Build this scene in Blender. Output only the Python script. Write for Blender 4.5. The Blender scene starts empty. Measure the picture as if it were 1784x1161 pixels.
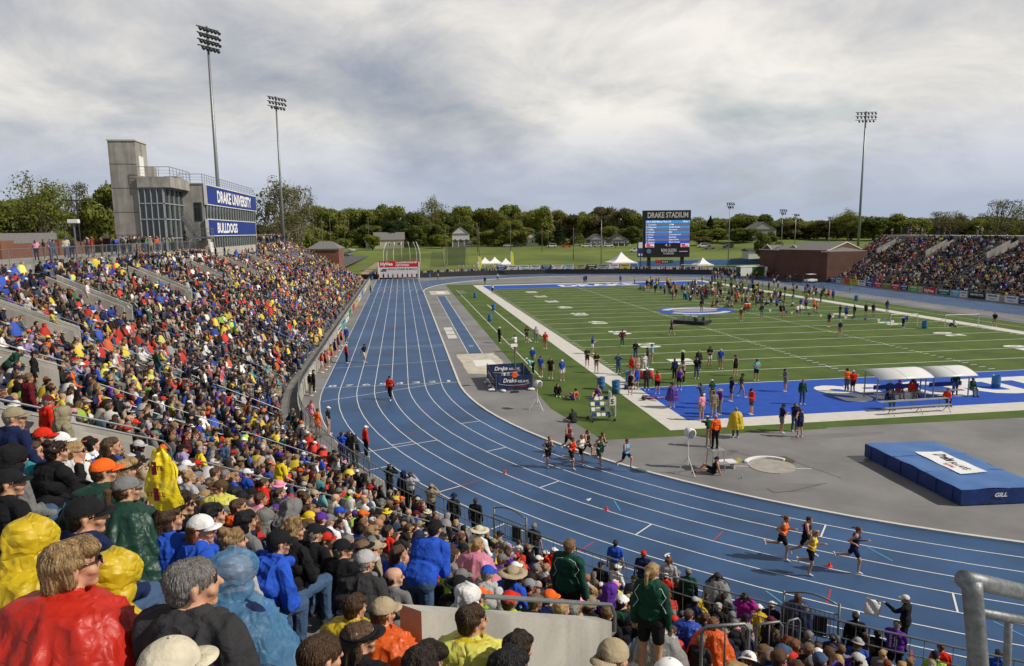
import bpy, bmesh, math, random
import numpy as np
from mathutils import Vector, Matrix
rnd = random.Random(7); nrs = np.random.RandomState(7)
PI = math.pi
sc = bpy.context.scene
COL = sc.collection
# ---------------------------------------------------------------- camera
YAW, PITCH, ROLL, FPX = -0.155, 0.145, -0.011, 1218.9
CP = Vector((-17.01, -39.48, 11.62)); IW, IH = 1784.0, 1161.0
_f = Vector((-math.sin(YAW)*math.cos(PITCH), math.cos(YAW)*math.cos(PITCH), -math.sin(PITCH)))
_r = Vector((math.cos(YAW), math.sin(YAW), 0)); _u = _r.cross(_f)
_r2 = _r*math.cos(ROLL)+_u*math.sin(ROLL); _u2 = _u*math.cos(ROLL)-_r*math.sin(ROLL)
cam = bpy.data.objects.new('camera', bpy.data.cameras.new('camera')); COL.objects.link(cam)
cam.matrix_world = Matrix(((_r2.x,_u2.x,-_f.x,CP.x),(_r2.y,_u2.y,-_f.y,CP.y),(_r2.z,_u2.z,-_f.z,CP.z),(0,0,0,1)))
cam.data.sensor_width = 36; cam.data.lens = FPX/IW*36; cam.data.clip_end = 5000; cam.data.clip_start = .05
sc.camera = cam
def rdir(u, v): return _f + _r2*((u-IW/2)/FPX) - _u2*((v-IH/2)/FPX)
def at(u, v, t): return CP + rdir(u, v)*t              # a photo direction at a depth along the view axis
def gp(u, v, z=0.0):                                   # where a photo direction meets height z
    d = rdir(u, v); return CP + d*((z-CP.z)/d.z)
# ---------------------------------------------------------------- sky and sun
SUN_EL, SUN_V = math.radians(40), Vector((.93, -.37, 0)).normalized()
w = bpy.data.worlds.new('World'); sc.world = w; w.use_nodes = True
nt = w.node_tree; N = nt.nodes; L = nt.links; N.clear()
wo = N.new('ShaderNodeOutputWorld'); bg = N.new('ShaderNodeBackground'); L.new(bg.outputs[0], wo.inputs[0])
sky = N.new('ShaderNodeTexSky'); sky.sky_type = 'NISHITA'; sky.sun_disc = False
sky.sun_elevation = SUN_EL; sky.sun_rotation = math.atan2(SUN_V.x, SUN_V.y); sky.air_density = 1.2; sky.dust_density = 1.5
tc = N.new('ShaderNodeTexCoord'); sep = N.new('ShaderNodeSeparateXYZ'); L.new(tc.outputs['Generated'], sep.inputs[0])
def mth(op, a, b=None, c=None):
    n = N.new('ShaderNodeMath'); n.operation = op
    for i, x in enumerate((a, b, c)):
        if x is None: continue
        if isinstance(x, (int, float)): n.inputs[i].default_value = x
        else: L.new(x, n.inputs[i])
    return n.outputs[0]
# cloud layer: direction projected on a flat ceiling, so banks stretch towards the horizon
zz = mth('MAXIMUM', sep.outputs[2], 0.02)
zz2 = mth('ADD', zz, 0.34)
cx = mth('DIVIDE', sep.outputs[0], zz2); cy = mth('DIVIDE', sep.outputs[1], zz2)
cmb = N.new('ShaderNodeCombineXYZ'); L.new(cx, cmb.inputs[0]); L.new(cy, cmb.inputs[1])
def noi(vec, sc_, det, rough, dist=0.0, off=(0,0,0)):
    mp = N.new('ShaderNodeMapping'); mp.inputs['Location'].default_value = off; L.new(vec, mp.inputs[0])
    n = N.new('ShaderNodeTexNoise'); n.inputs['Scale'].default_value = sc_; n.inputs['Detail'].default_value = det
    n.inputs['Roughness'].default_value = rough; n.inputs['Distortion'].default_value = dist
    L.new(mp.outputs[0], n.inputs[0]); return n.outputs[0]
n1 = noi(cmb.outputs[0], .75, 4, .5, .5, (3.1, 1.4, 0)); n2 = noi(cmb.outputs[0], 2.6, 9, .62, .4, (7.3, 2.2, 0))
cl = mth('ADD', mth('MULTIPLY', n1, .60), mth('MULTIPLY', n2, .40))
rampc = N.new('ShaderNodeValToRGB'); L.new(cl, rampc.inputs[0]); cr = rampc.color_ramp
cr.elements[0].position = .36; cr.elements[0].color = (.34, .39, .49, 1)
cr.elements[1].position = .60; cr.elements[1].color = (.95, .93, .90, 1)
for p_, c_ in ((.43, (.48, .51, .57, 1)), (.49, (.64, .65, .675, 1)), (.54, (.80, .79, .78, 1))):
    e = cr.elements.new(p_); e.color = c_
# broad bands with height: hazy blue low down, a cream band above it, greyer cloud higher up; overhead, out of frame, darkening added to cut ambient light
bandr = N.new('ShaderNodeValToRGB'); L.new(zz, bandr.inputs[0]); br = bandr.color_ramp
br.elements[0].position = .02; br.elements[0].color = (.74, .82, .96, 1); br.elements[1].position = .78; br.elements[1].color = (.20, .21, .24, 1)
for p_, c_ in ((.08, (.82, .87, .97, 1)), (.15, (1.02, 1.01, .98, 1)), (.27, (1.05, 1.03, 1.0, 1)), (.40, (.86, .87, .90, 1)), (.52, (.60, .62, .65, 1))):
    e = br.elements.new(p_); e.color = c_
soft = N.new('ShaderNodeMixRGB'); L.new(mth('SUBTRACT', 1.0, mth('MINIMUM', mth('MULTIPLY', zz, 6.5), 1.0)), soft.inputs[0]); L.new(rampc.outputs[0], soft.inputs[1]); soft.inputs[2].default_value = (.64, .66, .70, 1)
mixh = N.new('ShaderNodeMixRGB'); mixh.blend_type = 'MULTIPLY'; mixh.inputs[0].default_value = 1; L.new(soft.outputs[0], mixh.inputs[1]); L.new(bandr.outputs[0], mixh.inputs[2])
skm = N.new('ShaderNodeVectorMath'); skm.operation = 'SCALE'; L.new(sky.outputs[0], skm.inputs[0]); skm.inputs['Scale'].default_value = .10
op = N.new('ShaderNodeValToRGB'); L.new(noi(cmb.outputs[0], .9, 5, .55, .3, (1.0, 9.2, 0)), op.inputs[0])   # thin openings to blue sky
op.color_ramp.elements[0].position = .30; op.color_ramp.elements[0].color = (.25,)*3+(1,)
op.color_ramp.elements[1].position = .42; op.color_ramp.elements[1].color = (1, 1, 1, 1)
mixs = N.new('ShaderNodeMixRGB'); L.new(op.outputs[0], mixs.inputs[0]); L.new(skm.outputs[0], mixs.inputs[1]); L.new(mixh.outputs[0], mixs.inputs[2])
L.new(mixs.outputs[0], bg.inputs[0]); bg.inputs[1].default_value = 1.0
sun = bpy.data.objects.new('sun', bpy.data.lights.new('sun', 'SUN')); COL.objects.link(sun)
sun.data.energy = 4.5; sun.data.angle = math.radians(1.2); sun.data.color = (1, .93, .82)
sv = Vector((SUN_V.x*math.cos(SUN_EL), SUN_V.y*math.cos(SUN_EL), math.sin(SUN_EL)))
sun.rotation_euler = sv.to_track_quat('Z', 'Y').to_euler(); sun.location = (60, -60, 80)
sc.view_settings.view_transform = 'Standard'; sc.view_settings.look = 'None'; sc.view_settings.exposure = -0.1; sc.view_settings.gamma = 1
sc.cycles.max_bounces = 5; sc.cycles.transparent_max_bounces = 12; sc.cycles.caustics_reflective = False; sc.cycles.caustics_refractive = False
# ---------------------------------------------------------------- materials
MATS = {}
def mat(name, col, rough=.8, var=.12, scale=3.0, bump=0.0, bscale=60.0, metal=0.0, spec=.35, alpha=1.0, emit=0.0, col2=None, stretch=None, world=False, trans=0.0):
    if name in MATS: return MATS[name]
    m = bpy.data.materials.new(name); m.use_nodes = True; n = m.node_tree.nodes; l = m.node_tree.links
    b = n['Principled BSDF']; b.inputs['Roughness'].default_value = rough; b.inputs['Metallic'].default_value = metal
    b.inputs['Specular IOR Level'].default_value = spec; b.inputs['Alpha'].default_value = alpha
    t = n.new('ShaderNodeTexCoord'); vec = t.outputs['Object']
    if world: g = n.new('ShaderNodeNewGeometry'); vec = g.outputs['Position']
    if stretch:
        mp = n.new('ShaderNodeMapping'); mp.inputs['Scale'].default_value = stretch; l.new(vec, mp.inputs[0]); vec = mp.outputs[0]
    no = n.new('ShaderNodeTexNoise'); no.inputs['Scale'].default_value = scale; no.inputs['Detail'].default_value = 6; no.inputs['Roughness'].default_value = .62
    l.new(vec, no.inputs[0])
    rp = n.new('ShaderNodeValToRGB'); l.new(no.outputs[0], rp.inputs[0])
    c1 = [max(0, c*(1-var)) for c in col[:3]]; c2 = list(col2[:3]) if col2 else [min(1, c*(1+var)) for c in col[:3]]
    rp.color_ramp.elements[0].position = .32; rp.color_ramp.elements[1].position = .68
    rp.color_ramp.elements[0].color = (*c1, 1); rp.color_ramp.elements[1].color = (*c2, 1)
    l.new(rp.outputs[0], b.inputs['Base Color'])
    if bump:
        bn = n.new('ShaderNodeTexNoise'); bn.inputs['Scale'].default_value = bscale; bn.inputs['Detail'].default_value = 4; l.new(vec, bn.inputs[0])
        bp_ = n.new('ShaderNodeBump'); bp_.inputs['Strength'].default_value = bump; bp_.inputs['Distance'].default_value = .02
        l.new(bn.outputs[0], bp_.inputs['Height']); l.new(bp_.outputs[0], b.inputs['Normal'])
    if emit:
        l.new(rp.outputs[0], b.inputs['Emission Color']); b.inputs['Emission Strength'].default_value = emit
    if trans: b.inputs['Transmission Weight'].default_value = trans
    MATS[name] = m; return m
def brick_mat(name, c1, c2, mortar, sx=4.0):
    m = bpy.data.materials.new(name); m.use_nodes = True; n = m.node_tree.nodes; l = m.node_tree.links; b = n['Principled BSDF']
    g = n.new('ShaderNodeNewGeometry'); s = n.new('ShaderNodeSeparateXYZ'); l.new(g.outputs['Position'], s.inputs[0])
    a = n.new('ShaderNodeMath'); a.operation = 'ADD'; l.new(s.outputs[0], a.inputs[0]); l.new(s.outputs[1], a.inputs[1])
    c = n.new('ShaderNodeCombineXYZ'); l.new(a.outputs[0], c.inputs[0]); l.new(s.outputs[2], c.inputs[1])
    k = n.new('ShaderNodeTexBrick'); l.new(c.outputs[0], k.inputs[0]); k.inputs['Scale'].default_value = sx
    k.inputs['Color1'].default_value = (*c1, 1); k.inputs['Color2'].default_value = (*c2, 1); k.inputs['Mortar'].default_value = (*mortar, 1)
    k.inputs['Mortar Size'].default_value = .012
    no = n.new('ShaderNodeTexNoise'); no.inputs['Scale'].default_value = .5; l.new(g.outputs['Position'], no.inputs[0])
    mx = n.new('ShaderNodeMixRGB'); mx.blend_type = 'MULTIPLY'; mx.inputs[0].default_value = .5; l.new(k.outputs[0], mx.inputs[1]); l.new(no.outputs[0], mx.inputs[2])
    l.new(mx.outputs[0], b.inputs['Base Color']); b.inputs['Roughness'].default_value = .9
    MATS[name] = m; return m
def concrete_mat(name, base, streak=.35, panel=0.0):
    m = bpy.data.materials.new(name); m.use_nodes = True; n = m.node_tree.nodes; l = m.node_tree.links; b = n['Principled BSDF']; b.inputs['Roughness'].default_value = .9
    g = n.new('ShaderNodeNewGeometry')
    def nz(scale, st, pos):
        mp = n.new('ShaderNodeMapping'); mp.inputs['Scale'].default_value = st; l.new(g.outputs['Position'], mp.inputs[0])
        o = n.new('ShaderNodeTexNoise'); o.inputs['Scale'].default_value = scale; o.inputs['Detail'].default_value = 7; o.inputs['Roughness'].default_value = .6; l.new(mp.outputs[0], o.inputs[0])
        r = n.new('ShaderNodeValToRGB'); l.new(o.outputs[0], r.inputs[0]); r.color_ramp.elements[0].position = pos[0]; r.color_ramp.elements[1].position = pos[1]; return r
    r1 = nz(1.0, (1, 1, 1), (.3, .7)); r1.color_ramp.elements[0].color = (*[c*.8 for c in base], 1); r1.color_ramp.elements[1].color = (*[min(1, c*1.15) for c in base], 1)
    r2 = nz(.9, (1.2, 1.2, .12), (.42, .58)); r2.color_ramp.elements[0].color = (1-streak, 1-streak, 1-streak*.95, 1); r2.color_ramp.elements[1].color = (1, 1, 1, 1)
    r3 = nz(25, (1, 1, 1), (.3, .7)); r3.color_ramp.elements[0].color = (.86, .86, .86, 1); r3.color_ramp.elements[1].color = (1, 1, 1, 1)
    out = r1.outputs[0]
    for r in (r2, r3):
        mx = n.new('ShaderNodeMixRGB'); mx.blend_type = 'MULTIPLY'; mx.inputs[0].default_value = 1; l.new(out, mx.inputs[1]); l.new(r.outputs[0], mx.inputs[2]); out = mx.outputs[0]
    l.new(out, b.inputs['Base Color']); MATS[name] = m; return m
# ---------------------------------------------------------------- mesh helpers
class MB:
    def __init__(s): s.v = []; s.f = []; s.mi = []; s.cur = 0
    def add(s, vs, fs):
        o = len(s.v); s.v += [tuple(p) for p in vs]; s.f += [tuple(i+o for i in f) for f in fs]; s.mi += [s.cur]*len(fs); return s
    def box(s, c, d, rz=0, M=None):
        x, y, z = [k/2 for k in d]; P = [Vector((a*x, b*y, e*z)) for e in (-1, 1) for b in (-1, 1) for a in (-1, 1)]
        R = Matrix.Rotation(rz, 3, 'Z') if M is None else M; c = Vector(c)
        return s.add([c+R@p for p in P], [(0,2,3,1),(4,5,7,6),(0,1,5,4),(2,6,7,3),(0,4,6,2),(1,3,7,5)])
    def bx(s, lo, hi): return s.box([(a+b)/2 for a, b in zip(lo, hi)], [b-a for a, b in zip(lo, hi)])
    def tube(s, pts, r, n=8, cap=True, closed=False):
        pts = [Vector(p) for p in pts]; k = len(pts); rr = r if isinstance(r, (list, tuple)) else [r]*k; V = []; F = []; prev = None
        for i, p in enumerate(pts):
            a = pts[i-1] if (i or closed) else p; b = pts[(i+1) % k] if (i < k-1 or closed) else p
            t = (b-a).normalized() if (b-a).length > 1e-9 else Vector((0, 0, 1))
            if prev is None: e = t.orthogonal().normalized()
            else:
                e = prev-t*prev.dot(t); e = e.normalized() if e.length > 1e-6 else t.orthogonal().normalized()
            prev = e; q = t.cross(e)
            V += [p+(e*math.cos(2*PI*j/n)+q*math.sin(2*PI*j/n))*rr[i] for j in range(n)]
        for i in range(k if closed else k-1):
            i2 = (i+1) % k
            F += [(i*n+j, i*n+(j+1) % n, i2*n+(j+1) % n, i2*n+j) for j in range(n)]
        if cap and not closed: F += [tuple(range(n))[::-1], tuple((k-1)*n+j for j in range(n))]
        return s.add(V, F)
    def rod(s, a, b, r, n=8): return s.tube([a, b], r, n)
    def lathe(s, prof, c=(0, 0, 0), n=16, sx=1, sy=1):
        c = Vector(c); V = []; F = []
        for (r, z) in prof: V += [c+Vector((r*sx*math.cos(2*PI*j/n), r*sy*math.sin(2*PI*j/n), z)) for j in range(n)]
        for i in range(len(prof)-1): F += [(i*n+j, i*n+(j+1) % n, (i+1)*n+(j+1) % n, (i+1)*n+j) for j in range(n)]
        F += [tuple(range(n))[::-1], tuple((len(prof)-1)*n+j for j in range(n))]
        return s.add(V, F)
    def ball(s, c, r, n=10, m=6, sc3=(1, 1, 1)):
        c = Vector(c); V = []; F = []
        for i in range(m+1):
            a = PI*i/m
            V += [c+Vector((r*sc3[0]*math.sin(a)*math.cos(2*PI*j/n), r*sc3[1]*math.sin(a)*math.sin(2*PI*j/n), r*sc3[2]*math.cos(a))) for j in range(n)]
        for i in range(m): F += [(i*n+j, (i+1)*n+j, (i+1)*n+(j+1) % n, i*n+(j+1) % n) for j in range(n)]
        return s.add(V, F)
    def poly(s, pts, z=None, flip=False):
        P = [(p[0], p[1], z) if z is not None else tuple(p) for p in pts]; f = tuple(range(len(P)))
        return s.add(P, [f[::-1] if flip else f])
    def prism(s, pts, z0, z1):
        n = len(pts); V = [(p[0], p[1], z0) for p in pts]+[(p[0], p[1], z1) for p in pts]
        return s.add(V, [tuple(range(n))[::-1], tuple(range(n, 2*n))]+[(i, (i+1) % n, n+(i+1) % n, n+i) for i in range(n)])
    def ribbon(s, a, b, z=None):                       # strip between two polylines
        n = len(a); V = [(*p[:2], z if z is not None else p[2]) for p in a]+[(*p[:2], z if z is not None else p[2]) for p in b]
        return s.add(V, [(i, i+1, n+i+1, n+i) for i in range(n-1)])
    def mesh(s, name, mats, smooth=False, bev=0):
        me = bpy.data.meshes.new(name); me.from_pydata(s.v, [], s.f)
        for m in (mats if isinstance(mats, (list, tuple)) else [mats]): me.materials.append(m)
        if max(s.mi, default=0): me.polygons.foreach_set('material_index', s.mi)
        bm = bmesh.new(); bm.from_mesh(me); bmesh.ops.recalc_face_normals(bm, faces=bm.faces)
        if bev: bmesh.ops.bevel(bm, geom=[e for e in bm.edges if e.calc_face_angle(0) > .6], offset=bev, segments=2, affect='EDGES')
        bm.to_mesh(me); bm.free()
        if smooth: me.shade_smooth()
        me.update(); return me
    def build(s, name, mats, parent=None, smooth=False, bev=0, loc=None, rz=0):
        o = bpy.data.objects.new(name, s.mesh(name, mats, smooth, bev)); COL.objects.link(o)
        if parent: o.parent = parent
        if loc is not None: o.location = loc; o.rotation_euler.z = rz
        return o
def tag(o, label=None, cat=None, group=None, kind=None):
    if label: o['label'] = label
    if cat: o['category'] = cat
    if group: o['group'] = group
    if kind: o['kind'] = kind
    return o
def thing(name, label, cat, loc=(0, 0, 0), rz=0, group=None):
    o = bpy.data.objects.new(name, None); COL.objects.link(o); o.location = loc; o.rotation_euler.z = rz; o.empty_display_size = .3
    return tag(o, label, cat, group)
def dup(root, loc, rz=0, label=None, group=None, sc_=None):
    def cp(o, par):
        c = o.copy(); COL.objects.link(c); c.parent = par
        for ch in o.children: cp(ch, c)
        return c
    r = cp(root, None); r.location = loc; r.rotation_euler.z = rz
    if sc_: r.scale = (sc_,)*3 if not isinstance(sc_, tuple) else sc_
    if label: r['label'] = label
    if group: r['group'] = group
    return r
def structure(mb, name, m, **k): o = mb.build(name, m, **k); o['kind'] = 'structure'; return o
def text_mb(mb, s, o, ux, uy, h, wid=None, bold=.01, shear=0.0, align='CENTER'):
    """add a line of lettering to a mesh: origin o, x axis ux, y axis uy, cap height h, total width wid"""
    c = bpy.data.curves.new('t', 'FONT'); c.body = s; c.size = 1; c.offset = bold; c.shear = shear; c.resolution_u = 3; c.fill_mode = 'FRONT'
    t = bpy.data.objects.new('t', c); COL.objects.link(t); dg = bpy.context.evaluated_depsgraph_get(); me = bpy.data.meshes.new_from_object(t.evaluated_get(dg))
    vs = [v.co.copy() for v in me.vertices]; fs = [tuple(p.vertices) for p in me.polygons]
    bpy.data.objects.remove(t); bpy.data.curves.remove(c)
    if not vs: return
    x0 = min(v.x for v in vs); x1 = max(v.x for v in vs); cap = .70
    sx = (wid/(x1-x0)) if wid else h/cap; sy = h/cap; ux = Vector(ux); uy = Vector(uy); o = Vector(o)
    off = {'CENTER': (x0+x1)/2, 'LEFT': x0, 'RIGHT': x1}[align]
    mb.add([o+ux*((v.x-off)*sx)+uy*(v.y*sy) for v in vs], fs); bpy.data.meshes.remove(me)
# ================================================================ setting
C1 = Vector((24.4, 13.8)); C2 = Vector((24.4, 98.0)); RK = 37.4; LW = 1.267
def loop(R, n=64):
    a = [(C1.x+R*math.cos(PI+PI*i/n), C1.y+R*math.sin(PI+PI*i/n)) for i in range(n+1)]
    return a+[(C2.x+R*math.cos(PI*i/n), C2.y+R*math.sin(PI*i/n)) for i in range(n+1)]
def ring(mb, R0, R1, z, n=64):
    a = loop(R0, n); b = loop(R1, n); mb.ribbon(a+[a[0]], b+[b[0]], z)
M_grass = mat('lawn', (.10, .145, .022), .95, .3, .035, .4, 3, world=True, col2=(.17, .215, .038))
M_turf = mat('turf', (.062, .110, .015), .9, .2, .35, .8, 40, world=True, col2=(.094, .144, .022))
M_track = mat('track_blue', (.034, .085, .192), .5, .30, .20, .25, 90, spec=.3, world=True)
M_apron = mat('apron_grey', (.205, .20, .20), .72, .24, .2, .15, 30, world=True)
M_white = mat('paint_white', (.72, .71, .68), .75, .06, 4, world=True)
M_bone = mat('border_white', (.60, .575, .53), .8, .08, 1.5, world=True)
M_blue = mat('endzone_blue', (.012, .075, .42), .8, .12, 1.2, world=True)
M_red = mat('paint_red', (.45, .05, .06), .8, .1, 4); M_cyan = mat('paint_cyan', (.10, .32, .50), .8, .1, 4)
def terr(x, y):                                        # land lies flat round the stadium, then climbs to the street and rolls on
    d = math.hypot(x-24, y-60)
    t = min(1, max(0, (y-175)/150.0)) if y > 0 else 0
    h = 4.2*t*t*(3-2*t)
    h += min(1, max(0, (d-330)/500))*6
    if x < -44: h += min(1, (-44-x)/8)*5.5*min(1, max(0, (210-y)/60))
    if x > 96: h += min(1, (x-96)/40)*2.5
    return h-.06
g = MB(); xs = [-1800,-1200,-800,-500,-350,-260,-200,-160,-130,-100,-80,-66,-52,-48,-44,-30,0,30,60,80,96,110,125,136,160,200,260,350,500,800,1200,1800]
ys = [-300,-100,0,60,120,160,175,190,205,220,235,250,265,280,295,310,325,345,380,430,500,600,800,1200,2400]
for y in ys:
    for x in xs: g.v.append((x, y, terr(x, y)))
nx = len(xs); g.f = [(j*nx+i, j*nx+i+1, (j+1)*nx+i+1, (j+1)*nx+i) for j in range(len(ys)-1) for i in range(nx-1)]; g.mi = [0]*len(g.f)
structure(g, 'ground', M_grass, smooth=True)
structure(MB().poly([(-27, -30), (76, -30), (76, 172), (-27, 172)], 0.0), 'apron_paving', M_apron)
t = MB(); ring(t, RK, RK+8*LW, .004)
t.poly([(-13.1, 97), (-13.1, 137.5), (-23.14, 137.5), (-23.14, 97)], .008)
structure(t, 'running_track', M_track)
k = MB(); 
for a_, b_ in ((RK-.16, RK),):
    p = loop(a_); q = loop(b_); k.ribbon(p+[p[0]], q+[q[0]], .06)
    k.ribbon([(*x, .06) for x in q+[q[0]]], [(*x, .0) for x in q+[q[0]]]); k.ribbon([(*x, .06) for x in p+[p[0]]], [(*x, .0) for x in p+[p[0]]])
structure(k, 'track_kerb', M_bone)
l = MB()
for i in range(1, 9): ring(l, RK+i*LW-.024, RK+i*LW+.024, .012)
for i in range(0, 9): l.bx((-13.0-i*LW-.03, 99, .010), (-13.0-i*LW+.03, 137.4, .014))
def seg(mb, a, b, wd=.06, z=.013):
    a = Vector((a[0], a[1])); b = Vector((b[0], b[1])); d = (b-a).normalized(); n_ = Vector((-d.y, d.x))*wd/2
    mb.poly([a+n_, b+n_, b-n_, a-n_], z, flip=True)
l2 = MB()
seg(l2, (-13, 13.9), (-25.2, 13.9)); seg(l2, (-13, 32.5), (-23.2, 32.5), .05); seg(l2, (-13, 31.6), (-23.2, 31.6), .05)
seg(l2, gp(782, 628), gp(584, 642)); seg(l2, gp(773, 667), gp(562, 700))
def arcpt(R, th): return (C1.x-R*math.cos(th), C1.y-R*math.sin(th))
for q in ((783,667,860,660),(742,711,794,705),(797,731,825,727),(729,738,760,734),(650,795,762,766),(808,763,872,750),(740,807,776,802),(862,852,766,834),(668,796,762,766)):
    pass
for lane, th in ((1,.30),(2,.44),(3,.58),(4,.72),(5,.35),(6,.90),(7,.42),(1,.86),(2,1.02),(3,1.16),(4,.96),(5,1.10),(6,1.25),(7,1.3),(7,.62),(6,.52)):
    seg(l2, arcpt(RK+lane*LW, th), arcpt(RK+(lane+1)*LW, th), .06)
seg(l2, arcpt(RK+4*LW, .36), arcpt(RK+8*LW, .36)); 
for i in range(8):
    text_mb(l2, str(i+1), (-13.6-i*LW-.05, 14.15, .014), (1, 0, 0), (0, 1, 0), .62, .62 if i else .22, .0)
for i, th in ((3, .62), (5, .74), (7, .80)):
    p = arcpt(RK+(i+.75)*LW, th+.02); text_mb(l2, str(i+1), (p[0], p[1], .014), (.8, -.6, 0), (.6, .8, 0), .36, .2, .02)
structure(l, 'lane_lines', M_white); structure(l2, 'track_markings', M_white)
r = MB(); r2 = MB()
for lane, th in ((2,.20),(4,.31),(5,.52),(3,.78),(6,.70),(7,.93),(5,.88),(6,1.12),(7,1.28),(4,1.35)): seg(r, arcpt(RK+(lane+.2)*LW, th), arcpt(RK+(lane+.95)*LW, th), .05)
for lane, th in ((3,.66),(5,.98),(6,.84),(2,.9)): seg(r2, arcpt(RK+(lane+.1)*LW, th), arcpt(RK+(lane+.7)*LW, th+.02), .05)
structure(r, 'red_relay_marks', M_red); structure(r2, 'cyan_relay_marks', M_cyan)
# turf, field border, end zones, yard lines
structure(MB().poly([(-7.6, 4.5), (-6.2, -2.9), (7.1, -3.25), (7.4, -3.0), (24, -3.4), (56.2, -3.4), (56.4, 113.6), (-7.6, 114.6)], .006), 'turf_field', M_turf)
b = MB(); o_ = [(-1.83, -1.83), (50.6, -1.83), (50.6, 111.9), (-1.83, 111.9)]; i_ = [(0, 0), (48.77, 0), (48.77, 109.73), (0, 109.73)]
b.ribbon(o_+[o_[0]], i_+[i_[0]], .010); structure(b, 'field_border', M_bone)
e = MB(); e.poly([(0, 0), (48.77, 0), (48.77, 9.14), (0, 9.14)], .010); e.poly([(0, 100.59), (48.77, 100.59), (48.77, 109.73), (0, 109.73)], .010)
structure(e, 'end_zones', M_blue)
y = MB()
for i in range(21): yy = 9.144+i*4.572; y.bx((0 if i in (0, 20) else .1, yy-.05, .012), (48.7, yy+.05, .014))
for i in range(1, 100):
    if i % 5 == 0: continue
    yy = 9.144+i*.9144
    for x0 in (.1, 18.29-.3, 48.77-18.29-.3, 48.05): y.bx((x0, yy-.05, .012), (x0+.61, yy+.05, .014))
for i in range(1, 20):
    yy = 9.144+i*4.572
    for x0 in (18.29, 48.77-18.29): y.bx((x0-.05, yy-.4, .0145), (x0+.05, yy+.4, .0155))
for i in range(1, 10):
    yy = 9.144+i*9.144; n_ = str(min(i, 10-i))
    for X_, ux, uy in ((7.3, (0, -1, 0), (1, 0, 0)), (48.77-7.3, (0, 1, 0), (-1, 0, 0))):
        d0, d1 = (n_, '0')
        text_mb(y, d0, (X_-uy[0]*.9, yy-ux[1]*.85, .015), ux, uy, 1.9, 1.1, .05); text_mb(y, d1, (X_-uy[0]*.9, yy+ux[1]*.85, .015), ux, uy, 1.9, 1.15, .05)
text_mb(y, 'DRAKE', (24.2, 102.6, .016), (1, 0, 0), (0, 1, 0), 4.8, 16.8, .045)
text_mb(y, 'BULLDOGS', (25.4, 6.75, .016), (-1, 0, 0), (0, -1, 0), 4.4, 26.4, .045)
seg(y, (-3.7, 71), (-3.7, 32.4), .12, .015); seg(y, (-7, 71), (-1.9, 71), .05, .015); seg(y, (-7.2, 34.5), (-1.9, 34.5), .05, .015)
seg(y, (-6.3, 100), (-6.3, 14), .08, .015); seg(y, (-6.3, 100), (55, 100), .06, .011) if False else None
seg(y, (53.3, 110), (53.3, 0), .08, .015); seg(y, (51, 22.4), (55.9, 22.4), .06, .015)
th_ = [i*2*PI/40 for i in range(41)]
structure(y, 'yard_lines', M_white)
# midfield emblem: plain oval in blue, white and silver (the animal head is left out)
cx_, cy_ = 24.4, 54.9
em = MB(); em.poly([(cx_+5.5*math.cos(a), cy_+4.7*math.sin(a)) for a in th_[:-1]], .0165); structure(em, 'midfield_emblem', M_blue)
em = MB(); 
em.ribbon([(cx_+5.0*math.cos(a), cy_+4.1*math.sin(a)) for a in th_[3:18]], [(cx_+4.0*math.cos(a), cy_+2.6*math.sin(a)) for a in th_[3:18]], .019)
em.ribbon([(cx_+5.0*math.cos(a), cy_+4.1*math.sin(a)) for a in th_[23:38]], [(cx_+4.0*math.cos(a), cy_+2.9*math.sin(a)) for a in th_[23:38]], .019)
structure(em, 'midfield_emblem_white', M_bone)
em = MB(); em.poly([(cx_+3.3*math.cos(a), cy_+.2+1.8*math.sin(a)) for a in th_[:-1]], .019); structure(em, 'midfield_emblem_silver', mat('emblem_silver', (.30, .29, .29), .8, .15, 2))
# side strip east, jump runway, pit, ring
M_sand = mat('pit_sand', (.50, .45, .36), .95, .2, 1.2, .8, 20, col2=(.62, .57, .47))
s_ = MB(); s_.poly([(-10.95, 24.9+1.6), (-9.6, 26.5), (-9.35, 88), (-10.85, 88)], .009); s_.poly([(57.0, 0), (57.5, 0), (57.5, 113), (57.0, 113)], .006); structure(s_, 'jump_runway', M_track)
s_ = MB(); seg(s_, (-10.95, 26.5), (-10.85, 88), .07); seg(s_, (-9.6, 26.5), (-9.35, 88), .07); structure(s_, 'runway_edge_lines', M_white)
structure(MB().bx((-10.5, 30.6, .010), (-10.0, 31.4, .016)), 'takeoff_board', mat('board_grey', (.3, .3, .3), .7))
sp = MB(); P = [(-12.1, 26.4), (-8.5, 26.4), (-8.35, 20.8), (-8.6, 16.6), (-10.3, 16.4), (-11.95, 17.1)]; Q = []
for i in range(len(P)):
    a, c = Vector(P[i]), Vector(P[(i+1) % len(P)])
    for k_ in range(6): q = a.lerp(c, k_/6); Q.append((q.x+rnd.uniform(-.12, .12), q.y+rnd.uniform(-.12, .12)))
sp.poly(Q, .008, flip=True); structure(sp, 'sand_pit', M_sand)
structure(MB().poly([(-10.5, 93), (-9.0, 93), (-9.0, 97.5), (-10.5, 97.5)], .010).poly([(-10.9, 19.9), (-9.0, 20.3), (-9.2, 22.9), (-10.9, 22.9)], .012), 'pit_cover_mats', M_white)
structure(MB().poly([(-11.8, 91), (-8.1, 91), (-8.1, 99.5), (-11.8, 99.5)], .006), 'far_sand_pit', M_sand)
s_ = MB()
for i in range(3): yy = 36.5+i*3.2; s_.bx((-12.2, yy, .004), (-11.2, yy+2.7, .01))
structure(s_, 'runway_stencils', M_bone)
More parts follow.
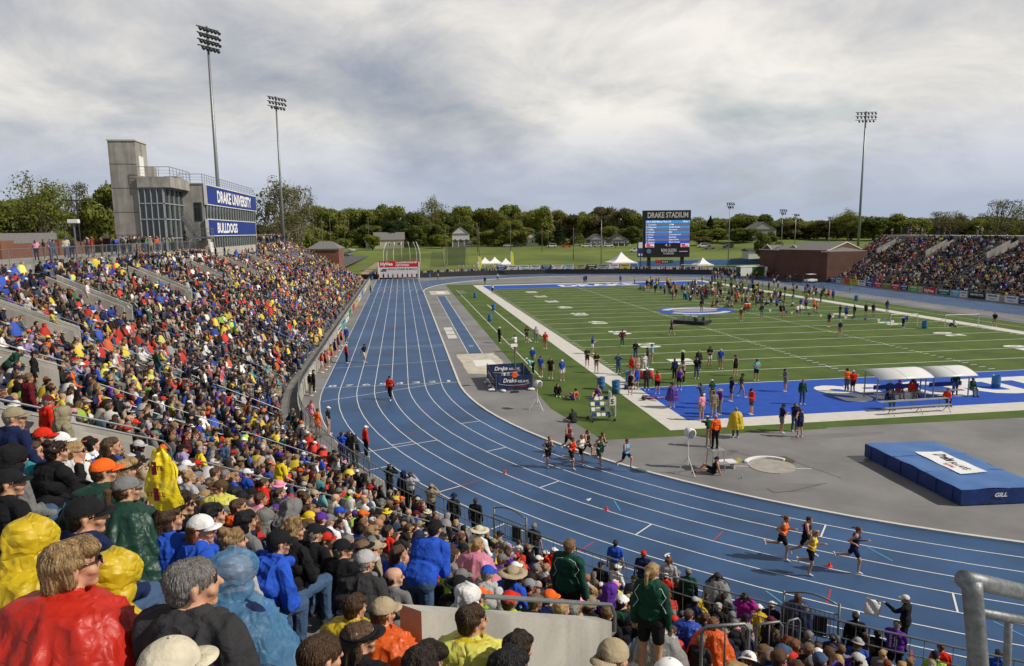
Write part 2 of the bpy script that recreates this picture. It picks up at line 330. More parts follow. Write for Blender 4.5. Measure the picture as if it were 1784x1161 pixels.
# shot put circle, sector line, cracks and damp patches
cc = gp(1344, 812); s_ = MB(); s_.poly([(cc.x+1.12*math.cos(a), cc.y+1.12*math.sin(a)) for a in th_[:-1]], .004)
structure(s_, 'throwing_circle', mat('circle_concrete', (.36, .33, .29), .6, .2, 2, world=True))
s_ = MB(); s_.ribbon([(cc.x+1.14*math.cos(a), cc.y+1.14*math.sin(a)) for a in th_[18:30]], [(cc.x+1.09*math.cos(a), cc.y+1.09*math.sin(a)) for a in th_[18:30]], .008)
crk = [(1270,785),(1300,793),(1322,798),(1385,805),(1412,815),(1440,824),(1466,834)]
for a, c in zip(crk, crk[1:]): seg(s_, gp(*a), gp(*c), .03, .006)
for a, c in (((1336,851),(1348,859)),((1348,859),(1380,856)),((1380,856),(1425,845)),((1425,845),(1440,842))): seg(s_, gp(*a), gp(*c), .035, .006)
structure(s_, 'paving_cracks', mat('crack_dark', (.05, .045, .04), .9))
s_ = MB(); seg(s_, gp(1278, 812), gp(1304, 813), .06, .008); seg(s_, gp(1387, 817), gp(1414, 817), .06, .008); structure(s_, 'sector_lines', M_white)
for q, nm, col in ((((1272,805),(1288,797),(1293,801),(1285,809)), 'yellow_chalk_patch', (.34, .30, .06)), (((1354,796),(1368,795),(1386,803),(1383,808),(1360,803)), 'damp_patch', (.10, .085, .07))):
    structure(MB().poly([gp(*p)[:2] for p in q], .006), nm, mat(nm+'_m', col, .6))
wetm = mat('damp_paving', (.16, .15, .145), .35, .15, .6, world=True)
for (u_, v_, rx, ry) in ((1376, 850, 1.5, .5), (1250, 790, 1.2, .5), (1500, 800, 2.2, .4), (1440, 760, 3, .5)):
    c_ = gp(u_, v_); structure(MB().poly([(c_.x+rx*(1+.2*math.sin(3*a+u_))*math.cos(a), c_.y+ry*(1+.2*math.cos(2*a+v_))*math.sin(a)) for a in th_[:-1]], .003), 'damp_patch', wetm)
# ================================================================ grandstands
M_conc = concrete_mat('stand_concrete', (.36, .345, .32)); M_concd = concrete_mat('riser_concrete', (.24, .23, .215), .25)
M_par = concrete_mat('parapet_concrete', (.44, .42, .37), .3)
M_alu = mat('bench_aluminium', (.42, .42, .41), .5, .1, 2, metal=.6); M_galv = mat('galvanised_pipe', (.19, .205, .215), .52, .3, 40, .15, 80, metal=.6)
M_rail = mat('rail_steel', (.22, .235, .245), .45, .12, 8, metal=.5)
R0, DR, DZ, Z0, NR = 50.0, .76, .41, .5, 21
def rowz(i): return Z0+DZ*i
def rowR(i): return R0+DR*i
S0, S1 = 3.0, 228.0                                    # west stand: s grows southwards down the straight, then round the bend
def P(R, s):
    if s < 116.2: return Vector((C1.x-R, 130-s, 0))
    th = (s-116.2)/48.8; return Vector((C1.x-R*math.cos(th), C1.y-R*math.sin(th), 0))
def face(s):                                           # heading (rz for a figure whose front is +Y) looking at the field
    th = max(0, (s-116.2)/48.8); return math.atan2(math.sin(th), math.cos(th))-PI/2
def ssteps(a, b_):
    o = [a]; 
    while o[-1] < b_-1e-6: o.append(min(b_, o[-1]+(6 if o[-1] < 110 else 1.6)))
    return o
def sweep(mb, prof, a, b_, path, cap=True):
    ss = ssteps(a, b_); k = len(prof); V = []; F = []
    for s in ss:
        for (R, z) in prof: p = path(R, s); V.append((p.x, p.y, z))
    for i in range(len(ss)-1):
        F += [(i*k+j, i*k+j+1, (i+1)*k+j+1, (i+1)*k+j) for j in range(k-1)]
    mb.add(V, F)
def closed(prof): return prof+[prof[0]]
AISL_ANG = [2.6, 14.0, 25.6, 37.4, 50.0, 61.8, 73.6, 85]
AISL = [130-y_ for y_ in (112, 97.5, 83.5, 69, 54.6, 40.4, 25.2)]+[116.2+48.8*math.radians(a) for a in AISL_ANG]
AW = .80                                               # half the clear width between parapets at R 63
def scl(R, s): return 1.0 if s < 116.2 else R/48.8     # real metres per unit of s at radius R
def build_stand(name, label, path, s0, s1, aisles, extra):
    root = thing(name, label, 'grandstand', path(57, (s0+s1)/2))
    loc = root.location.copy()
    def part(mb, nm, m, smooth=False):
        mb.v = [(x-loc.x, y_-loc.y, z-loc.z) for x, y_, z in mb.v]; return mb.build(nm, m, root, smooth)
    prof = [(48.95, 0), (48.95, Z0-.02), (R0, Z0-.02)]
    for i in range(NR+extra): prof += [(rowR(i), rowz(i)), (rowR(i)+DR, rowz(i))]
    top = rowR(NR+extra-1)+DR; zt = 9.75
    d = MB(); sweep(d, prof, s0, s1, path); part(d, 'seating_deck', M_concd)
    d = MB(); sweep(d, [(top, rowz(NR+extra-1)), (top, zt), (top+8, zt), (top+8, 0)], s0, s1, path)
    if extra == 0: pass
    part(d, 'concourse', M_conc)
    for s in (s0, s1):                                 # end walls
        m_ = MB(); V = []
        for (R, z) in [(48.95, 0)]+prof[1:]+[(top, zt), (top+8, zt), (top+8, 0)]: p = path(R, s); V.append((p.x, p.y, z))
        m_.add(V, [tuple(range(len(V)))]); part(m_, 'end_wall', M_conc)
    cuts = [s0]+sorted(x for x in aisles if s0 < x < s1)+[s1]
    for i in range(0, NR+extra):
        m_ = MB(); R = rowR(i)+.40
        for a, c in zip(cuts, cuts[1:]):
            g_ = AW/scl(R, a+1)
            A, B = a+(g_ if a != s0 else 0), c-(g_ if c != s1 else 0)
            sweep(m_, closed([(R, rowz(i)+.38), (R, rowz(i)+.42), (R+.30, rowz(i)+.42), (R+.30, rowz(i)+.38)]), A, B, path)
        part(m_, 'bench', M_alu)
    sb = min(s1, 127); w_ = MB(); sweep(w_, closed([(48.75, 0), (48.75, 1.0), (48.93, 1.0), (48.93, 0)]), s0, sb, path)
    if s1 > sb: sweep(w_, closed([(48.75, 0), (48.75, .42), (48.93, .42), (48.93, 0)]), sb, s1, path)
    part(w_, 'front_wall', M_par)
    r_ = MB()                                          # front railing with balusters
    for R_, z_, rad in ((48.84, 1.62, .028), (48.84, 1.16, .018)):
        r_.tube([path(R_, s)+Vector((0, 0, z_)) for s in ssteps(s0, s1)], rad, 6)
    s = s0
    while s < s1:
        far = s < 100; st = .9 if far else .3
        p = path(48.84, s); big = (int(round((s-s0)/st)) % (2 if far else 7)) == 0
        if big or not far: r_.rod(p+Vector((0, 0, 1.0 if s < 127 else .42)), p+Vector((0, 0, 1.62)), .022 if big else .009, 4)
        s += st
    part(r_, 'front_railing', M_rail)
    for a in aisles:
        if not s0+1 < a < s1-1: continue
        near_a = path is P and 157 < a < 160
        for sgn in (-1, 1):
            if near_a and sgn == 1: continue
            m_ = MB(); sa = a+sgn*AW/scl(63, a); i0 = 13
            Ra, Rb = rowR(i0)-.05, 64.3
            za, zb = rowz(i0)+1.05, rowz(18)+1.15
            if near_a: Rb, za, zb = 63.5, 6.76, 8.72
            tn = (path(Rb, sa+.1)-path(Rb, sa)).normalized()*.11
            V = []
            for (R, z) in ((Ra, rowz(i0)-.1), (Rb, rowz(18)-.1), (Rb, zb), (Ra, za)):
                for sg in (-1, 1): p = path(R, sa)+tn*sg; V.append((p.x, p.y, z))
            m_.add(V, [(0, 2, 4, 6), (1, 7, 5, 3), (0, 1, 3, 2), (2, 3, 5, 4), (4, 5, 7, 6), (6, 7, 1, 0)]); part(m_, 'parapet', M_par)
            m_ = MB(); A = path(Ra-.35, sa)+Vector((0, 0, za+.02)); B = path(Rb-1, sa)+Vector((0, 0, zb-.38))
            dn = Vector((0, 0, -.42)); m_.tube([A+dn+(B-A)*.04, A+dn*.9, A+dn*.35, A+(B-A)*.04, B], .024, 6); part(m_, 'handrail', M_rail)
        for (ra, rb) in ((0.2, 4.6), (5.6, 11.4)):
            if near_a: continue      # hooped handrails down the middle of the steps
            m_ = MB(); A = path(rowR(0)+ra*DR, a)+Vector((0, 0, Z0+ra*DZ+.95)); B = path(rowR(0)+rb*DR, a)+Vector((0, 0, Z0+rb*DZ+.95)); dn = Vector((0, 0, -.45))
            d_ = (B-A).normalized()
            m_.tube([A+dn+d_*.15, A+dn*.8-d_*.12, A+dn*.4-d_*.2, A+dn*.1-d_*.1, A+d_*.12, B-d_*.12, B+dn*.1+d_*.1, B+dn*.4+d_*.2, B+dn*.8+d_*.12, B+dn-d_*.15], .022, 6, closed=True)
            for f_ in (.12, .5, .88): q = A.lerp(B, f_); m_.rod(q, q+Vector((0, 0, -.95)), .02, 6)
            part(m_, 'handrail', M_rail)
    st = MB()                                          # steps in the aisles, half risers
    for a in aisles:
        if not s0+1 < a < s1-1: continue
        for i in range(NR):
            R = rowR(i)+DR-.38; h = rowz(i)+DZ/2; g_ = (AW-.15)/scl(R, a)
            V = []
            for R_ in (R, R+.38):
                for sg in (-g_, g_):
                    for z in (h-.2, h): p = path(R_, a+sg); V.append((p.x, p.y, z))
            st.add(V, [(0, 2, 3, 1), (4, 5, 7, 6), (0, 1, 5, 4), (2, 6, 7, 3), (1, 3, 7, 5), (0, 4, 6, 2)])
    part(st, 'aisle_steps', M_par)
    return root
west = build_stand('grandstand', 'long curved concrete grandstand packed with spectators on the left, wrapping round to the foreground', P, S0, S1, AISL, 0)
def PE(R, s): return Vector((C1.x+R, 105.5-s, 0))
east = build_stand('grandstand', 'grandstand on the far right of the track, banners along its front wall', PE, 0, 96, [8, 22.5, 37, 51.5, 66, 80.5], 0)
from mathutils.bvhtree import BVHTree
# ================================================================ figures
SK, TOP, BOT, SHO, DRK, LIP = 0, 1, 2, 3, 4, 5
def V3(*a): return Vector(a)
def cap_prim(mb, a, b, ra, rb, n=12):
    a, b = Vector(a), Vector(b); d = b-a; Ld = d.length
    if Ld < 1e-5: mb.ball(a, ra, n, 8); return
    d /= Ld; pts = []; rs = []
    for k in range(4): t = -math.cos(k*PI/8)*ra; pts.append(a+d*t); rs.append(max(.0005, math.sqrt(max(0, ra*ra-t*t))))
    pts += [a, b]; rs += [ra, rb]
    for k in range(3, -1, -1): t = math.cos(k*PI/8)*rb; pts.append(b+d*t); rs.append(max(.0005, math.sqrt(max(0, rb*rb-t*t))))
    mb.tube(pts, rs, n)
def hand(pr, el, ha, side, curl=.5, dn=None):
    d = (ha-el).normalized(); up = V3(0, 0, 1); n_ = d.cross(up); n_ = n_.normalized() if n_.length > .1 else V3(1, 0, 0)
    pn = (n_.cross(d)).normalized()*-1                  # palm side (down)
    if dn is not None: pn = (dn-d*dn.dot(d)).normalized(); n_ = d.cross(pn)
    w_ = ha+d*.02; c = ha+d*.06
    pr.append((ha-d*.01, w_, .027, .026, SK)); 
    for k in (-1, 0, 1): pr.append((w_+n_*.014*k, c+n_*.021*k, .015, .013, SK))
    for k, ln in enumerate((.060, .072, .068, .052)):
        o = c+d*.018+n_*(.0305-.0205*k)*side; m_ = o+(d*(1-curl*.4)+pn*curl*.5).normalized()*ln*.5; e = m_+(d*(1-curl)+pn*(curl+.1)).normalized()*ln*.5
        pr.append((o, m_, .0095, .009, SK)); pr.append((m_, e, .009, .0078, SK))
    o = w_+n_*.022*side; m_ = o+(d*.6+n_*.8*side+pn*.3).normalized()*.04; pr.append((o, m_, .0125, .0105, SK)); pr.append((m_, m_+(d+n_*.1*side+pn*.4).normalized()*.03, .0105, .0085, SK))
ARMS = {  # elbow, hand offsets from the shoulder, right then left (x mirrored)
 'rest': ((.07, .06, -.27), (-.06, .33, -.40)), 'lap': ((.06, .08, -.27), (-.13, .33, -.33)), 'cross': ((.06, .06, -.27), (-.27, .20, -.24)), 'down': ((.06, -.02, -.29), (.08, .06, -.54)),
 'phone': ((.04, .10, -.27), (-.12, .32, -.18)), 'face': ((.10, .20, -.10), (-.10, .20, .13)), 'hips': ((.17, -.08, -.24), (-.02, .05, -.40)), 'run': ((.08, -.22, -.20), (.05, .02, -.27)), 'run2': ((.06, .10, -.27), (-.05, .32, -.14)),
 'head': ((.16, .14, .02), (-.10, .10, .22)), 'chin': ((.0, .22, -.22), (-.10, .24, .02)), 'point': ((.08, .20, -.12), (.0, .44, -.02)), 'back': ((.07, -.12, -.25), (.02, -.28, -.50)), 'clip': ((.04, .06, -.28), (-.12, .30, -.26))}
def fig(kind='sit', lean=.12, hy=0.0, hp=0.0, slv='long', leg='long', arms=('rest', 'rest'), bulk=0.0, fem=0, legs=None, side=0.0, tank=0):
    pr = []; A = lambda a, b, ra, rb, reg: pr.append((Vector(a), Vector(b), ra, rb, reg))
    pz = {'sit': .52, 'stand': .95, 'ground': .13}[kind]; sw = .155 if fem else .178; b = bulk
    up = Matrix.Rotation(-lean, 3, 'X') @ Matrix.Rotation(side, 3, 'Y')
    P0 = V3(0, 0, pz); T = lambda x, y, z: P0+up@V3(x, y, z)
    bt = BOT
    A((-.075, 0, pz), (.075, 0, pz), .118+b*.5, .118+b*.5, bt); A((-.085, -.035, pz-.01), (.085, -.035, pz-.01), .10, .10, bt)
    A(T(-.05, .0, .13), T(.05, .0, .13), .118+b, .118+b, TOP); A(T(-.05, .0, .04), T(.05, .0, .04), .125+b, .125+b, TOP)
    A(T(-.075, .0, .30), T(.075, .0, .30), .118+b*.8, .118+b*.8, TOP); A(T(-.07, -.02, .40), T(.07, -.02, .40), .105+b*.6, .105+b*.6, TOP)
    if fem: A(T(-.07, .07, .33), T(.07, .07, .33), .06, .06, TOP)
    for s in (-1, 1): A(T(s*.05, -.015, .49), T(s*(sw-.02), -.01, .455), .055, .062+b*.4, SK if tank else TOP)
    nb = T(0, .0, .48); hc = nb+V3(0, .035+lean*.06, .155)
    A(nb, hc+V3(0, -.015, -.04), .056, .052, SK)
    if not tank: A(T(-.03, -.01, .50), T(.03, -.01, .50), .062+b*.2, .062+b*.2, TOP)
    ex = .012+b*.35
    for s, am in zip((1, -1), arms):
        e_, h_ = ARMS[am]; sh = T(s*sw, -.01, .445); el = sh+Matrix.Rotation(-lean*.5, 3, 'X')@V3(e_[0]*s, e_[1], e_[2]); ha = sh+Matrix.Rotation(-lean*.6, 3, 'X')@V3(h_[0]*s, h_[1], h_[2])
        ur = SK if tank else TOP; mid = sh.lerp(el, .62)
        x0 = 0 if tank else ex
        A(sh, mid, .054+x0, .047+x0, ur)
        A(mid, el, .045+(ex if slv == 'long' else 0), .041+(ex if slv == 'long' else 0), TOP if slv == 'long' else SK)
        A(el, ha, .041+(ex if slv == 'long' else 0), .029+(ex*.7 if slv == 'long' else 0), TOP if slv == 'long' else SK)
        if slv == 'long': A(ha-(ha-el).normalized()*.02, ha, .036+ex*.6, .036+ex*.6, TOP)
        hand(pr, el, ha, s, .9 if kind != 'stand' else .55, V3(0, 0, -1) if am in ('rest', 'lap') else None)
    if legs is None:
        if kind == 'sit': legs = [((.12, .42, .50), (.12, .40, .09)), ((-.12, .43, .49), (-.13, .44, .09))]
        elif kind == 'ground': legs = [((.14, .40, .42), (.12, .68, .09)), ((-.12, .42, .28), (-.10, .80, .09))]
        else: legs = [((.105, .025, .50), (.12, -.01, .09)), ((-.105, .03, .50), (-.13, .02, .09))]
    for s, (kn, an) in zip((1, -1), legs):
        kn, an = Vector(kn), Vector(an); hip = V3(s*.085, 0, pz-.01); x1 = .010 if leg == 'long' else 0
        mid = hip.lerp(kn, .62); A(hip, mid, .088+.008, .072+(.012 if leg != 'none' else 0), BOT)
        A(mid, kn, .070+x1, .056+x1, BOT if leg == 'long' else SK)
        calf = kn.lerp(an, .3)+V3(0, -.012 if kind != 'ground' else 0, 0)
        A(kn, calf, .052+x1, .053+x1, BOT if leg == 'long' else SK); A(calf, an, .052+x1, .036+x1, BOT if leg == 'long' else SK)
        sd = (an-kn).normalized(); fd = V3(0, 1, 0)-sd*(sd.y*.95); fd = fd.normalized() if an.z > .2 else V3(0, 1, 0)
        hl = an-fd*.045+sd*.045; toe = an+fd*.145+sd*.055
        A(hl, an+fd*.05+sd*.03, .036, .042, SHO); A(an+fd*.05+sd*.035, toe, .040, .030, SHO)
    HM = Matrix.Translation(hc) @ Matrix.Rotation(hy, 4, 'Z') @ Matrix.Rotation(hp, 4, 'X')
    H = lambda a, b_, ra, rb, reg: pr.append((HM@Vector(a), HM@Vector(b_), ra, rb, reg))
    H((0, -.03, .028), (0, .012, .032), .084, .078, SK); H((0, .035, -.02), (0, .045, -.045), .060, .050, SK); H((0, .02, -.06), (0, .062, -.092), .05, .028, SK)
    for s in (-1, 1):
        H((s*.079, -.012, .008), (s*.083, -.014, -.028), .017, .012, SK); H((s*.04, .058, -.028), (s*.02, .07, -.05), .024, .02, SK)
        H((s*.032, .080, .012), (s*.034, .080, .012), .0115, .0115, DRK); H((s*.02, .086, .030), (s*.045, .078, .030), .008, .006, DRK)
    H((0, .088, .012), (0, .108, -.022), .009, .014, SK); H((-.02, .084, -.055), (.02, .084, -.055), .009, .009, LIP)
    return pr, HM
def sdf_label(pr, pts):
    P_ = np.array([tuple(p) for p in pts]); best = np.full(len(P_), 1e9); lab = np.zeros(len(P_), int)
    for a, b, ra, rb, reg in pr:
        a = np.array(a); b = np.array(b); d = b-a; L2 = d@d+1e-12; t = np.clip(((P_-a)@d)/L2, 0, 1)
        dist = np.linalg.norm(P_-(a+t[:, None]*d), axis=1)-(ra+(rb-ra)*t)
        if reg in (DRK, LIP): dist -= .004
        m_ = dist < best; best[m_] = dist[m_]; lab[m_] = reg
    return lab
def vnoise(p, seed=0):
    i = np.floor(p).astype(np.int64); f = p-i; f = f*f*(3-2*f)
    def h(a, b, c):
        n = (a*374761393+b*668265263+c*2147483647+seed*1274126177) & 0x7fffffff; n = ((n ^ (n >> 13))*1274126177) & 0x7fffffff; return ((n ^ (n >> 16)) & 0xffff)/65535.0
    r = 0
    for dx in (0, 1):
        for dy in (0, 1):
            for dz in (0, 1): r = r+h(i[:, 0]+dx, i[:, 1]+dy, i[:, 2]+dz)*(f[:, 0] if dx else 1-f[:, 0])*(f[:, 1] if dy else 1-f[:, 1])*(f[:, 2] if dz else 1-f[:, 2])
    return r
def fold(co, amp, k=1.0, seed=0):                      # sharp-crested creases
    w_ = np.stack([vnoise(co*3.1*k+j*9, seed+j) for j in range(3)], 1)-.5
    q = (co+w_*.22/k)*np.array([1.0, 1.0, .36]); r1 = 1-np.abs(2*vnoise(q*9*k+3, seed+7)-1); r2 = 1-np.abs(2*vnoise(q*19*k, seed+11)-1)
    return (r1**2.5*1.7+r2**2*.6-.7)*amp
def remesh(pr, name, voxel, ratio=None, folds=.006, seed=0, smooth=3, labels=True):
    mb = MB()
    for a, b, ra, rb, reg in pr: cap_prim(mb, a, b, ra, rb, 10)
    o = bpy.data.objects.new('tmp', mb.mesh('tmp', [])); COL.objects.link(o)
    md = o.modifiers.new('r', 'REMESH'); md.mode = 'VOXEL'; md.voxel_size = voxel
    md = o.modifiers.new('s', 'SMOOTH'); md.factor = .5; md.iterations = smooth
    me = bpy.data.meshes.new_from_object(o.evaluated_get(bpy.context.evaluated_depsgraph_get())); n = len(me.vertices)
    co = np.empty(n*3); me.vertices.foreach_get('co', co); co = co.reshape(-1, 3)
    nm = np.empty(n*3); me.vertices.foreach_get('normal', nm); nm = nm.reshape(-1, 3)
    if folds:
        lab = sdf_label(pr, co); amp = np.where(lab == TOP, 1.0, np.where(lab == BOT, .7, 0.0))
        co = co+nm*(fold(co, folds, .72 if name == 'poncho' else 1, seed)*amp+(folds*.7 if name == 'poncho' else 0))[:, None]; me.vertices.foreach_set('co', co.ravel()); me.update()
    if ratio:
        old = o.data; o.modifiers.clear(); o.data = me; md = o.modifiers.new('d', 'DECIMATE'); md.ratio = ratio if ratio < 1 else min(1, ratio/len(me.polygons)/2)
        me2 = bpy.data.meshes.new_from_object(o.evaluated_get(bpy.context.evaluated_depsgraph_get())); me = me2
    bpy.data.objects.remove(o); me.name = name
    if labels:
        ce = np.empty(len(me.polygons)*3); me.polygons.foreach_get('center', ce); lab = sdf_label(pr, ce.reshape(-1, 3))
        me.materials.clear()
        for i in range(6): me.materials.append(None)
        me.polygons.foreach_set('material_index', lab.astype(np.int32))
    me.shade_smooth(); me.update(); return me
POSES = {
 'sit':   dict(lean=.14, hy=-.25, hp=-.1), 'sit_turn': dict(lean=.10, hy=-.8), 'sit_left': dict(lean=.10, hy=.6), 'sit_lean': dict(lean=.55, hy=-.3, hp=-.15, arms=('lap', 'lap')),
 'sit_phone': dict(lean=.25, hp=-.5, arms=('phone', 'phone')), 'sit_chin': dict(lean=.35, hy=-.4, arms=('chin', 'rest')), 'sit_tee': dict(lean=.15, hy=-.4, slv='short'), 'sit_fem': dict(lean=.16, hy=-.5, fem=1, arms=('lap', 'rest')),
 'sit_tee_short': dict(lean=.3, hy=-.2, slv='short', leg='short', arms=('lap', 'lap')), 'sit_back': dict(lean=-.02, hy=2.3, arms=('rest', 'rest'), slv='short'), 'sit_cover': dict(lean=.1, hy=-.3, arms=('face', 'face')),
 'stand': dict(kind='stand', lean=.02, arms=('down', 'down')), 'stand_fem_short': dict(kind='stand', lean=.02, fem=1, arms=('down', 'down'), leg='short', hy=-.3),
 'stand_short': dict(kind='stand', lean=.02, arms=('down', 'down'), leg='short', slv='short'), 'stand_tee': dict(kind='stand', lean=.02, arms=('down', 'down'), slv='short'), 'stand_cross': dict(kind='stand', lean=-.02, arms=('cross', 'cross')), 'stand_cross_short': dict(kind='stand', lean=0, arms=('cross', 'cross'), slv='short', leg='short'),
 'stand_phone': dict(kind='stand', lean=.05, hp=-.5, arms=('phone', 'phone'), slv='short', leg='short'), 'stand_camera': dict(kind='stand', lean=.05, arms=('face', 'face')), 'stand_hips': dict(kind='stand', lean=0, arms=('hips', 'hips')), 'stand_head': dict(kind='stand', lean=.3, hp=-.35, arms=('rest', 'head'), slv='short'),
 'stand_lean': dict(kind='stand', lean=.75, hp=-.2, arms=('clip', 'clip')), 'stand_flag': dict(kind='stand', lean=.02, hy=.3, arms=('down', 'point')),
 'walk': dict(kind='stand', lean=.06, arms=('down', 'back'), legs=[((.1, -.05, .5), (.1, -.30, .13)), ((-.1, .17, .52), (-.1, .22, .09))]),
 'walk_short': dict(kind='stand', lean=.06, slv='short', leg='short', arms=('back', 'down'), legs=[((.1, .17, .52), (.1, .22, .09)), ((-.1, -.05, .5), (-.1, -.30, .13))]),
 'bend': dict(kind='stand', lean=1.25, hp=-.3, arms=('clip', 'clip'), slv='short'),
 'ground': dict(kind='ground', lean=.25, arms=('lap', 'lap'), slv='short', leg='short'), 'ground_lean': dict(kind='ground', lean=-.35, arms=('back', 'back'), slv='short', leg='short', tank=1, fem=1), 'ground_coat': dict(kind='ground', lean=.35, arms=('lap', 'lap')),
 'lie': dict(kind='stand', lean=0, arms=('head', 'down'), slv='short', leg='short', tank=1, fem=1, legs=[((.1, .30, .62), (.1, .12, .20)), ((-.1, .03, .5), (-.12, -.02, .09))]),
 'run_a': dict(kind='stand', lean=.14, fem=1, tank=1, slv='none', leg='short', arms=('run', 'run2'), legs=[((.09, .20, .52), (.07, .16, .09)), ((-.09, -.20, .56), (-.06, -.60, .52))]),
 'run_b': dict(kind='stand', lean=.10, fem=1, tank=1, slv='none', leg='short', arms=('run2', 'run'), legs=[((.09, -.16, .53), (.07, -.50, .34)), ((-.09, .30, .74), (-.07, .28, .32))]),
 'run_c': dict(kind='stand', lean=.16, fem=1, tank=1, slv='none', leg='short', arms=('run', 'run2'), legs=[((.09, .06, .50), (.06, -.04, .09)), ((-.09, .02, .54), (-.05, -.40, .50))]),
 'stand_tank': dict(kind='stand', fem=1, tank=1, slv='none', leg='short', arms=('down', 'hips')), }
BODY = {}
def body(key, lod='mid', bulk=0.0):
    k = (key, lod, bulk)
    if k in BODY: return BODY[k]
    p = dict(POSES[key]); p['bulk'] = bulk; pr, HM = fig(**p)
    if lod == 'hero': me = remesh(pr, 'person_body', .0075, .6, .016 if bulk else .011, len(BODY), 2)
    elif lod == 'mid': me = remesh(pr, 'person_body', .011, .22, .012, len(BODY))
    else:
        pr2 = [q for q in pr if q[4] not in (DRK, LIP) and min(q[2], q[3]) > .0165]
        me = remesh(pr2, 'far_body', .026, 330, 0, 0, 1)
    BODY[k] = (me, HM); return BODY[k]
# hair, in head space
def hair_prims(st):
    if st.endswith('_u'): return hair_prims('crop')+hair_prims(st[:-2])[6:]   # worn under a hat
    H = lambda *a: (Vector(a[0]), Vector(a[1]), a[2], a[3], TOP)
    base = [H((0, -.035, .033), (0, .002, .042), .089, .083), H((0, -.045, .0), (0, -.05, -.02), .080, .068), H((-.042, .032, .070), (.042, .032, .070), .038, .038)]
    for s in (-1, 1): base.append(H((s*.055, .0, .035), (s*.06, -.02, .01), .035, .034))
    if st == 'short': return base
    if st == 'crop': return [H((0, -.035, .028), (0, .008, .036), .0875, .080), H((0, -.045, .0), (0, -.048, -.02), .077, .066)]
    if st == 'ring': return [H((0, -.05, -.005), (0, -.05, -.02), .078, .066), H((-.07, -.02, -.005), (.07, -.02, -.005), .022, .022)]
    if st == 'curly': return base+[H((x, y_, z), (x*1.1, y_, z), .045, .045) for x, y_, z in ((.06, -.05, .07), (-.06, -.05, .07), (0, -.09, .05), (0, -.03, .115), (.075, -.04, .0), (-.075, -.04, .0), (0, -.1, -.03), (.04, .02, .1), (-.04, .02, .1))]
    if st == 'bob': return base+[H((s*.062, -.03, .03), (s*.060, -.03, -.045), .038, .030) for s in (-1, 1)]+[H((0, -.060, .03), (0, -.068, -.07), .074, .056), H((-.04, .06, .075), (.05, .055, .08), .035, .042)]
    if st == 'long': return base+[H((s*.062, -.03, .03), (s*.065, -.05, -.20), .038, .036) for s in (-1, 1)]+[H((0, -.06, .02), (0, -.085, -.18), .075, .068), H((0, -.085, -.18), (0, -.09, -.33), .068, .035)]
    if st == 'ponytail': return base+[H((0, -.10, .045), (0, -.150, .02), .026, .032), H((0, -.150, .02), (0, -.155, -.12), .028, .026), H((0, -.155, -.12), (.01, -.13, -.33), .026, .009)]
    if st == 'tail_run': return base+[H((0, -.10, .045), (0, -.17, .06), .024, .030), H((0, -.17, .06), (0, -.26, .02), .030, .010)]
    if st == 'bun': return base+[H((0, -.075, .105), (.01, -.08, .12), .040, .038), H((.03, -.06, .11), (-.02, -.1, .1), .028, .03)]
    return base
HAIRM = {}
def hair_mesh(st, lod):
    k = (st, lod)
    if k in HAIRM: return HAIRM[k]
    pr = hair_prims(st)
    me = remesh(pr, 'hair', .0075 if lod == 'hero' else .012 if lod == 'mid' else .03, None if lod == 'hero' else (.35 if lod == 'mid' else 44), 0, 0, 2, False)
    n = len(me.vertices); co = np.empty(n*3); me.vertices.foreach_get('co', co); co = co.reshape(-1, 3)
    if lod != 'far':
        ang = np.arctan2(co[:, 0], -co[:, 1]-.02); pol = co[:, 2]
        f = .0022*np.sin(38*ang+3*np.sin(30*pol))+.0015*np.sin(77*ang+20*pol+2*np.sin(60*co[:, 0]))+(.003 if st == 'crop' else .012)*(vnoise(co*28, 3)-.5); f += .012*np.sin(70*co[:, 0])*np.sin(66*co[:, 1]+1)*np.sin(72*co[:, 2]) if st in ('curly', 'bun') else 0
        c0 = np.array([0, -.02, .0]); d = co-c0; d /= np.linalg.norm(d, axis=1)[:, None]; co = co+d*f[:, None]
        me.vertices.foreach_set('co', co.ravel()); me.update()
    me.materials.append(None); HAIRM[k] = me; return me
def strands_mesh(st, n=7000):                           # fine locks laid over the hair of the nearest heads
    me0 = hair_mesh(st, 'hero'); mb = MB(); R_ = random.Random(5); vs = me0.vertices; N_ = len(vs); T = BVHTree.FromPolygons([v.co.copy() for v in vs], [tuple(p.vertices) for p in me0.polygons])
    crown = V3(.01, -.05, .13); V = []; F = []
    for _ in range(n):
        v = vs[R_.randrange(N_)]; p = v.co.copy(); nn = v.normal.copy(); d = (p-crown); d = d-nn*d.dot(nn)
        if d.length < 1e-4: continue
        d = (d.normalized()+V3(R_.uniform(-.3, .3), R_.uniform(-.3, .3), -.25)).normalized(); ln = R_.uniform(.02, .05); q = p; lift = R_.uniform(.0008, .0045); o = len(V)
        for k in range(6):
            s_ = d.cross(nn)*(.0011*(1-k/7)); hh = q+nn*lift*math.sin(PI*(k+.6)/6.2); V += [tuple(hh-s_), tuple(hh+s_)]
            h_ = T.find_nearest(q+d*ln/5); 
            if h_[0] is None: break
            q, nn = h_[0], h_[1]; d = (d-nn*d.dot(nn)); d = (d+V3(0, 0, -.08)).normalized()
        F += [(o+2*j, o+2*j+1, o+2*j+3, o+2*j+2) for j in range((len(V)-o)//2-1)]
    mb.add(V, F)
    return mb.mesh('hair_locks', [None], True)
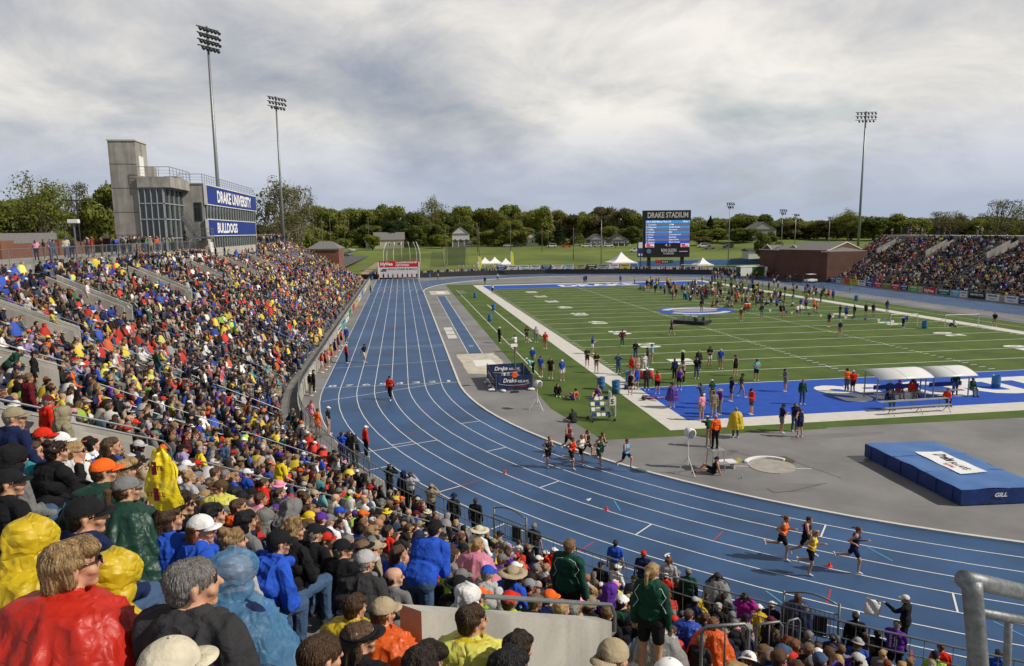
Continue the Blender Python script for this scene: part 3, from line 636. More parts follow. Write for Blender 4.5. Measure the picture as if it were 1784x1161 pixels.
# headgear, in head space
GEARM = {}
def gear_mesh(kind, lod):
    k = (kind, lod)
    if k in GEARM: return GEARM[k]
    n = 20 if lod == 'hero' else 12 if lod == 'mid' else 7; m = 10 if lod == 'hero' else 6 if lod == 'mid' else 3; mb = MB()
    def dome(rx, ry, rz, zc, yc=-.012, a1=PI/2, thick=True):
        V = []; F = []
        for i in range(m+1):
            a = a1*i/m
            for j in range(n):
                t = 2*PI*j/n; pinch = 1+.015*math.cos(6*t); V.append((rx*math.sin(a)*math.cos(t)*pinch, yc+ry*math.sin(a)*math.sin(t)*pinch, zc+rz*math.cos(a)))
        for i in range(m): F += [(i*n+j, (i+1)*n+j, (i+1)*n+(j+1) % n, i*n+(j+1) % n) for j in range(n)]
        mb.add(V, F)
    def brim(r0, r1, z, a0, a1_, droop, yc=-.012, sx=1.0):
        V = []; F = []; q = n
        for i in range(q+1):
            t = a0+(a1_-a0)*i/q; e = math.sin((i/q)*PI) if a1_-a0 < 6 else 1
            for (r, z_) in ((r0, 0), (r0+(r1-r0)*max(.08, e**.75), -droop*(1+.5*math.cos(2*t)))):
                for dz in (0, -.004): V.append((r*sx*math.cos(t), yc+r*1.13*math.sin(t), z+z_+dz))
        for i in range(q):
            o = i*4; p = o+4; F += [(o, p, p+2, o+2), (o+1, o+3, p+3, p+1), (o+2, p+2, p+3, o+3), (o, o+1, p+1, p)]
        mb.add(V, F)
    if kind == 'cap': dome(.096, .109, .092, .034); brim(.090, .158, .038, .62, PI-.62, .020); mb.ball((0, -.012, .129), .007, 6, 4)
    elif kind == 'cap_back': dome(.096, .109, .092, .034); brim(.090, .158, .036, PI+.62, 2*PI-.62, .022)
    elif kind == 'visor':
        mb.tube([(.097*math.cos(t), -.012+.11*math.sin(t), .045) for t in [2*PI*i/n for i in range(n)]], .013, 4, closed=True); brim(.090, .158, .04, .6, PI-.6, .02)
    elif kind == 'bucket': dome(.100, .112, .088, .04); brim(.098, .150, .044, 0, 2*PI, .03)
    elif kind == 'straw': dome(.100, .112, .082, .04); brim(.098, .215, .042, 0, 2*PI, .02)
    elif kind == 'beanie': dome(.101, .115, .110, .018); mb.tube([(.1*math.cos(t), -.012+.113*math.sin(t), .024) for t in [2*PI*i/n for i in range(n)]], .012, 4, closed=True)
    elif kind == 'fedora': dome(.100, .115, .10, .035); brim(.098, .160, .042, 0, 2*PI, -.006)
    elif kind == 'headset':
        mb.tube([(.104*math.cos(t), -.005, .02+.115*math.sin(t)) for t in [PI*i/8 for i in range(9)]], .009, 5)
        for s in (-1, 1): mb.ball((s*.1, -.005, .0), .032, 8, 5)
    elif kind == 'hood':
        H = lambda a, b_, ra, rb: (Vector(a), Vector(b_), ra, rb, TOP)
        pr = [H((0, -.045, .035), (0, -.005, .045), .112, .104), H((0, -.055, -.05), (0, -.05, -.10), .105, .10), H((-.05, -.0, -.07), (.05, .0, -.07), .06, .06), H((0, -.05, -.08), (0, -.06, -.17), .105, .125)]
        if lod == 'far': me = remesh(pr, 'hood', .035, 50, 0, 0, 1, False)
        else: me = remesh(pr, 'hood', .009, .6, .018, 3, 2, False)
        me.materials.append(None); GEARM[k] = me; return me
    elif kind == 'glasses':
        for s in (-1, 1):
            mb.box((s*.034, .097, .012), (.050, .006, .032)); mb.rod((s*.06, .095, .018), (s*.09, -.01, .014), .003, 5)
        mb.rod((-.01, .099, .016), (.01, .099, .016), .003, 5)
    me = mb.mesh(kind, [None], True); GEARM[k] = me; return me
def poncho_mesh(kind, lod, seed=0):                    # rain poncho over a figure, in body space
    k = ('poncho', kind, lod, seed)
    if k in GEARM: return GEARM[k]
    sit = kind != 'stand'; z = .52 if sit else .95; n, m = (112, 44) if lod == 'hero' else (64, 24) if lod == 'mid' else (16, 7); R_ = random.Random(seed*7+3)
    fr = [(R_.randint(5, 9), R_.uniform(0, 6), R_.uniform(-1.5, 1.5)), (R_.randint(11, 15), R_.uniform(0, 6), R_.uniform(-2, 2))]; V = []; F = []; top = z+.535; bot = (z-.12 if sit else z-.42)
    for i in range(m+1):
        s_ = i/m; k1 = min(1, s_/.30); k2 = max(0, (s_-.24)/.76); zc = top-.10*k1**1.6-(top-.10-bot)*k2
        for j in range(n):
            a = 2*PI*j/n; c, sn = math.cos(a), math.sin(a); rx = .080+.195*k1**.8+(.14 if sit else .15)*k2**.8; ry = .088+.085*k1+(.13 if sn < 0 else (.30 if sit else .15))*k2**.9
            rr = 1/((abs(c)/rx)**2.5+(abs(sn)/ry)**2.5)**(1/2.5); fo = 0
            for (q, ph, tw) in fr: fo += (1-abs(math.sin(q*a/2*1.0+ph+tw*s_+.5*math.sin(3*a+ph))))*(.6 if q < 10 else .3)
            rr += (.075*fo-.008)*min(1, max(0, s_-.12)*2.2); zz_ = zc+(.02*abs(c)**2-.045*abs(c)**3)*k1*(1-k2)-.05*k2*max(0, sn)*(1 if sit else 0)+.02*math.sin(2*a+ph)*k2
            V.append((rr*c, rr*sn-.01, zz_))
    F = [(i*n+j, i*n+(j+1) % n, (i+1)*n+(j+1) % n, (i+1)*n+j) for i in range(m) for j in range(n)]
    if lod != 'far':
        A_ = np.array(V); w_ = np.repeat(np.clip((np.arange(m+1)/m-.03)*5, 0, 1), n)[:, None]; d = A_*np.array([1, 1, 0]); d /= np.linalg.norm(d, axis=1)[:, None]+1e-6; A_ = A_+(d*.8+np.array([0, 0, .6]))*w_*fold(A_, .026, 1.1, seed)[:, None]; V = [tuple(q) for q in A_]
    me = MB().add(V, F).mesh('poncho', [None], True); GEARM[k] = me; return me
# palette (real-world base colours)
PAL = dict(black=(.012, .012, .014), charcoal=(.035, .035, .038), grey=(.17, .17, .17), lightgrey=(.38, .38, .39), white=(.70, .70, .70), cream=(.55, .50, .38), tan=(.36, .29, .19), khaki=(.27, .23, .15), brown=(.09, .055, .03), maroon=(.11, .012, .02),
 red=(.60, .024, .010), orange=(.80, .13, .015), yellow=(.75, .56, .02), lemon=(.78, .76, .14), lime=(.35, .62, .05), green=(.03, .25, .06), darkgreen=(.012, .06, .04), teal=(.04, .26, .30), turquoise=(.16, .50, .52), lightblue=(.14, .36, .62), blue=(.02, .08, .48), royal=(.015, .06, .42), navy=(.012, .02, .07), denim=(.05, .09, .17), purple=(.10, .03, .28), lavender=(.34, .28, .52), magenta=(.30, .012, .19), pink=(.75, .28, .40), silver=(.42, .42, .42))
HAIRC = dict(blond=(.34, .22, .10), brown=(.075, .038, .018), darkbrown=(.028, .016, .010), black=(.010, .009, .009), grey=(.20, .19, .18), auburn=(.16, .050, .018), lightbrown=(.15, .085, .04), white=(.42, .40, .38))
SKINC = [(.50, .27, .17), (.42, .215, .13), (.56, .32, .22), (.30, .14, .08), (.12, .055, .03)]
def cloth(c): return mat('fabric_'+c, PAL[c], .88, .16, 7, .9, 17, spec=.15)
def plas(c):                                           # thin plastic film: glossy, creased, lets some light through
    new = 'plastic_'+c not in MATS; m = mat('plastic_'+c, PAL[c], .46, .10, 4, .4, 11, spec=.55, stretch=(1, 1, .4), alpha={'silver': .55, 'lightblue': .5, 'yellow': .88}.get(c, 1))
    if new:
        n = m.node_tree.nodes; l = m.node_tree.links; t = n.new('ShaderNodeBsdfTranslucent'); t.inputs[0].default_value = (*PAL[c], 1); x = n.new('ShaderNodeMixShader'); x.inputs[0].default_value = .28
        l.new(n['Principled BSDF'].outputs[0], x.inputs[1]); l.new(t.outputs[0], x.inputs[2]); l.new(x.outputs[0], n['Material Output'].inputs[0])
        tc_ = n.new('ShaderNodeTexCoord'); d_ = n.new('ShaderNodeTexNoise'); d_.inputs['Scale'].default_value = 5; l.new(tc_.outputs['Object'], d_.inputs[0]); ad = n.new('ShaderNodeMixRGB'); ad.blend_type = 'ADD'; ad.inputs[0].default_value = .35; l.new(tc_.outputs['Object'], ad.inputs[1]); l.new(d_.outputs['Color'], ad.inputs[2])
        vo = n.new('ShaderNodeTexVoronoi'); vo.inputs['Scale'].default_value = 9; vo.feature = 'DISTANCE_TO_EDGE'; l.new(ad.outputs[0], vo.inputs[0]); b2 = n.new('ShaderNodeBump'); b2.inputs['Strength'].default_value = .30 if c in ('red', 'navy', 'darkgreen', 'pink') else .6; b2.inputs['Distance'].default_value = .05; l.new(vo.outputs['Distance'], b2.inputs['Height'])
        bb_ = n['Bump']; l.new(b2.outputs[0], bb_.inputs['Normal']); l.new(bb_.outputs[0], t.inputs['Normal'])
    return m
def hairm(c): return mat('hair_'+c, HAIRC[c], .5, .55, 70, .7, 120, spec=.45, stretch=(1, 1, .3))
def skinm(i): return mat('skin_%d' % i, SKINC[i], .55, .08, 12, .1, 60, spec=.35)
M_eye = mat('eye_dark', (.03, .02, .015), .4); M_lip = mat('lips', (.36, .11, .09), .5); M_glass = mat('sunglasses', (.01, .01, .012), .1, spec=.7)
def decal(par, me, m, nm, txts=(), lines=(), n=(0, -1, 0), lift=.006):
    """lettering or piping laid on a garment, projected along -n in the garment's own space"""
    T = BVHTree.FromPolygons([v.co.copy() for v in me.vertices], [tuple(p.vertices) for p in me.polygons]); n = Vector(n); t_ = MB()
    for (tx, o_, ux, uy, h, wd) in txts: text_mb(t_, tx, o_, ux, uy, h, wd, .03)
    for pts, rad in lines:
        P_ = []
        for a, b_ in zip(pts, pts[1:]):
            for k in range(8): P_.append(Vector(a).lerp(Vector(b_), k/8))
        Q_ = []
        for p in P_+[Vector(pts[-1])]:
            h_ = T.ray_cast(p+n*.8, -n); Q_.append((h_[0] if h_[0] else p)+n*.002)
        MB.tube(t_, Q_, rad, 5); 
    if txts:
        V = []
        for v in t_.v: h_ = T.ray_cast(Vector(v)+n*.8, -n); V.append(tuple((h_[0]+n*lift) if h_[0] else v))
        t_.v = V
    return t_.build(nm, m, par)
def put(o, mats_):
    for i, m_ in enumerate(mats_):
        if i < len(o.material_slots): o.material_slots[i].link = 'OBJECT'; o.material_slots[i].material = m_
PEOPLE = []
def person(pose, loc, rz, top='black', bot='denim', shoe='charcoal', hair='short', hc='brown', hat=None, hatc='white', skin=0, lod='mid', scale=1.0, bulk=0.0, poncho=None, hood=None, glasses=False, label=None, group=None, seed=0):
    if poncho: bulk = 0.0
    me, HM = body(pose, lod, bulk); o = bpy.data.objects.new('person', me); COL.objects.link(o)
    o.location = loc; o.rotation_euler.z = rz; o.scale = (scale,)*3
    put(o, [skinm(skin), plas(poncho) if poncho and poncho not in ('lightblue', 'silver') else cloth(top), cloth(bot), cloth(shoe), M_eye, M_lip])
    def child(nm, me_, m_, M):
        c = bpy.data.objects.new(nm, me_); COL.objects.link(c); c.parent = o; c.matrix_local = M; put(c, [m_]); return c
    if hat != 'hood' and hair not in (None, 'bald'):
        h = hair if not hat else ('crop' if hair in ('short', 'curly', 'bun', 'crop', 'ring') else hair+'_u')
        hh = child('hair', hair_mesh(h, lod), hairm(hc), HM)
        if lod == 'hero' and not hat:
            c = child('hair_locks', GEARM.setdefault(('loc', h), strands_mesh(h)) if ('loc', h) not in GEARM else GEARM[('loc', h)], hairm(hc), Matrix()); c.parent = hh; c.name = 'locks'
    if hat: child({'hood': 'hood', 'cap': 'cap', 'cap_back': 'cap', 'visor': 'visor', 'straw': 'straw_hat', 'bucket': 'bucket_hat', 'beanie': 'knit_hat', 'fedora': 'felt_hat', 'headset': 'headset'}[hat], gear_mesh(hat, lod), plas(hatc) if (hat == 'hood' and poncho) else cloth(hatc), HM)
    if glasses: child('sunglasses', gear_mesh('glasses', lod), M_glass, HM)
    if poncho: child('poncho', poncho_mesh('stand' if pose.startswith(('stand', 'walk')) else 'sit', lod, seed % 3), plas(poncho), Matrix.Translation((0, .01, POSES[pose].get('kind', 'sit') == 'sit' and .52 or .95)) @ Matrix.Rotation(-POSES[pose].get('lean', .12)*.95, 4, 'X') @ Matrix.Translation((0, 0, POSES[pose].get('kind', 'sit') == 'sit' and -.52 or -.95)))
    if hood:                                           # hood lying on the shoulders
        k = ('hood_down', lod)
        if k not in GEARM:
            Hh = lambda a, b_, ra, rb: (Vector(a), Vector(b_), ra, rb, TOP)
            m_ = remesh([Hh((-.07, -.085, -.15), (.07, -.085, -.15), 0.055, .055), Hh((-.09, -.03, -.15), (-.07, .05, -.17), .045, .03), Hh((.09, -.03, -.15), (.07, .05, -.17), .045, .03), Hh((0, -.12, -.19), (0, -.13, -.24), .07, .05)], 'hood', .009, .6, .020, 2, 2, False); m_.materials.append(None); GEARM[k] = m_
        child('hood', GEARM[k], (plas if poncho else cloth)(hood), Matrix.Translation(HM.translation))
    tag(o, label, 'person', group); o['_d'] = 0
    del o['_d']; PEOPLE.append(o); return o
# ================================================================ buildings, poles, signs
M_dark = mat('dark_metal', (.03, .032, .035), .5, .1, 5); M_glassd = mat('window_glass', (.02, .028, .025), .08, .2, .5, spec=.8)
M_conc2 = concrete_mat('tower_concrete', (.37, .35, .32), .33); M_conc3 = concrete_mat('light_concrete', (.50, .47, .41), .2)
M_frame = mat('window_frame', (.30, .32, .34), .5, .08, 4); M_sign = mat('sign_blue', (.009, .032, .21), .6, .1, .6, world=True); M_swhite = mat('sign_white', (.80, .80, .80), .6, .03)
M_brick = brick_mat('red_brick', (.20, .065, .035), (.26, .09, .05), (.30, .24, .19)); M_brickd = brick_mat('brown_brick', (.125, .052, .034), (.155, .066, .045), (.15, .105, .08), 3)
M_shing = mat('shingle_grey', (.17, .165, .16), .9, .25, 4, .4, 30, world=True); M_stone = mat('coping_stone', (.50, .47, .40), .8, .1, 2)
M_wht = mat('white_paint', (.72, .72, .70), .6, .06, 2); M_tent = mat('tent_fabric', (.80, .80, .78), .7, .05, 2)
FX, FY0, FY1 = -41.2, 55.2, 85.6
pb = thing('press_box', 'grey concrete press box with stair tower and blue lettered signs above the left grandstand', 'building', (FX, FY0, 0))
def rel(mb, o): mb.v = [(x-o.x, y_-o.y, z-o.z) for x, y_, z in mb.v]; return mb
def pbp(mb, nm, m, parent=pb, **k): return rel(mb, pb.location).build(nm, m, parent, **k)
pbp(MB().bx((FX-6, FY0, 8.4), (FX-.02, FY1, 11.0)), 'ground_floor', M_conc3)
pbp(MB().prism([(FX-6, FY0), (FX-.15, FY0), (FX-.15, FY1), (FX-6, FY1)], 11.0, 17.85), 'upper_floors', M_conc2)
wn = pbp(MB().bx((FX-.2, FY0+1.5, 9.9), (FX+.03, FY1-.3, 11.35)), 'window_band', M_glassd)
for i in range(22): y_ = FY0+1.5+i*(FY1-FY0-1.8)/21; pbp(MB().bx((FX+.03, y_-.05, 9.9), (FX+.12, y_+.05, 11.35)), 'mullion', M_frame)
wn = pbp(MB().bx((FX-.2, FY0+.25, 13.55), (FX+.03, FY1-.1, 15.35)), 'window_band', M_glassd)
for i in range(20): y_ = FY0+.25+i*(FY1-FY0-.35)/19; pbp(MB().bx((FX+.03, y_-.06, 13.55), (FX+.14, y_+.06, 15.35)), 'mullion', M_frame)
for z0, z1, y0, y1, tx, wd in ((15.4, 17.75, FY0, FY1+.6, 'DRAKE UNIVERSITY', 21.5), (11.45, 13.45, FY0-.2, FY1-1, 'BULLDOGS', 11.6)):
    s_ = pbp(MB().bx((FX-.1, y0, z0), (FX+.22, y1, z1)), 'sign_panel', M_sign)
    f_ = MB(); 
    for a, c in (((y0-.08, z0-.1), (y1+.08, z0)), ((y0-.08, z1), (y1+.08, z1+.1)), ((y0-.08, z0), (y0, z1)), ((y1, z0), (y1+.08, z1))): f_.bx((FX-.1, a[0], a[1]), (FX+.26, c[0], c[1]))
    fr = rel(f_, pb.location).build('sign_frame', M_wht); fr.parent = s_
    t_ = MB(); yc = (y0+y1)/2+(.4 if wd > 15 else -4.6); text_mb(t_, tx, (FX+.25, yc, (z0+z1)/2-(z1-z0)*.31), (0, 1, 0), (0, 0, 1), (z1-z0)*.63, wd, .035); rel(t_, pb.location).build('lettering', M_swhite).parent = s_
# roof railing, roof slab, plant boxes
pbp(MB().bx((FX-6.1, FY0-.1, 17.85), (FX-.1, FY1+.1, 18.0)), 'roof', M_conc2)
rr = MB(); 
def rail_run(mb, A, B, h=1.1, st=1.1, mids=(.5,)):
    A, B = Vector(A), Vector(B); n_ = max(1, int((B-A).length/st)); U = V3(0, 0, h)
    mb.rod(A+U, B+U, .035, 5)
    for m__ in mids: mb.rod(A+U*m__, B+U*m__, .02, 4)
    for i in range(n_+1): q = A.lerp(B, i/n_); mb.rod(q, q+U, .03, 4)
rail_run(rr, (FX-.2, FY0, 18), (FX-.2, FY1, 18), mids=(.35, .65)); rail_run(rr, (FX-3, FY0, 18), (FX-.2, FY0, 18), mids=(.35, .65)); pbp(rr, 'roof_railing', M_rail)
pbp(MB().bx((FX-5.0, FY0+1, 18), (FX-3.4, FY0+3.5, 18.9)), 'roof_unit', M_conc2); pbp(MB().bx((FX-5.3, FY0-5, 18.2), (FX-4.2, FY0-4, 19.5)), 'roof_unit', M_conc2)
# tower
TX, TY = -47.2, 48.0
tw = MB(); tw.prism([(TX-2.2, TY), (TX+.7, TY), (TX+.7, TY+3.6), (TX-2.2, TY+3.6)], 8, 22.2); pbp(tw, 'stair_tower', M_conc2)
jm = MB()
for z in (11.6, 14.2, 16.9, 19.6): jm.bx((TX-2.22, TY-.015, z), (TX+.72, TY-.002, z+.05))
pbp(jm, 'panel_joints', M_dark)
pbp(MB().bx((TX-2.3, TY-.1, 22.2), (TX+.8, TY+3.7, 22.35)), 'tower_coping', M_stone)
pbp(MB().bx((TX+.7, TY+.8, 18.4), (TX+.76, TY+2.2, 20.6)), 'roof_door', M_wht)
# lobby with glazed corner
LX0, LX1, LY0, LY1 = TX+.7, -43.9, 47.6, FY0
pbp(MB().bx((LX0, LY0, 17.0), (LX1+1.0, LY1-.1, 18.2)), 'canopy', M_conc2); pbp(MB().bx((LX0, LY0+.3, 8), (LX1, LY1, 17.0)), 'lobby_glazing', M_glassd)
m_ = MB()
for z in (8.6, 11.2, 13.4, 15.2, 16.95):
    m_.bx((LX0, LY0+.15, z-.06), (LX1+.15, LY0+.32, z+.06)); m_.bx((LX1-.02, LY0+.15, z-.06), (LX1+.15, LY1, z+.06))
for i in range(5): x_ = LX0+(LX1-LX0)*i/4; m_.bx((x_-.035, LY0+.13, 8), (x_+.035, LY0+.34, 17))
for i in range(5): y_ = LY0+.25+(LY1-LY0-.3)*i/4; m_.bx((LX1-.02, y_-.035, 8), (LX1+.17, y_+.035, 17))
pbp(m_, 'glazing_bars', M_frame)
rr = MB(); rail_run(rr, (LX0, LY0, 18.2), (LX1+1, LY0, 18.2), mids=(.35, .65)); rail_run(rr, (LX1+1, LY0, 18.2), (LX1+1, LY1, 18.2), mids=(.35, .65)); pbp(rr, 'roof_railing', M_rail)
pbp(MB().bx((FX-1.35, FY0-.06, 13.3), (FX-.45, FY0+.02, 15.6)), 'side_window', M_glassd)
# outside stair zig-zag
st = MB()
def flight(a, b): 
    A, B = Vector(a), Vector(b); n_ = 12
    for i in range(n_): q = A.lerp(B, (i+.5)/n_); st.box(q, (abs(B.x-A.x)/n_+.12, 1.2, .16))
    for yo in (-.62, .62): st.tube([A+V3(0, yo, -.15), B+V3(0, yo, -.15)], .12, 4); st.tube([A+V3(0, yo, 1.0), B+V3(0, yo, 1.0)], .03, 4); st.tube([A+V3(0, yo, .5), B+V3(0, yo, .5)], .018, 4)
    for i in range(7):
        q = A.lerp(B, i/6)
        for yo in (-.62, .62): st.rod(q+V3(0, yo, 0), q+V3(0, yo, 1), .02, 4)
flight((LX1+.1, FY0-1.2, 13.9), (FX-.9, FY0-1.2, 11.3)); st.bx((FX-.9, FY0-1.9, 11.1), (FX+.8, FY0-.2, 11.3)); rail_run(st, (FX-.9, FY0-1.9, 11.3), (FX+.8, FY0-1.9, 11.3), 1.0, .4); rail_run(st, (FX+.8, FY0-1.9, 11.3), (FX+.8, FY0-.2, 11.3), 1.0, .4)
flight((FX-.6, FY0-2.6, 11.2), (LX1+.2, FY0-2.6, 9.2)); pbp(st, 'outside_stair', M_rail)
pbp(MB().bx((FX-.02, FY0+.6, 9.3), (FX+.1, FY0+2.0, 10.6)), 'ticket_window', M_wht)
# brick wall and railing at the back of the concourse
for yr, lab in (((-28, 61), 'long red brick wall at the back of the left concourse'),):
    wbk = MB(); wbk.bx((-53, yr[0], 5), (-52.6, yr[1], 10.95)); 
    for i in range(8): yy = yr[0]+3+i*11; wbk.bx((-53.2, yy, 5), (-52.4, yy+2.2, 11.25))
    tag(wbk.build('brick_wall', M_brick), lab, 'wall')
rr = MB()
def curve_rail(mb, R, z, sa, sb, h=1.05, st_=2.4):
    ss = []; s = sa
    while s < sb: ss.append(s); s += st_
    U = V3(0, 0, 1); pts = [P(R, s)+U*z for s in ss]
    mb.tube([p+U*h for p in pts], .03, 5); mb.tube([p+U*.12 for p in pts], .02, 4)
    for p in pts: mb.rod(p, p+U*h, .028, 5)
    for a, c in zip(pts, pts[1:]):
        n_ = 14
        for i in range(1, n_): q = a.lerp(c, i/n_); mb.rod(q+U*.12, q+U*h, .007, 3)
curve_rail(rr, 66.2, 9.75, 76, 132)
tag(rr.build('concourse_railing', M_rail), 'grey steel balustrade along the concourse above the left stand', 'railing')
# lamps
def light_pole(u, v, H, rows, nper, lab, hd, wide=4.6, base_r=.34, grp='stadium floodlight masts'):
    q = gp(u, v, H); z0 = max(0, terr(q.x, q.y)); r = thing('light_pole', lab, 'light pole', (q.x, q.y, z0), 0, grp); h = H-z0
    MB().tube([(0, 0, 0), (0, 0, h*.5), (0, 0, h)], [base_r, base_r*.75, base_r*.45], 12).build('mast', M_rail, r, True)
    R = Matrix.Rotation(hd, 3, 'Z')
    for k in range(rows):
        z = h-.3-k*(.86 if rows == 4 else .95); MB().box((0, .12, z), (wide, .12, .14)).build('cross_arm', M_dark, r, loc=(0, 0, 0), rz=hd)
        n_ = nper-(1 if k == rows-1 else 0)
        for i in range(n_):
            x = (i-(n_-1)/2)*wide/nper*1.02; mb = MB(); d = Vector((0, .45, -.35)).normalized()
            mb.tube([(x, .15, z-.1), Vector((x, .3, z-.22)), Vector((x, .3, z-.22))+d*.25, Vector((x, .3, z-.22))+d*.5], [.06, .11, .20, .24], 9)
            mb.build('floodlight', M_dark, r, True, loc=(0, 0, 0), rz=hd)
    return r
light_pole(360, 46, 41, 4, 6, 'tallest floodlight mast, behind the press box roof', -2.25, 3.6, .34)
light_pole(480, 168, 41, 3, 6, 'floodlight mast between the press box and the bare trees', -2.3, 4.8, .34)
light_pole(1509, 194, 41, 3, 6, 'grey floodlight mast beside the brown brick building on the right', 2.9, 5.2, .38)
def pole_at(u, vt, vb, t, rows, nper, lab, hd=PI, wide=2.6, r_=.16):
    b_ = at(u, vb, t); top = at(u, vt, t); return light_pole(u, vt, top.z, rows, nper, lab, hd, wide, r_, 'smaller light poles beyond the track')
for u, vt, t, rows, lab in ((1272, 352, 205, 2, 'light pole just right of the scoreboard'), (1048, 376, 205, 1, 'light pole by the large white tent, left of the scoreboard'), (1364, 364, 230, 2, 'thin double headed light pole behind the brick building, left one'), (1387, 372, 230, 1, 'thin wide headed light pole behind the brick building, middle one'), (1446, 377, 240, 1, 'thin light pole behind the brick building, right one')):
    pole_at(u, vt, 440, t, rows, 4, lab)
def wood_pole(u, vt, t, lab, arm=True):
    top = at(u, vt, t); z0 = terr(top.x, top.y); r = thing('utility_pole', lab, 'utility pole', (top.x, top.y, z0), 0, 'wooden utility poles'); h = top.z-z0
    MB().tube([(0, 0, 0), (0, 0, h)], [.15, .10], 7).build('post', mat('pole_wood', (.13, .11, .09), .9, .2, 4), r, True)
    if arm: MB().box((0, 0, h-.6), (2.2, .12, .12)).build('cross_arm', M_dark, r)
for i, (u, vt, t) in enumerate(((545, 376, 250), (560, 378, 280), (574, 379, 300), (587, 380, 330), (600, 381, 350), (607, 384, 370), (641, 381, 330), (776, 396, 245), (831, 388, 300), (834, 395, 235), (889, 396, 285), (944, 397, 300), (955, 394, 330), (999, 396, 260), (1073, 399, 320))):
    nm = ('first', 'second', 'third', 'fourth', 'fifth', 'sixth')
    lab = ('%s utility pole from the left along the parking road' % nm[i]) if i < 6 else ['utility pole left of the grey roofed house', 'utility pole by the throwing cage netting', 'utility pole right of the white gabled house', 'shorter post beside the pole right of the gabled house', 'utility pole behind the white peaked tents', 'utility pole left of the white van on the street', 'utility pole between the parked vans and dark conifer', 'pale post in the grass left of the large tent', 'utility pole left of the scoreboard by the last houses'][i-6]
    wood_pole(u, vt, t, lab, i % 3 != 2)
wr = MB()
for a, b_, t1, t2 in (((446, 402), (545, 385), 120, 250), ((446, 410), (560, 385), 120, 280), ((607, 388), (776, 400), 370, 330), ((776, 400), (889, 400), 330, 330), ((889, 400), (999, 400), 330, 330), ((999, 400), (1120, 402), 330, 330), ((0, 385), (130, 378), 120, 120), ((545, 384), (650, 383), 250, 330)):
    A, B = at(*a, t1), at(*b_, t2); wr.tube([A.lerp(B, i/8)-V3(0, 0, .8*math.sin(PI*i/8)) for i in range(9)], .03, 3)
tag(wr.build('overhead_wires', M_dark), 'thin overhead wires strung between the utility poles', 'wires')
# parking lot lamps at left
for u, vt, t, two, lab in ((133, 349, 78, 1, 'black T shaped parking lamp post behind the left concourse'),):
    top = at(u, vt, t); r = thing('lamp_post', lab, 'lamp post', (top.x, top.y, 4.5)); h = top.z-4.5
    MB().rod((0, 0, 0), (0, 0, h), .09, 8).build('post', M_dark, r)
    MB().box((0, 0, h), (2.6, .12, .10)).build('cross_arm', M_dark, r); 
    for s in (-1, 1): MB().box((s*1.0, 0, h), (.9, .45, .14)).build('lamp_head', M_dark, r)
top = at(128, 386, 49); r = thing('camera_post', 'silver timing camera box on a post beside the concourse railing', 'camera', (top.x, top.y, 9.75)); h = top.z-9.75
MB().rod((0, 0, 0), (0, 0, h-.1), .06, 8).build('post', M_galv, r); MB().box((0, 0, h), (.7, .4, .28)).build('housing', M_wht, r, bev=.03, loc=(0, 0, 0))
# scoreboard
sbt = 200.0; q0 = at(1121, 449, sbt); q1 = at(1201, 449, sbt); qt = at(1161, 367, sbt); W_ = (q1-q0).length; sx = (q1-q0).normalized(); hd = math.atan2(sx.y, sx.x); zb, ztp = q0.z, qt.z
sb = thing('scoreboard', 'tall stadium video scoreboard listing race entrants in blue and grey rows', 'scoreboard', ((q0.x+q1.x)/2, (q0.y+q1.y)/2, 0), hd)
Hs = ztp-zb; sz = Hs/82.0
def sbb(x0, x1, v0, v1, y0, y1): return MB().bx((x0, y0, ztp-v1*sz), (x1, y1, ztp-v0*sz))
M_sb = mat('scoreboard_black', (.012, .013, .014), .6)
sbb(-W_/2-.1, W_/2, 0, 82, 0, 1.2).build('cabinet', M_sb, sb)
sbb(-W_/2-.3, W_/2+.1, 0, 16, -.15, 1.3).build('header_panel', M_sb, sb)
t_ = MB(); text_mb(t_, 'DRAKE STADIUM', (.15, -.2, ztp-12.6*sz), (1, 0, 0), (0, 0, 1), 9.2*sz, 11.5, .03); t_.build('lettering', mat('lettering_cream', (.55, .53, .44), .6), sb)
cols = [(.06, .27, .60)]+[(.14, .125, .155), (.03, .20, .62)]*4; blues = [(.05, .27, .62), (.04, .22, .62), (.02, .12, .60), (.01, .07, .55)]
rows = [('Girls 800 Meter Run 3A', 'Heat 1'), ('1  Crawford', 'ADM'), ('2  Engstrom', 'South Hardin'), ('3  Steffen', 'Panorama'), ('4  Kerrdin', 'Mid'), ('5  Kriete', 'Woodward-G'), ('6  Spiers', 'Beckman'), ('7  Johnson', 'Aplin-Parke'), ('8  Spenser', 'Davis County')]
for i in range(9):
    v0 = 17.2+(0 if i == 0 else 5.6+(i-1)*4.35); v1 = v0+(5.3 if i == 0 else 4.1)
    c_ = cols[0] if i == 0 else ((.15, .135, .165) if i % 2 else blues[i//2-1])
    pn = sbb(-W_/2+.45, W_/2-.1, v0, v1, -.08, 0).build('screen_row', mat('screen_%d' % i, c_, .4, .02, 1, emit=.55), sb)
    t_ = MB(); zc = ztp-(v0+v1)/2*sz-.17
    text_mb(t_, rows[i][0], (-W_/2+.7, -.11, zc), (1, 0, 0), (0, 0, 1), .40 if i else .5, None, .01, align='LEFT'); text_mb(t_, rows[i][1], ((.6 if i else W_/2-.3), -.11, zc), (1, 0, 0), (0, 0, 1), .40 if i else .5, None, .01, align='LEFT' if i else 'RIGHT')
    t_.build('lettering', mat('screen_text', (.8, .82, .85), .5, .02, 1, emit=.6), pn)
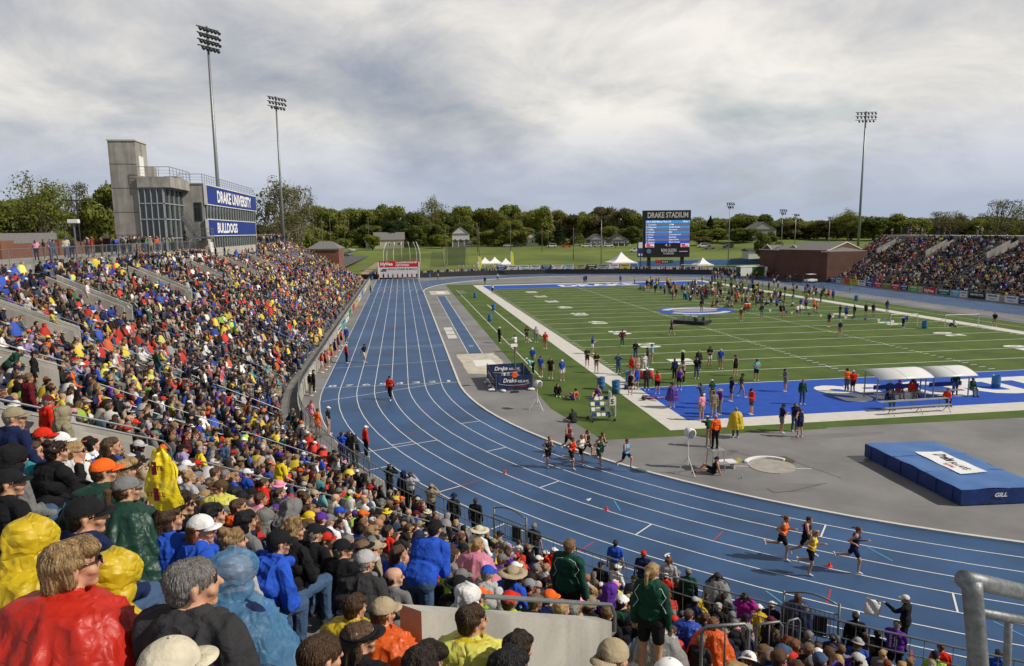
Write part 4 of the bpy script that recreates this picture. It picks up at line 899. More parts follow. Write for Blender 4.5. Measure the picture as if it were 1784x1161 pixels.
for x0, x1 in ((-W_/2+.45, -W_/2+3.0), (W_/2-2.6, W_/2-.1)):
    sbb(x0, x1, 57.6, 64.2, -.08, 0).build('advert_panel', mat('screen_pink', (.75, .62, .68), .5, .05, 1, emit=.35), sb)
    t_ = MB(); t_.bx((x0+.3, -.12, ztp-61.5*sz), (x1-1.2, -.1, ztp-58.5*sz)).bx((x0+.4, -.12, ztp-63.6*sz), (x1-.3, -.1, ztp-61.9*sz)); t_.build('advert_mark', mat('screen_red', (.6, .03, .06), .5, emit=.2), sb)
t_ = MB(); text_mb(t_, '4.1', (.2, -.12, ztp-62.6*sz), (1, 0, 0), (0, 0, 1), .75, 1.5, .02); text_mb(t_, 'RON OLSON', (.6, -.12, ztp-72.2*sz), (1, 0, 0), (0, 0, 1), .85, 4.3, .03); text_mb(t_, 'SCOREBOARD', (.6, -.12, ztp-76.8*sz), (1, 0, 0), (0, 0, 1), .5, 3.0, .02)
t_.bx((W_/2-3.0, -.13, ztp-72.6*sz), (W_/2-.6, -.1, ztp-71.2*sz)); t_.build('lettering', mat('lettering_grey', (.60, .60, .60), .6), sb)
MB().lathe([(.7, 0), (.7, .06)], n=16).build('round_badge', mat('badge_blue', (.10, .19, .34), .6), sb, loc=(-W_/2+1.5, -.05, ztp-71*sz)).rotation_euler = (PI/2, 0, 0)
for x_ in (-W_/2+1.2, W_/2-2.4): MB().bx((x_, .2, -.3), (x_+.9, 1.0, zb)).build('leg', M_sb, sb)
for x0, x1, z0, z1, m_, tx in ((-3.2, -1.6, 1.9, 2.9, 'r', ''), (-1.5, .6, 1.9, 2.9, 'k', '9:34'), (.7, 1.9, 1.9, 2.9, 'g', '')):
    MB().bx((x0, -.1, z0), (x1, .2, z1)).build('lower_panel', {'r': mat('panel_red', (.42, .02, .03), .6), 'k': M_sb, 'g': mat('panel_green', (.01, .10, .07), .6)}[m_], sb)
    if tx: t_ = MB(); text_mb(t_, tx, ((x0+x1)/2, -.12, z0+.25), (1, 0, 0), (0, 0, 1), .5, 1.7, .02); t_.build('lettering', mat('lettering_grey', (.6, .6, .6)), sb)
q = at(1116, 440, 205); pa = thing('flag_panel_post', 'small blue panel sign on a post just left of the scoreboard', 'sign', (q.x, q.y, 0)); MB().rod((0, 0, 0), (0, 0, 8), .12, 6).build('post', M_dark, pa); MB().bx((-1.0, -.1, 3.6), (1.0, .1, 8.3)).build('panel', M_sign, pa); MB().bx((-.7, -.13, 6.2), (.7, -.1, 7.9)).bx((-.7, -.13, 4), (-.2, -.1, 4.6)).bx((.2, -.13, 4), (.7, -.1, 4.6)).build('lettering', M_swhite, pa)
# far fence, banner row, start gantry
fpts = [gp(x, y_, 0) for x, y_ in ((600, 487), (645, 487), (735, 484), (850, 480), (950, 477.5), (1100, 477), (1190, 478), (1250, 479), (1310, 481))]
f_ = MB(); 
for a, b_ in zip(fpts, fpts[1:]):
    d = (b_-a).normalized(); n_ = V3(-d.y, d.x, 0)*.06
    f_.prism([(a-n_)[:2], (b_-n_)[:2], (b_+n_)[:2], (a+n_)[:2]], 0, 1.25)
    k_ = int((b_-a).length/2.5)
    for i in range(k_): p_ = a.lerp(b_, i/k_); f_.rod(p_, p_+V3(0, 0, 2.0), .04, 4)
    f_.tube([a+V3(0, 0, 2.0), b_+V3(0, 0, 2.0)], .03, 4)
tag(f_.build('track_fence', M_dark), 'low black fence round the far bend, a crowd standing behind it', 'fence')
BANC = [('blue', .02, .06, .30, 'w'), ('white', .72, .72, .70, 'k'), ('white', .72, .72, .70, 'g'), ('white', .70, .70, .70, 'k'), ('navy', .02, .05, .16, 'w'), ('white', .72, .72, .72, 'r'), ('pale blue', .50, .58, .66, 'k'), ('olive', .40, .42, .18, 'k'), ('black', .02, .02, .02, 'w'), ('grey', .35, .35, .35, 'k'), ('white', .72, .72, .72, 'r'), ('yellow', .62, .50, .03, 'k')]
BANW = ['first from the left beside the white tents', 'second from the left after the blue one', 'third from the left with green print', 'fourth from the left, left of the navy one', 'fifth from the left', 'just right of the navy one, red print', 'seventh from the left', 'eighth from the left', 'ninth from the left', 'tenth from the left', 'second from the right with red print', 'last on the right below the largest tent']
ink = {'w': M_swhite, 'k': M_dark, 'g': mat('ink_green', (.02, .2, .08)), 'r': mat('ink_red', (.5, .03, .05)), 'b': mat('ink_blue', (.03, .10, .4)), 'y': mat('ink_yellow', (.7, .5, .03))}
def scribble(mb, x0, x1, z0, z1, y_, seed):           # small unreadable lettering seen as a few word-like bars
    R_ = random.Random(seed); n_ = 2
    for k in range(n_):
        zz_ = z0+(z1-z0)*(.62-.4*k); hh = (z1-z0)*(.24 if k == 0 else .12); x = x0+(x1-x0)*(.15 if k == 0 else .28)
        while x < x0+(x1-x0)*(.85 if k == 0 else .72):
            w__ = R_.uniform(.06, .13)*(z1-z0); mb.bx((x, y_-.01, zz_), (x+w__, y_, zz_+hh*R_.choice((.75, 1, 1, 1.2)))); x += w__*1.5
for i, bc in enumerate(BANC):
    ua = 865+i*19.6; a, b_ = gp(ua, 479, 0), gp(ua+18.5, 478.5, 0); a = at(ua, 470, 186); b_ = at(ua+18, 470, 186); d = b_-a
    r = thing('banner', '%s sponsor banner on the far fence, %s' % (bc[0], BANW[i]), 'banner', (a.x, a.y, 0), math.atan2(d.y, d.x), 'sponsor banners on the far fence'); Lb = d.length*.97
    MB().bx((0, -.03, 1.5), (Lb, .03, 2.55)).build('cloth', mat('banner_%s' % bc[0].replace(' ', '_'), bc[1:4], .7), r)
    t_ = MB(); scribble(t_, 0, Lb, 1.5, 2.55, -.04, i); t_.build('print', ink[bc[4]], r)
ga, gb = gp(660, 485), gp(731, 484); ga.y = gb.y = 139.0; ga.x = at(660.5, 485, 176).x; gb.x = at(730.5, 485, 176).x; Wg = gb.x-ga.x
gt = thing('start_gantry', 'red and white start banner across the end of the straight', 'banner', (ga.x, 137.9, 0))
for x_ in (0, Wg): MB().bx((x_-.15, 0, 0), (x_+.15, .3, 4.2)).build('post', M_wht, gt)
MB().bx((0, .05, 3.0), (Wg, .2, 4.5)).build('red_banner', mat('banner_crimson', (.55, .012, .02), .7), gt); MB().bx((.15, .08, .4), (Wg-.15, .18, 3.0)).build('white_banner', mat('banner_offwhite', (.62, .62, .62), .8), gt)
t_ = MB(); text_mb(t_, 'HyVee', (2.0, .03, 3.42), (1, 0, 0), (0, 0, 1), .78, 3.0, .04); text_mb(t_, 'CHAMPIONSHIP', (4.2, .03, 3.9), (1, 0, 0), (0, 0, 1), .40, 5.4, .03, .15, 'LEFT'); text_mb(t_, 'NETWORK', (4.2, .03, 3.2), (1, 0, 0), (0, 0, 1), .48, 3.4, .03, .15, 'LEFT'); t_.build('lettering', M_swhite, gt)
t_ = MB(); text_mb(t_, 'IOWA FARM BUREAU', (2.3, .06, 2.25), (1, 0, 0), (0, 0, 1), .42, 7.2, .01, align='LEFT'); t_.bx((.5, .04, 1.95), (1.9, .07, 2.2)).bx((.9, .04, 2.3), (2.0, .07, 2.55)); t_.build('lettering', M_dark, gt)
# throwing cage (netting on curved posts)
cg = thing('throwing_cage', 'tall netted hammer cage with white curved posts behind the start banner', 'cage', at(700, 455, 215)); cg.location.z = 0
netm = mat('net_grey', (.06, .065, .06), .9, alpha=.38); posts = []
for i in range(7):
    a = PI*(.05+.9*i/6); posts.append((5.6*math.cos(a), 4*math.sin(a)-2))
for (x, y_) in posts: MB().tube([(x, y_, 0), (x, y_, 5), (x*.93, y_*.93, 7), (x*.8, y_*.8, 8.6)], .10, 6).build('post', M_wht, cg, True)
nb = MB()
for a, b_ in zip(posts, posts[1:]): nb.add([(a[0], a[1], .3), (b_[0], b_[1], .3), (b_[0], b_[1], 5), (a[0], a[1], 5), (b_[0]*.8, b_[1]*.8, 8.5), (a[0]*.8, a[1]*.8, 8.5)], [(0, 1, 2, 3), (3, 2, 4, 5)])
nb.build('netting', netm, cg)
n2 = thing('netting_frame', 'dark netting panel on tall posts in the grass right of the start banner', 'netting', at(795, 430, 235)); n2.location.z = 0
for x in (-3, 3.0): MB().tube([(x*1.3, 0, 0), (x, 0, 7)], .09, 6).build('post', M_galv, n2)
MB().bx((-3, 0, .4), (3, .02, 6.4)).build('net', mat('net_dark', (.06, .07, .065), .9, alpha=.4), n2)
n2 = thing('netting_frame', 'tapering netting panel on pale posts just right of the hammer cage', 'netting', at(762, 432, 225)); n2.location.z = 0
for x in (-1.6, 1.4): MB().tube([(x*1.6, 0, 0), (x, 0, 5.6)], .09, 6).build('post', M_galv, n2)
MB().add([(-2.3, .05, .3), (2.2, .05, .3), (1.4, .05, 5.3), (-1.6, .05, 5.3)], [(0, 1, 2, 3)]).build('net', netm, n2)
# tents
def tent(loc, w_, h, lab, m_=M_tent, rz=0, pk=1.7, grp='peaked tents beyond the track'):
    r = thing('tent', lab, 'tent', loc, rz, grp); a = w_/2; mb = MB(); n_ = 6; V = []; F = []
    for i in range(n_+1):
        f = i/n_; hh = h+pk*(f**1.8); s = a*(1-f)
        V += [(-s, -s, hh), (s, -s, hh), (s, s, hh), (-s, s, hh)]
    for i in range(n_): F += [(i*4+j, i*4+(j+1) % 4, (i+1)*4+(j+1) % 4, (i+1)*4+j) for j in range(4)]
    mb.add(V, F); mb.add([(-a, -a, h), (a, -a, h), (a, a, h), (-a, a, h), (-a, -a, h-.3), (a, -a, h-.3), (a, a, h-.3), (-a, a, h-.3)], [(0, 1, 5, 4), (1, 2, 6, 5), (2, 3, 7, 6), (3, 0, 4, 7)]); mb.build('canopy', m_, r)
    for x in (-a, a):
        for y_ in (-a, a): MB().rod((x, y_, 0), (x, y_, h), .05, 6).build('leg', M_wht, r)
    return r
def g0(u, v, t): q = at(u, v, t); return (q.x, q.y, max(0, terr(q.x, q.y)))
tent(g0(845, 460, 205), 4.6, 2.4, 'leftmost of three small white peaked tents behind the fence'); tent(g0(862, 460, 207), 4.6, 2.4, 'middle one of the three small white peaked tents'); tent(g0(881, 460, 203), 4.2, 2.2, 'rightmost of the three small white peaked tents, beside the yellow feather flag')
tent(g0(1082, 460, 196), 7.2, 2.7, 'largest white peaked tent, left of the scoreboard', pk=2.8); tent(g0(1224, 460, 188), 4.4, 2.2, 'white peaked tent right of the scoreboard', pk=1.8)
tent(g0(1385, 480, 170), 4.4, 2.5, 'blue and green canopy tent in front of the brown brick building', mat('tent_bluegreen', (.05, .12, .30), .7, .3, .5, col2=(.05, .22, .18)), pk=1.2)
for u, vt, lab in ((834, 446, 'small yellow feather flag left of the white tents'), (890, 437, 'yellow feather flag right of the three white tents')):
    b_ = at(u, 466, 200); tp = at(u, vt, 200); r = thing('feather_flag', lab, 'flag', (b_.x, b_.y, 0)); H_ = tp.z
    MB().rod((0, 0, 0), (0, 0, H_), .04, 5).build('pole', M_wht, r); mb = MB(); L_ = [(0, .8), (.8, 1.0), (.9, H_*.6), (.7, H_*.9), (0, H_)]; mb.add([(x, -.02, z) for x, z in L_]+[(x, .02, z) for x, z in L_], [(0, 1, 2, 3, 4), (9, 8, 7, 6, 5)]+[(i, (i+1) % 5, 5+(i+1) % 5, 5+i) for i in range(5)]); mb.build('cloth', mat('flag_yellow', (.62, .62, .08), .7), r)
b_ = at(1030, 455, 215)
tag(MB().bx((-26, 0, 0), (26, .2, 1.7)).build('windscreen_fence', mat('screen_blue', (.06, .15, .36), .8, .15, .3), loc=at(1205, 468, 215)), 'long blue windscreen fence behind the scoreboard', 'fence').location.z = .4
# brown brick building right, orange brick building left, houses
bl, br = at(1323, 476, 172), at(1440, 480, 149)
bb = thing('brick_building', 'low brown brick building with small gables beside the right grandstand', 'building', (bl.x, bl.y, 0), math.atan2(br.y-bl.y, br.x-bl.x)); Lb = (br-bl).length
MB().bx((0, 0, -.2), (Lb, 10, 6.5)).build('wall', M_brickd, bb)
mb = MB(); mb.add([(0, -.3, 6.5), (Lb, -.3, 6.5), (Lb-2, 5, 7.4), (2, 5, 7.4), (0, 10.3, 6.5), (Lb, 10.3, 6.5)], [(0, 1, 2, 3), (3, 2, 5, 4), (0, 3, 4), (1, 5, 2)]); mb.build('roof', M_shing, bb)
for x0 in (3.2, Lb*.55): 
    V_ = [(x0-1.8, -.35, 6.5), (x0+1.8, -.35, 6.5), (x0, -.35, 7.6), (x0, 4, 7.6)]; MB().add(V_, [(0, 1, 2)]).build('gable', M_brickd, bb); MB().add(V_, [(0, 2, 3), (1, 3, 2)]).build('gable_roof', M_shing, bb)
    mb = MB(); mb.tube([(x0-2.1, -.42, 6.45), (x0, -.42, 7.75), (x0+2.1, -.42, 6.45)], .14, 4); mb.build('coping', M_stone, bb)
mb = MB().bx((0, -.42, 6.4), (Lb, -.3, 6.62)); mb.build('eaves', M_stone, bb)
for x0, w_, m_ in ((2.2, 1.0, M_wht), (4.8, 1.2, M_dark), (13.4, 2.0, M_dark), (17.6, 2.0, M_wht)):
    if x0 < Lb: MB().bx((x0, -.05, 0), (x0+w_, .02, 2.4)).build('door', m_, bb)
e0, e1 = at(1440, 480, 149), at(1500, 478, 156)
be = thing('brick_building', 'gabled end block of brown brick tucked behind the right grandstand', 'building', (e0.x, e0.y, 0), math.atan2(e1.y-e0.y, e1.x-e0.x)); Lb = (e1-e0).length
MB().bx((0.1, .3, -.2), (Lb, 12, 6.8)).build('wall', M_brickd, be)
mb = MB(); mb.add([(1, .25, 6.8), (Lb-.3, .25, 6.8), (Lb*.55, .25, 8.3), (Lb*.55, 11, 8.3), (1, 12, 6.8), (Lb-.3, 12, 6.8)], [(0, 2, 3, 4), (1, 5, 3, 2)]); mb.build('roof', M_shing, be); MB().add([(1, .2, 6.8), (Lb-.3, .2, 6.8), (Lb*.55, .2, 8.3)], [(0, 1, 2)]).build('gable', M_brickd, be)
mb = MB(); mb.tube([(-.1, .2, 6.8), (1, .2, 6.85), (Lb*.55, .2, 8.42), (Lb-.3, .2, 6.85), (Lb, .2, 6.8)], .16, 4); mb.build('coping', M_stone, be)
o0 = at(566, 470, 150); ob = thing('brick_building', 'small orange brick building with a grey hipped roof at the end of the left stand', 'building', (-31.6, 131.5, 1.3), -.05)
MB().bx((-7, 0, -1.4), (0, 9, 6.6)).build('wall', M_brick, ob); MB().add([(-7.4, -.4, 6.6), (.4, -.4, 6.6), (.4, 9.4, 6.6), (-7.4, 9.4, 6.6), (-5, 4, 8.3), (-2, 4, 8.3)], [(0, 1, 5, 4), (1, 2, 5), (2, 3, 4, 5), (3, 0, 4)]).build('roof', M_shing, ob); MB().bx((-7.1, -.1, 6.3), (.1, 9.1, 6.6)).build('eaves', M_stone, ob)
def house(u, v, t, w_, dpt, h, pk, wall, roof, lab, gable=True, porch=False, brick=False, rz=0.0, wins=3, z=None):
    q = at(u, v, t); z0 = terr(q.x, q.y) if z is None else z; r = thing('house', lab, 'house', (q.x, q.y, z0-.3), YAW*.0+rz)
    MB().bx((-w_/2, 0, 0), (w_/2, dpt, h)).build('wall', wall, r); mb = MB(); e = .5
    if gable: V = [(-w_/2-e, -e, h), (w_/2+e, -e, h), (0, -e, h+pk), (-w_/2-e, dpt+e, h), (w_/2+e, dpt+e, h), (0, dpt+e, h+pk)]; F = [(0, 2, 5, 3), (1, 4, 5, 2), (0, 3, 4, 1)]; g_ = MB().add([(-w_/2, -.02, h), (w_/2, -.02, h), (0, -.02, h+pk*.93)], [(0, 1, 2)]); g_.build('gable', wall, r)
    else: V = [(-w_/2-e, -e, h), (w_/2+e, -e, h), (w_/2+e, dpt/2, h+pk), (-w_/2-e, dpt/2, h+pk), (-w_/2-e, dpt+e, h), (w_/2+e, dpt+e, h)]; F = [(0, 1, 2, 3), (3, 2, 5, 4), (0, 3, 4), (1, 5, 2)]
    mb.add(V, F).build('roof', roof, r)
    for i in range(wins):
        x = -w_/2+w_*(i+.5)/wins; MB().bx((x-.6, -.06, h*.38), (x+.6, .0, h*.38+1.6)).build('window_frame', M_wht, r); MB().bx((x-.42, -.09, h*.38+.15), (x+.42, -.05, h*.38+1.45)).build('window', M_glassd, r)
    if porch: MB().bx((-w_/2-.3, -2.4, h*.48), (w_/2+.3, 0, h*.52)).build('porch_roof', roof, r); [MB().bx((x-.12, -2.3, 0), (x+.12, -2.1, h*.48)).build('porch_post', M_wht, r) for x in (-w_/2, -w_/6, w_/6, w_/2)]
    return r
W1 = mat('siding_cream', (.45, .42, .32), .85, .1, 1); W2 = mat('siding_white', (.52, .52, .50), .85, .1, 1); W3 = mat('siding_grey', (.25, .26, .26), .85, .1, 1); RF = mat('roof_dark', (.055, .052, .05), .9, .2, 2, world=True)
house(678, 425, 335, 14, 9, 4.4, 3.6, W1, M_shing, 'cream house with a wide grey roof left of the big dark tree', False)
house(648, 424, 345, 6, 7, 3.4, 2, W2, M_shing, 'small white lean-to building left of the cream house', False, wins=1)
house(803, 424, 350, 8.6, 9, 6.8, 3.8, W2, RF, 'two storey white gabled house with a front porch behind the field', True, True)
house(928, 432, 350, 6.0, 8, 4.4, 3.0, W2, RF, 'small white gabled cottage behind the white tents', wins=1)
house(1008, 430, 360, 4.4, 7, 3.8, 2.6, W3, RF, 'tiny grey gabled house between the utility poles', wins=1)
house(1042, 436, 345, 8, 8, 3.4, 2.8, W3, M_shing, 'grey bungalow with a low gable behind the parked vans', True, True); house(1080, 436, 345, 9, 8, 3.3, 2.6, W3, RF, 'dark roofed bungalow left of the scoreboard', True, True)
house(1330, 440, 330, 12, 8, 6, 3.5, W3, M_shing, 'dim grey house half hidden by trees right of the scoreboard')
house(1322, 452, 250, 8, 5, 3.0, .8, W2, RF, 'white shed with a blue door left of the brick building', False, wins=1)
ybr = brick_mat('yellow_brick', (.42, .25, .09), (.50, .31, .12), (.4, .33, .22))
house(30, 428, 125, 11, 9, 3.4, 2.6, ybr, M_shing, 'yellow brick house with a grey hipped roof at the far left edge', False, wins=6, z=6.5, rz=.4)
house(58, 420, 150, 10, 8, 5.0, 4.2, mat('siding_brown', (.14, .10, .06)), RF, 'dark steep roofed brown house behind the yellow brick one', True, rz=.8, z=6.5, wins=1)
house(100, 422, 150, 7, 7, 4.5, 3.4, W2, RF, 'white dormered house behind the lamp post at left', True, z=6.5, wins=1); house(180, 424, 140, 3.6, 7, 3.2, 2.6, W1, RF, 'cream gabled house seen just left of the stair tower', True, z=6.5, wins=1, rz=.3)
house(152, 423, 88, 8, 6, 2.2, 1.9, W3, M_shing, 'low grey shingled roof between the brick wall and stair tower', False, z=6.9, wins=0); house(78, 424, 130, 8, 6, 2.8, 1.2, W3, RF, 'flat grey garage behind the concourse brick wall', False, z=5.4, wins=1)
# parked vehicles
def car(loc, rz, col, kind, lab, grp='vehicles parked along the street'):
    r = thing('parked_car', lab, 'car' if kind != 'pickup' else 'pickup', loc, rz, grp); L_ = 4.7; h = {'sedan': 1.4, 'suv': 1.75, 'van': 1.9, 'pickup': 1.75}[kind]
    bd = MB(); pr = [(-2.35, .35), (-2.35, .85), (-2.2, .98), (-1.3, 1.02), (2.0, .95), (2.3, .75), (2.35, .35)]
    def ext(mb, pr, wd): n_ = len(pr); mb.add([(x, -wd, z) for x, z in pr]+[(x, wd, z) for x, z in pr], [tuple(range(n_)), tuple(range(2*n_-1, n_-1, -1))]+[(i, (i+1) % n_, n_+(i+1) % n_, n_+i) for i in range(n_)])
    ext(bd, pr, .9); bd.build('body', mat('car_'+col, PAL[col], .3, .03, spec=.6), r, bev=.05)
    cb = MB(); x0 = {'sedan': -1.7, 'suv': -2.25, 'van': -2.3, 'pickup': -.4}[kind]; ext(cb, [(x0, .98), (x0+.3, h), (.7, h), (1.3, .98)], .8); cb.build('cabin', mat('car_'+col, PAL[col]), r, bev=.04)
    wn_ = MB(); ext(wn_, [(x0+.15, 1.05), (x0+.38, h-.1), (.62, h-.1), (1.1, 1.05)], .82); wn_.build('windows', M_glassd, r)
    for x in (-1.5, 1.5):
        for s in (-1, 1): MB().lathe([(.1, -.1), (.34, -.1), (.34, .1), (.1, .1)], n=12).build('wheel', M_dark, r, loc=(x, s*.82, .34)).rotation_euler = (PI/2, 0, 0)
for u, v, t, c, k, lab in ((961, 436, 335, 'white', 'van', 'white van parked on the street behind the field'), (987, 437, 335, 'red', 'pickup', 'red pickup on the street right of the white van'), (1021, 439, 335, 'white', 'suv', 'leftmost of three white cars parked near the scoreboard'), (1041, 439, 335, 'silver', 'sedan', 'silver car between two white cars near the scoreboard'), (1060, 439, 335, 'white', 'suv', 'white sport utility car nearest the scoreboard on its left'), (885, 433, 340, 'silver', 'sedan', 'silver sedan behind the yellow feather flag'), (902, 434, 340, 'charcoal', 'sedan', 'dark sedan left of the white cottage'), (1106, 440, 300, 'white', 'pickup', 'white pickup directly left of the scoreboard'), (1224, 438, 310, 'white', 'van', 'white van parked right of the scoreboard'), (1236, 441, 300, 'grey', 'pickup', 'grey pickup right of the scoreboard'), (1268, 443, 300, 'charcoal', 'suv', 'dark car by the light pole right of the scoreboard'), (816, 432, 345, 'grey', 'suv', 'grey car in front of the two storey porch house')):
    q = at(u, v, t); car((q.x, q.y, terr(q.x, q.y)+.05), rnd.choice((0, PI))+rnd.uniform(-.05, .05)-.1, c, k, lab)
for i, (u, v, t, c, k) in enumerate(((573, 425, 210, 'white', 'suv'), (581, 424, 225, 'charcoal', 'sedan'), (591, 421, 240, 'red', 'sedan'), (600, 419, 260, 'white', 'sedan'), (606, 418, 285, 'grey', 'suv'), (612, 416, 310, 'silver', 'sedan'))):
    q = at(u, v, t); car((q.x, q.y, terr(q.x, q.y)+.05), 1.2, c, k, '%s %s, %s from the near end in the parking lot beyond the left stand' % (c, k, ('first', 'second', 'third', 'fourth', 'fifth', 'sixth')[i]), 'vehicles in the parking lot')
rd = MB(); A = [at(u, v, t) for u, v, t in ((610, 430, 190), (640, 405, 300), (650, 398, 420))]; 
P1 = gp(585, 465); rd.ribbon([(-52, 150), (-47, 250), (-45, 420)], [(-38, 150), (-30, 250), (-24, 420)], 0); rd.v = [(x, y_, terr(x, y_)+.06) for x, y_, z in rd.v]
structure(rd, 'parking_road', mat('asphalt', (.075, .075, .078), .85, .2, 1, world=True))
rd = MB(); rd.ribbon([(x, 318, 0) for x in range(-30, 181, 15)], [(x, 326, 0) for x in range(-30, 181, 15)]); rd.v = [(x, y_, terr(x, y_)+.05) for x, y_, z in rd.v]; structure(rd, 'street', mat('asphalt', (.075, .075, .078)))
st = MB()
for i in range(46): q = at(800+i*6.2, 450+2.2*math.sin(i*.3)+i*.09, 232); st.box((q.x, q.y, terr(q.x, q.y)+.12), (.7, .4, .3), i)
tag(st.build('rock_line', mat('limestone', (.42, .40, .34))), 'dotted line of pale stones across the grass behind the fence', 'stones', kind='stuff')
# steps with flags on the slope
sl = MB(); 
for i in range(26): f = i/25; q = at(632+(27*f), 490-50*f, 190+60*f); sl.box((q.x, q.y, max(0, terr(q.x, q.y))+.1), (2.2, 1.6, .25))
tag(sl.build('slope_path', mat('path_tan', (.40, .30, .22))), 'tan stepped path climbing the grass slope left of the start banner', 'path')
sg = MB()
for r_i in range(4):
    for i in range(8): q = at(627+i*3.4+r_i*3, 437-i*.4+r_i*2.2, 215); sg.box((q.x, q.y, terr(q.x, q.y)+.35), (.5, .3, .45))
tag(sg.build('stone_terrace', mat('stone_pale', (.45, .43, .38))), 'pale stone blocks stepped on the grass slope', 'stones')
# ================================================================ trees
def crown_mesh(seed, n, bare=0.0, conifer=False, leaf=.42):
    R_ = np.random.RandomState(seed); V = []; F = []
    K = 16 if not conifer else 1
    cl = []
    for i in range(26 if not conifer else 1):
        a = R_.uniform(0, 2*PI); z = R_.uniform(-.75, .85); r = math.sqrt(max(0, 1-z*z*.9))*R_.uniform(.25, .85)
        cl.append((r*math.cos(a), r*math.sin(a), z*.9, R_.uniform(.20, .40)))
    cl = np.array(cl)
    if conifer:
        z = R_.uniform(0, 1, n)**.8; rr_ = (1-z)*.9*R_.uniform(.55, 1.05, n)*(1+.18*np.sin(z*34)); a = R_.uniform(0, 2*PI, n); c = np.stack([rr_*np.cos(a), rr_*np.sin(a), z*2-1], 1); out = c*np.array([1, 1, .2])
    else:
        idx = R_.randint(0, len(cl), n); d = R_.normal(size=(n, 3)); d /= np.linalg.norm(d, axis=1)[:, None]; rad = cl[idx, 3]*(R_.uniform(.55, 1.12, n))
        c = cl[idx, :3]+d*rad[:, None]*np.array([1, 1, .8]); out = d
    nrm = out+R_.normal(size=(n, 3))*.38; nrm /= np.linalg.norm(nrm, axis=1)[:, None]
    t1 = np.cross(nrm, R_.normal(size=(n, 3))); t1 /= np.linalg.norm(t1, axis=1)[:, None]; t2 = np.cross(nrm, t1); s = R_.uniform(.5, 1.1, n)[:, None]*leaf*.16
    q = np.stack([c+t1*s, c+t2*s*.8, c-t1*s, c-t2*s*.8], 1).reshape(-1, 3)
    me = bpy.data.meshes.new('crown'); me.vertices.add(4*n); me.vertices.foreach_set('co', q.ravel()); me.loops.add(4*n); me.loops.foreach_set('vertex_index', np.arange(4*n, dtype=np.int32)); me.polygons.add(n); me.polygons.foreach_set('loop_start', np.arange(0, 4*n, 4, dtype=np.int32)); me.materials.append(None); me.update(); me.validate(); return me, cl
def trunk_mesh(cl, seed, H=1.0):
    R_ = random.Random(seed); mb = MB(); mb.tube([(0, 0, -2.1), (.03, .02, -1.2), (.0, .0, -.5), (.02, .02, .4)], [.085, .065, .05, .018], 7)
    for c in cl: 
        s = Vector((0, 0, R_.uniform(-1.2, -.1))); e = Vector(c[:3]); m_ = s.lerp(e, .5)+Vector((R_.uniform(-.08, .08), R_.uniform(-.08, .08), .08)); mb.tube([s, m_, e], [.026, .016, .006], 4, cap=False)
        for _ in range(5): f = e+Vector([R_.gauss(0, .17) for _ in range(3)])+Vector((0, 0, .1)); mb.tube([m_.lerp(e, R_.random()), e.lerp(f, .5), f], [.009, .006, .003], 3, cap=False)
    return mb.mesh('trunk', [None], True)
def leafm(nm, c, c2):
    m = mat('leaves_'+nm, c, .7, .3, .5, world=True, col2=c2, spec=.25); n = m.node_tree.nodes; l = m.node_tree.links; t = n.new('ShaderNodeBsdfTranslucent'); x = n.new('ShaderNodeMixShader'); x.inputs[0].default_value = .5
    l.new(n['Color Ramp'].outputs[0], t.inputs[0]); l.new(n['Principled BSDF'].outputs[0], x.inputs[1]); l.new(t.outputs[0], x.inputs[2]); l.new(x.outputs[0], n['Material Output'].inputs[0]); return m
LM = dict(deep=leafm('deep', (.10, .13, .03), (.19, .225, .046)), mid=leafm('mid', (.17, .205, .04), (.30, .32, .066)), fresh=leafm('fresh', (.19, .23, .04), (.31, .34, .07)), brown=leafm('brown', (.135, .122, .045), (.20, .17, .065)), con=leafm('con', (.024, .044, .018), (.045, .072, .026)), sparse=leafm('sparse', (.14, .145, .055), (.21, .20, .08)))
TM = {}
for nm, (n_, cf) in dict(full=(8500, 0), full2=(8500, 0), full3=(8500, 0), con=(5000, 1), thin=(3600, 0), thin2=(2300, 0)).items():
    sd = len(TM)+3; cm, cl = crown_mesh(sd, n_, conifer=bool(cf), leaf=.42 if n_ > 4000 else .22)
    if cf: tm = MB().tube([(0, 0, -1.3), (0, 0, .8)], [.05, .01], 6).mesh('trunk', [None])
    else: tm = trunk_mesh(cl, sd)
    TM[nm] = (cm, tm)
M_bark = mat('bark', (.10, .085, .065), .95, .25, 6); M_barkp = mat('bark_pale', (.30, .26, .20), .9, .3, 6)
near_lab = []
def tree(u, vt, wpx, t, kind, leaf, lab, zb=None, bark=None, vb=None):
    top = at(u, vt, t); z0 = terr(top.x, top.y) if zb is None else zb; h = top.z-z0; wd = wpx*t/FPX; ch = h*(.99 if kind.startswith('full') and t > 200 else .86)
    r = thing('tree', lab, 'tree', (top.x, top.y, z0), rnd.uniform(0, 6), 'trees around the stadium')
    cm, tm = TM[kind]; c = bpy.data.objects.new('crown', cm); COL.objects.link(c); c.parent = r; c.location = (0, 0, h-ch/2*.97); c.scale = (wd/2*1.22, wd/2*1.22, ch/2*1.0); put(c, [LM[leaf]])
    k = bpy.data.objects.new('trunk', tm); COL.objects.link(k); k.parent = r; k.location = c.location; sc_ = (h-ch/2)/2.1 if kind not in ('con',) else (h-ch/2)/1.3
    k.scale = (wd/2, wd/2, ch/2 if ch/2*2.1 >= (h-ch/2) else sc_); put(k, [bark or M_bark]); return r
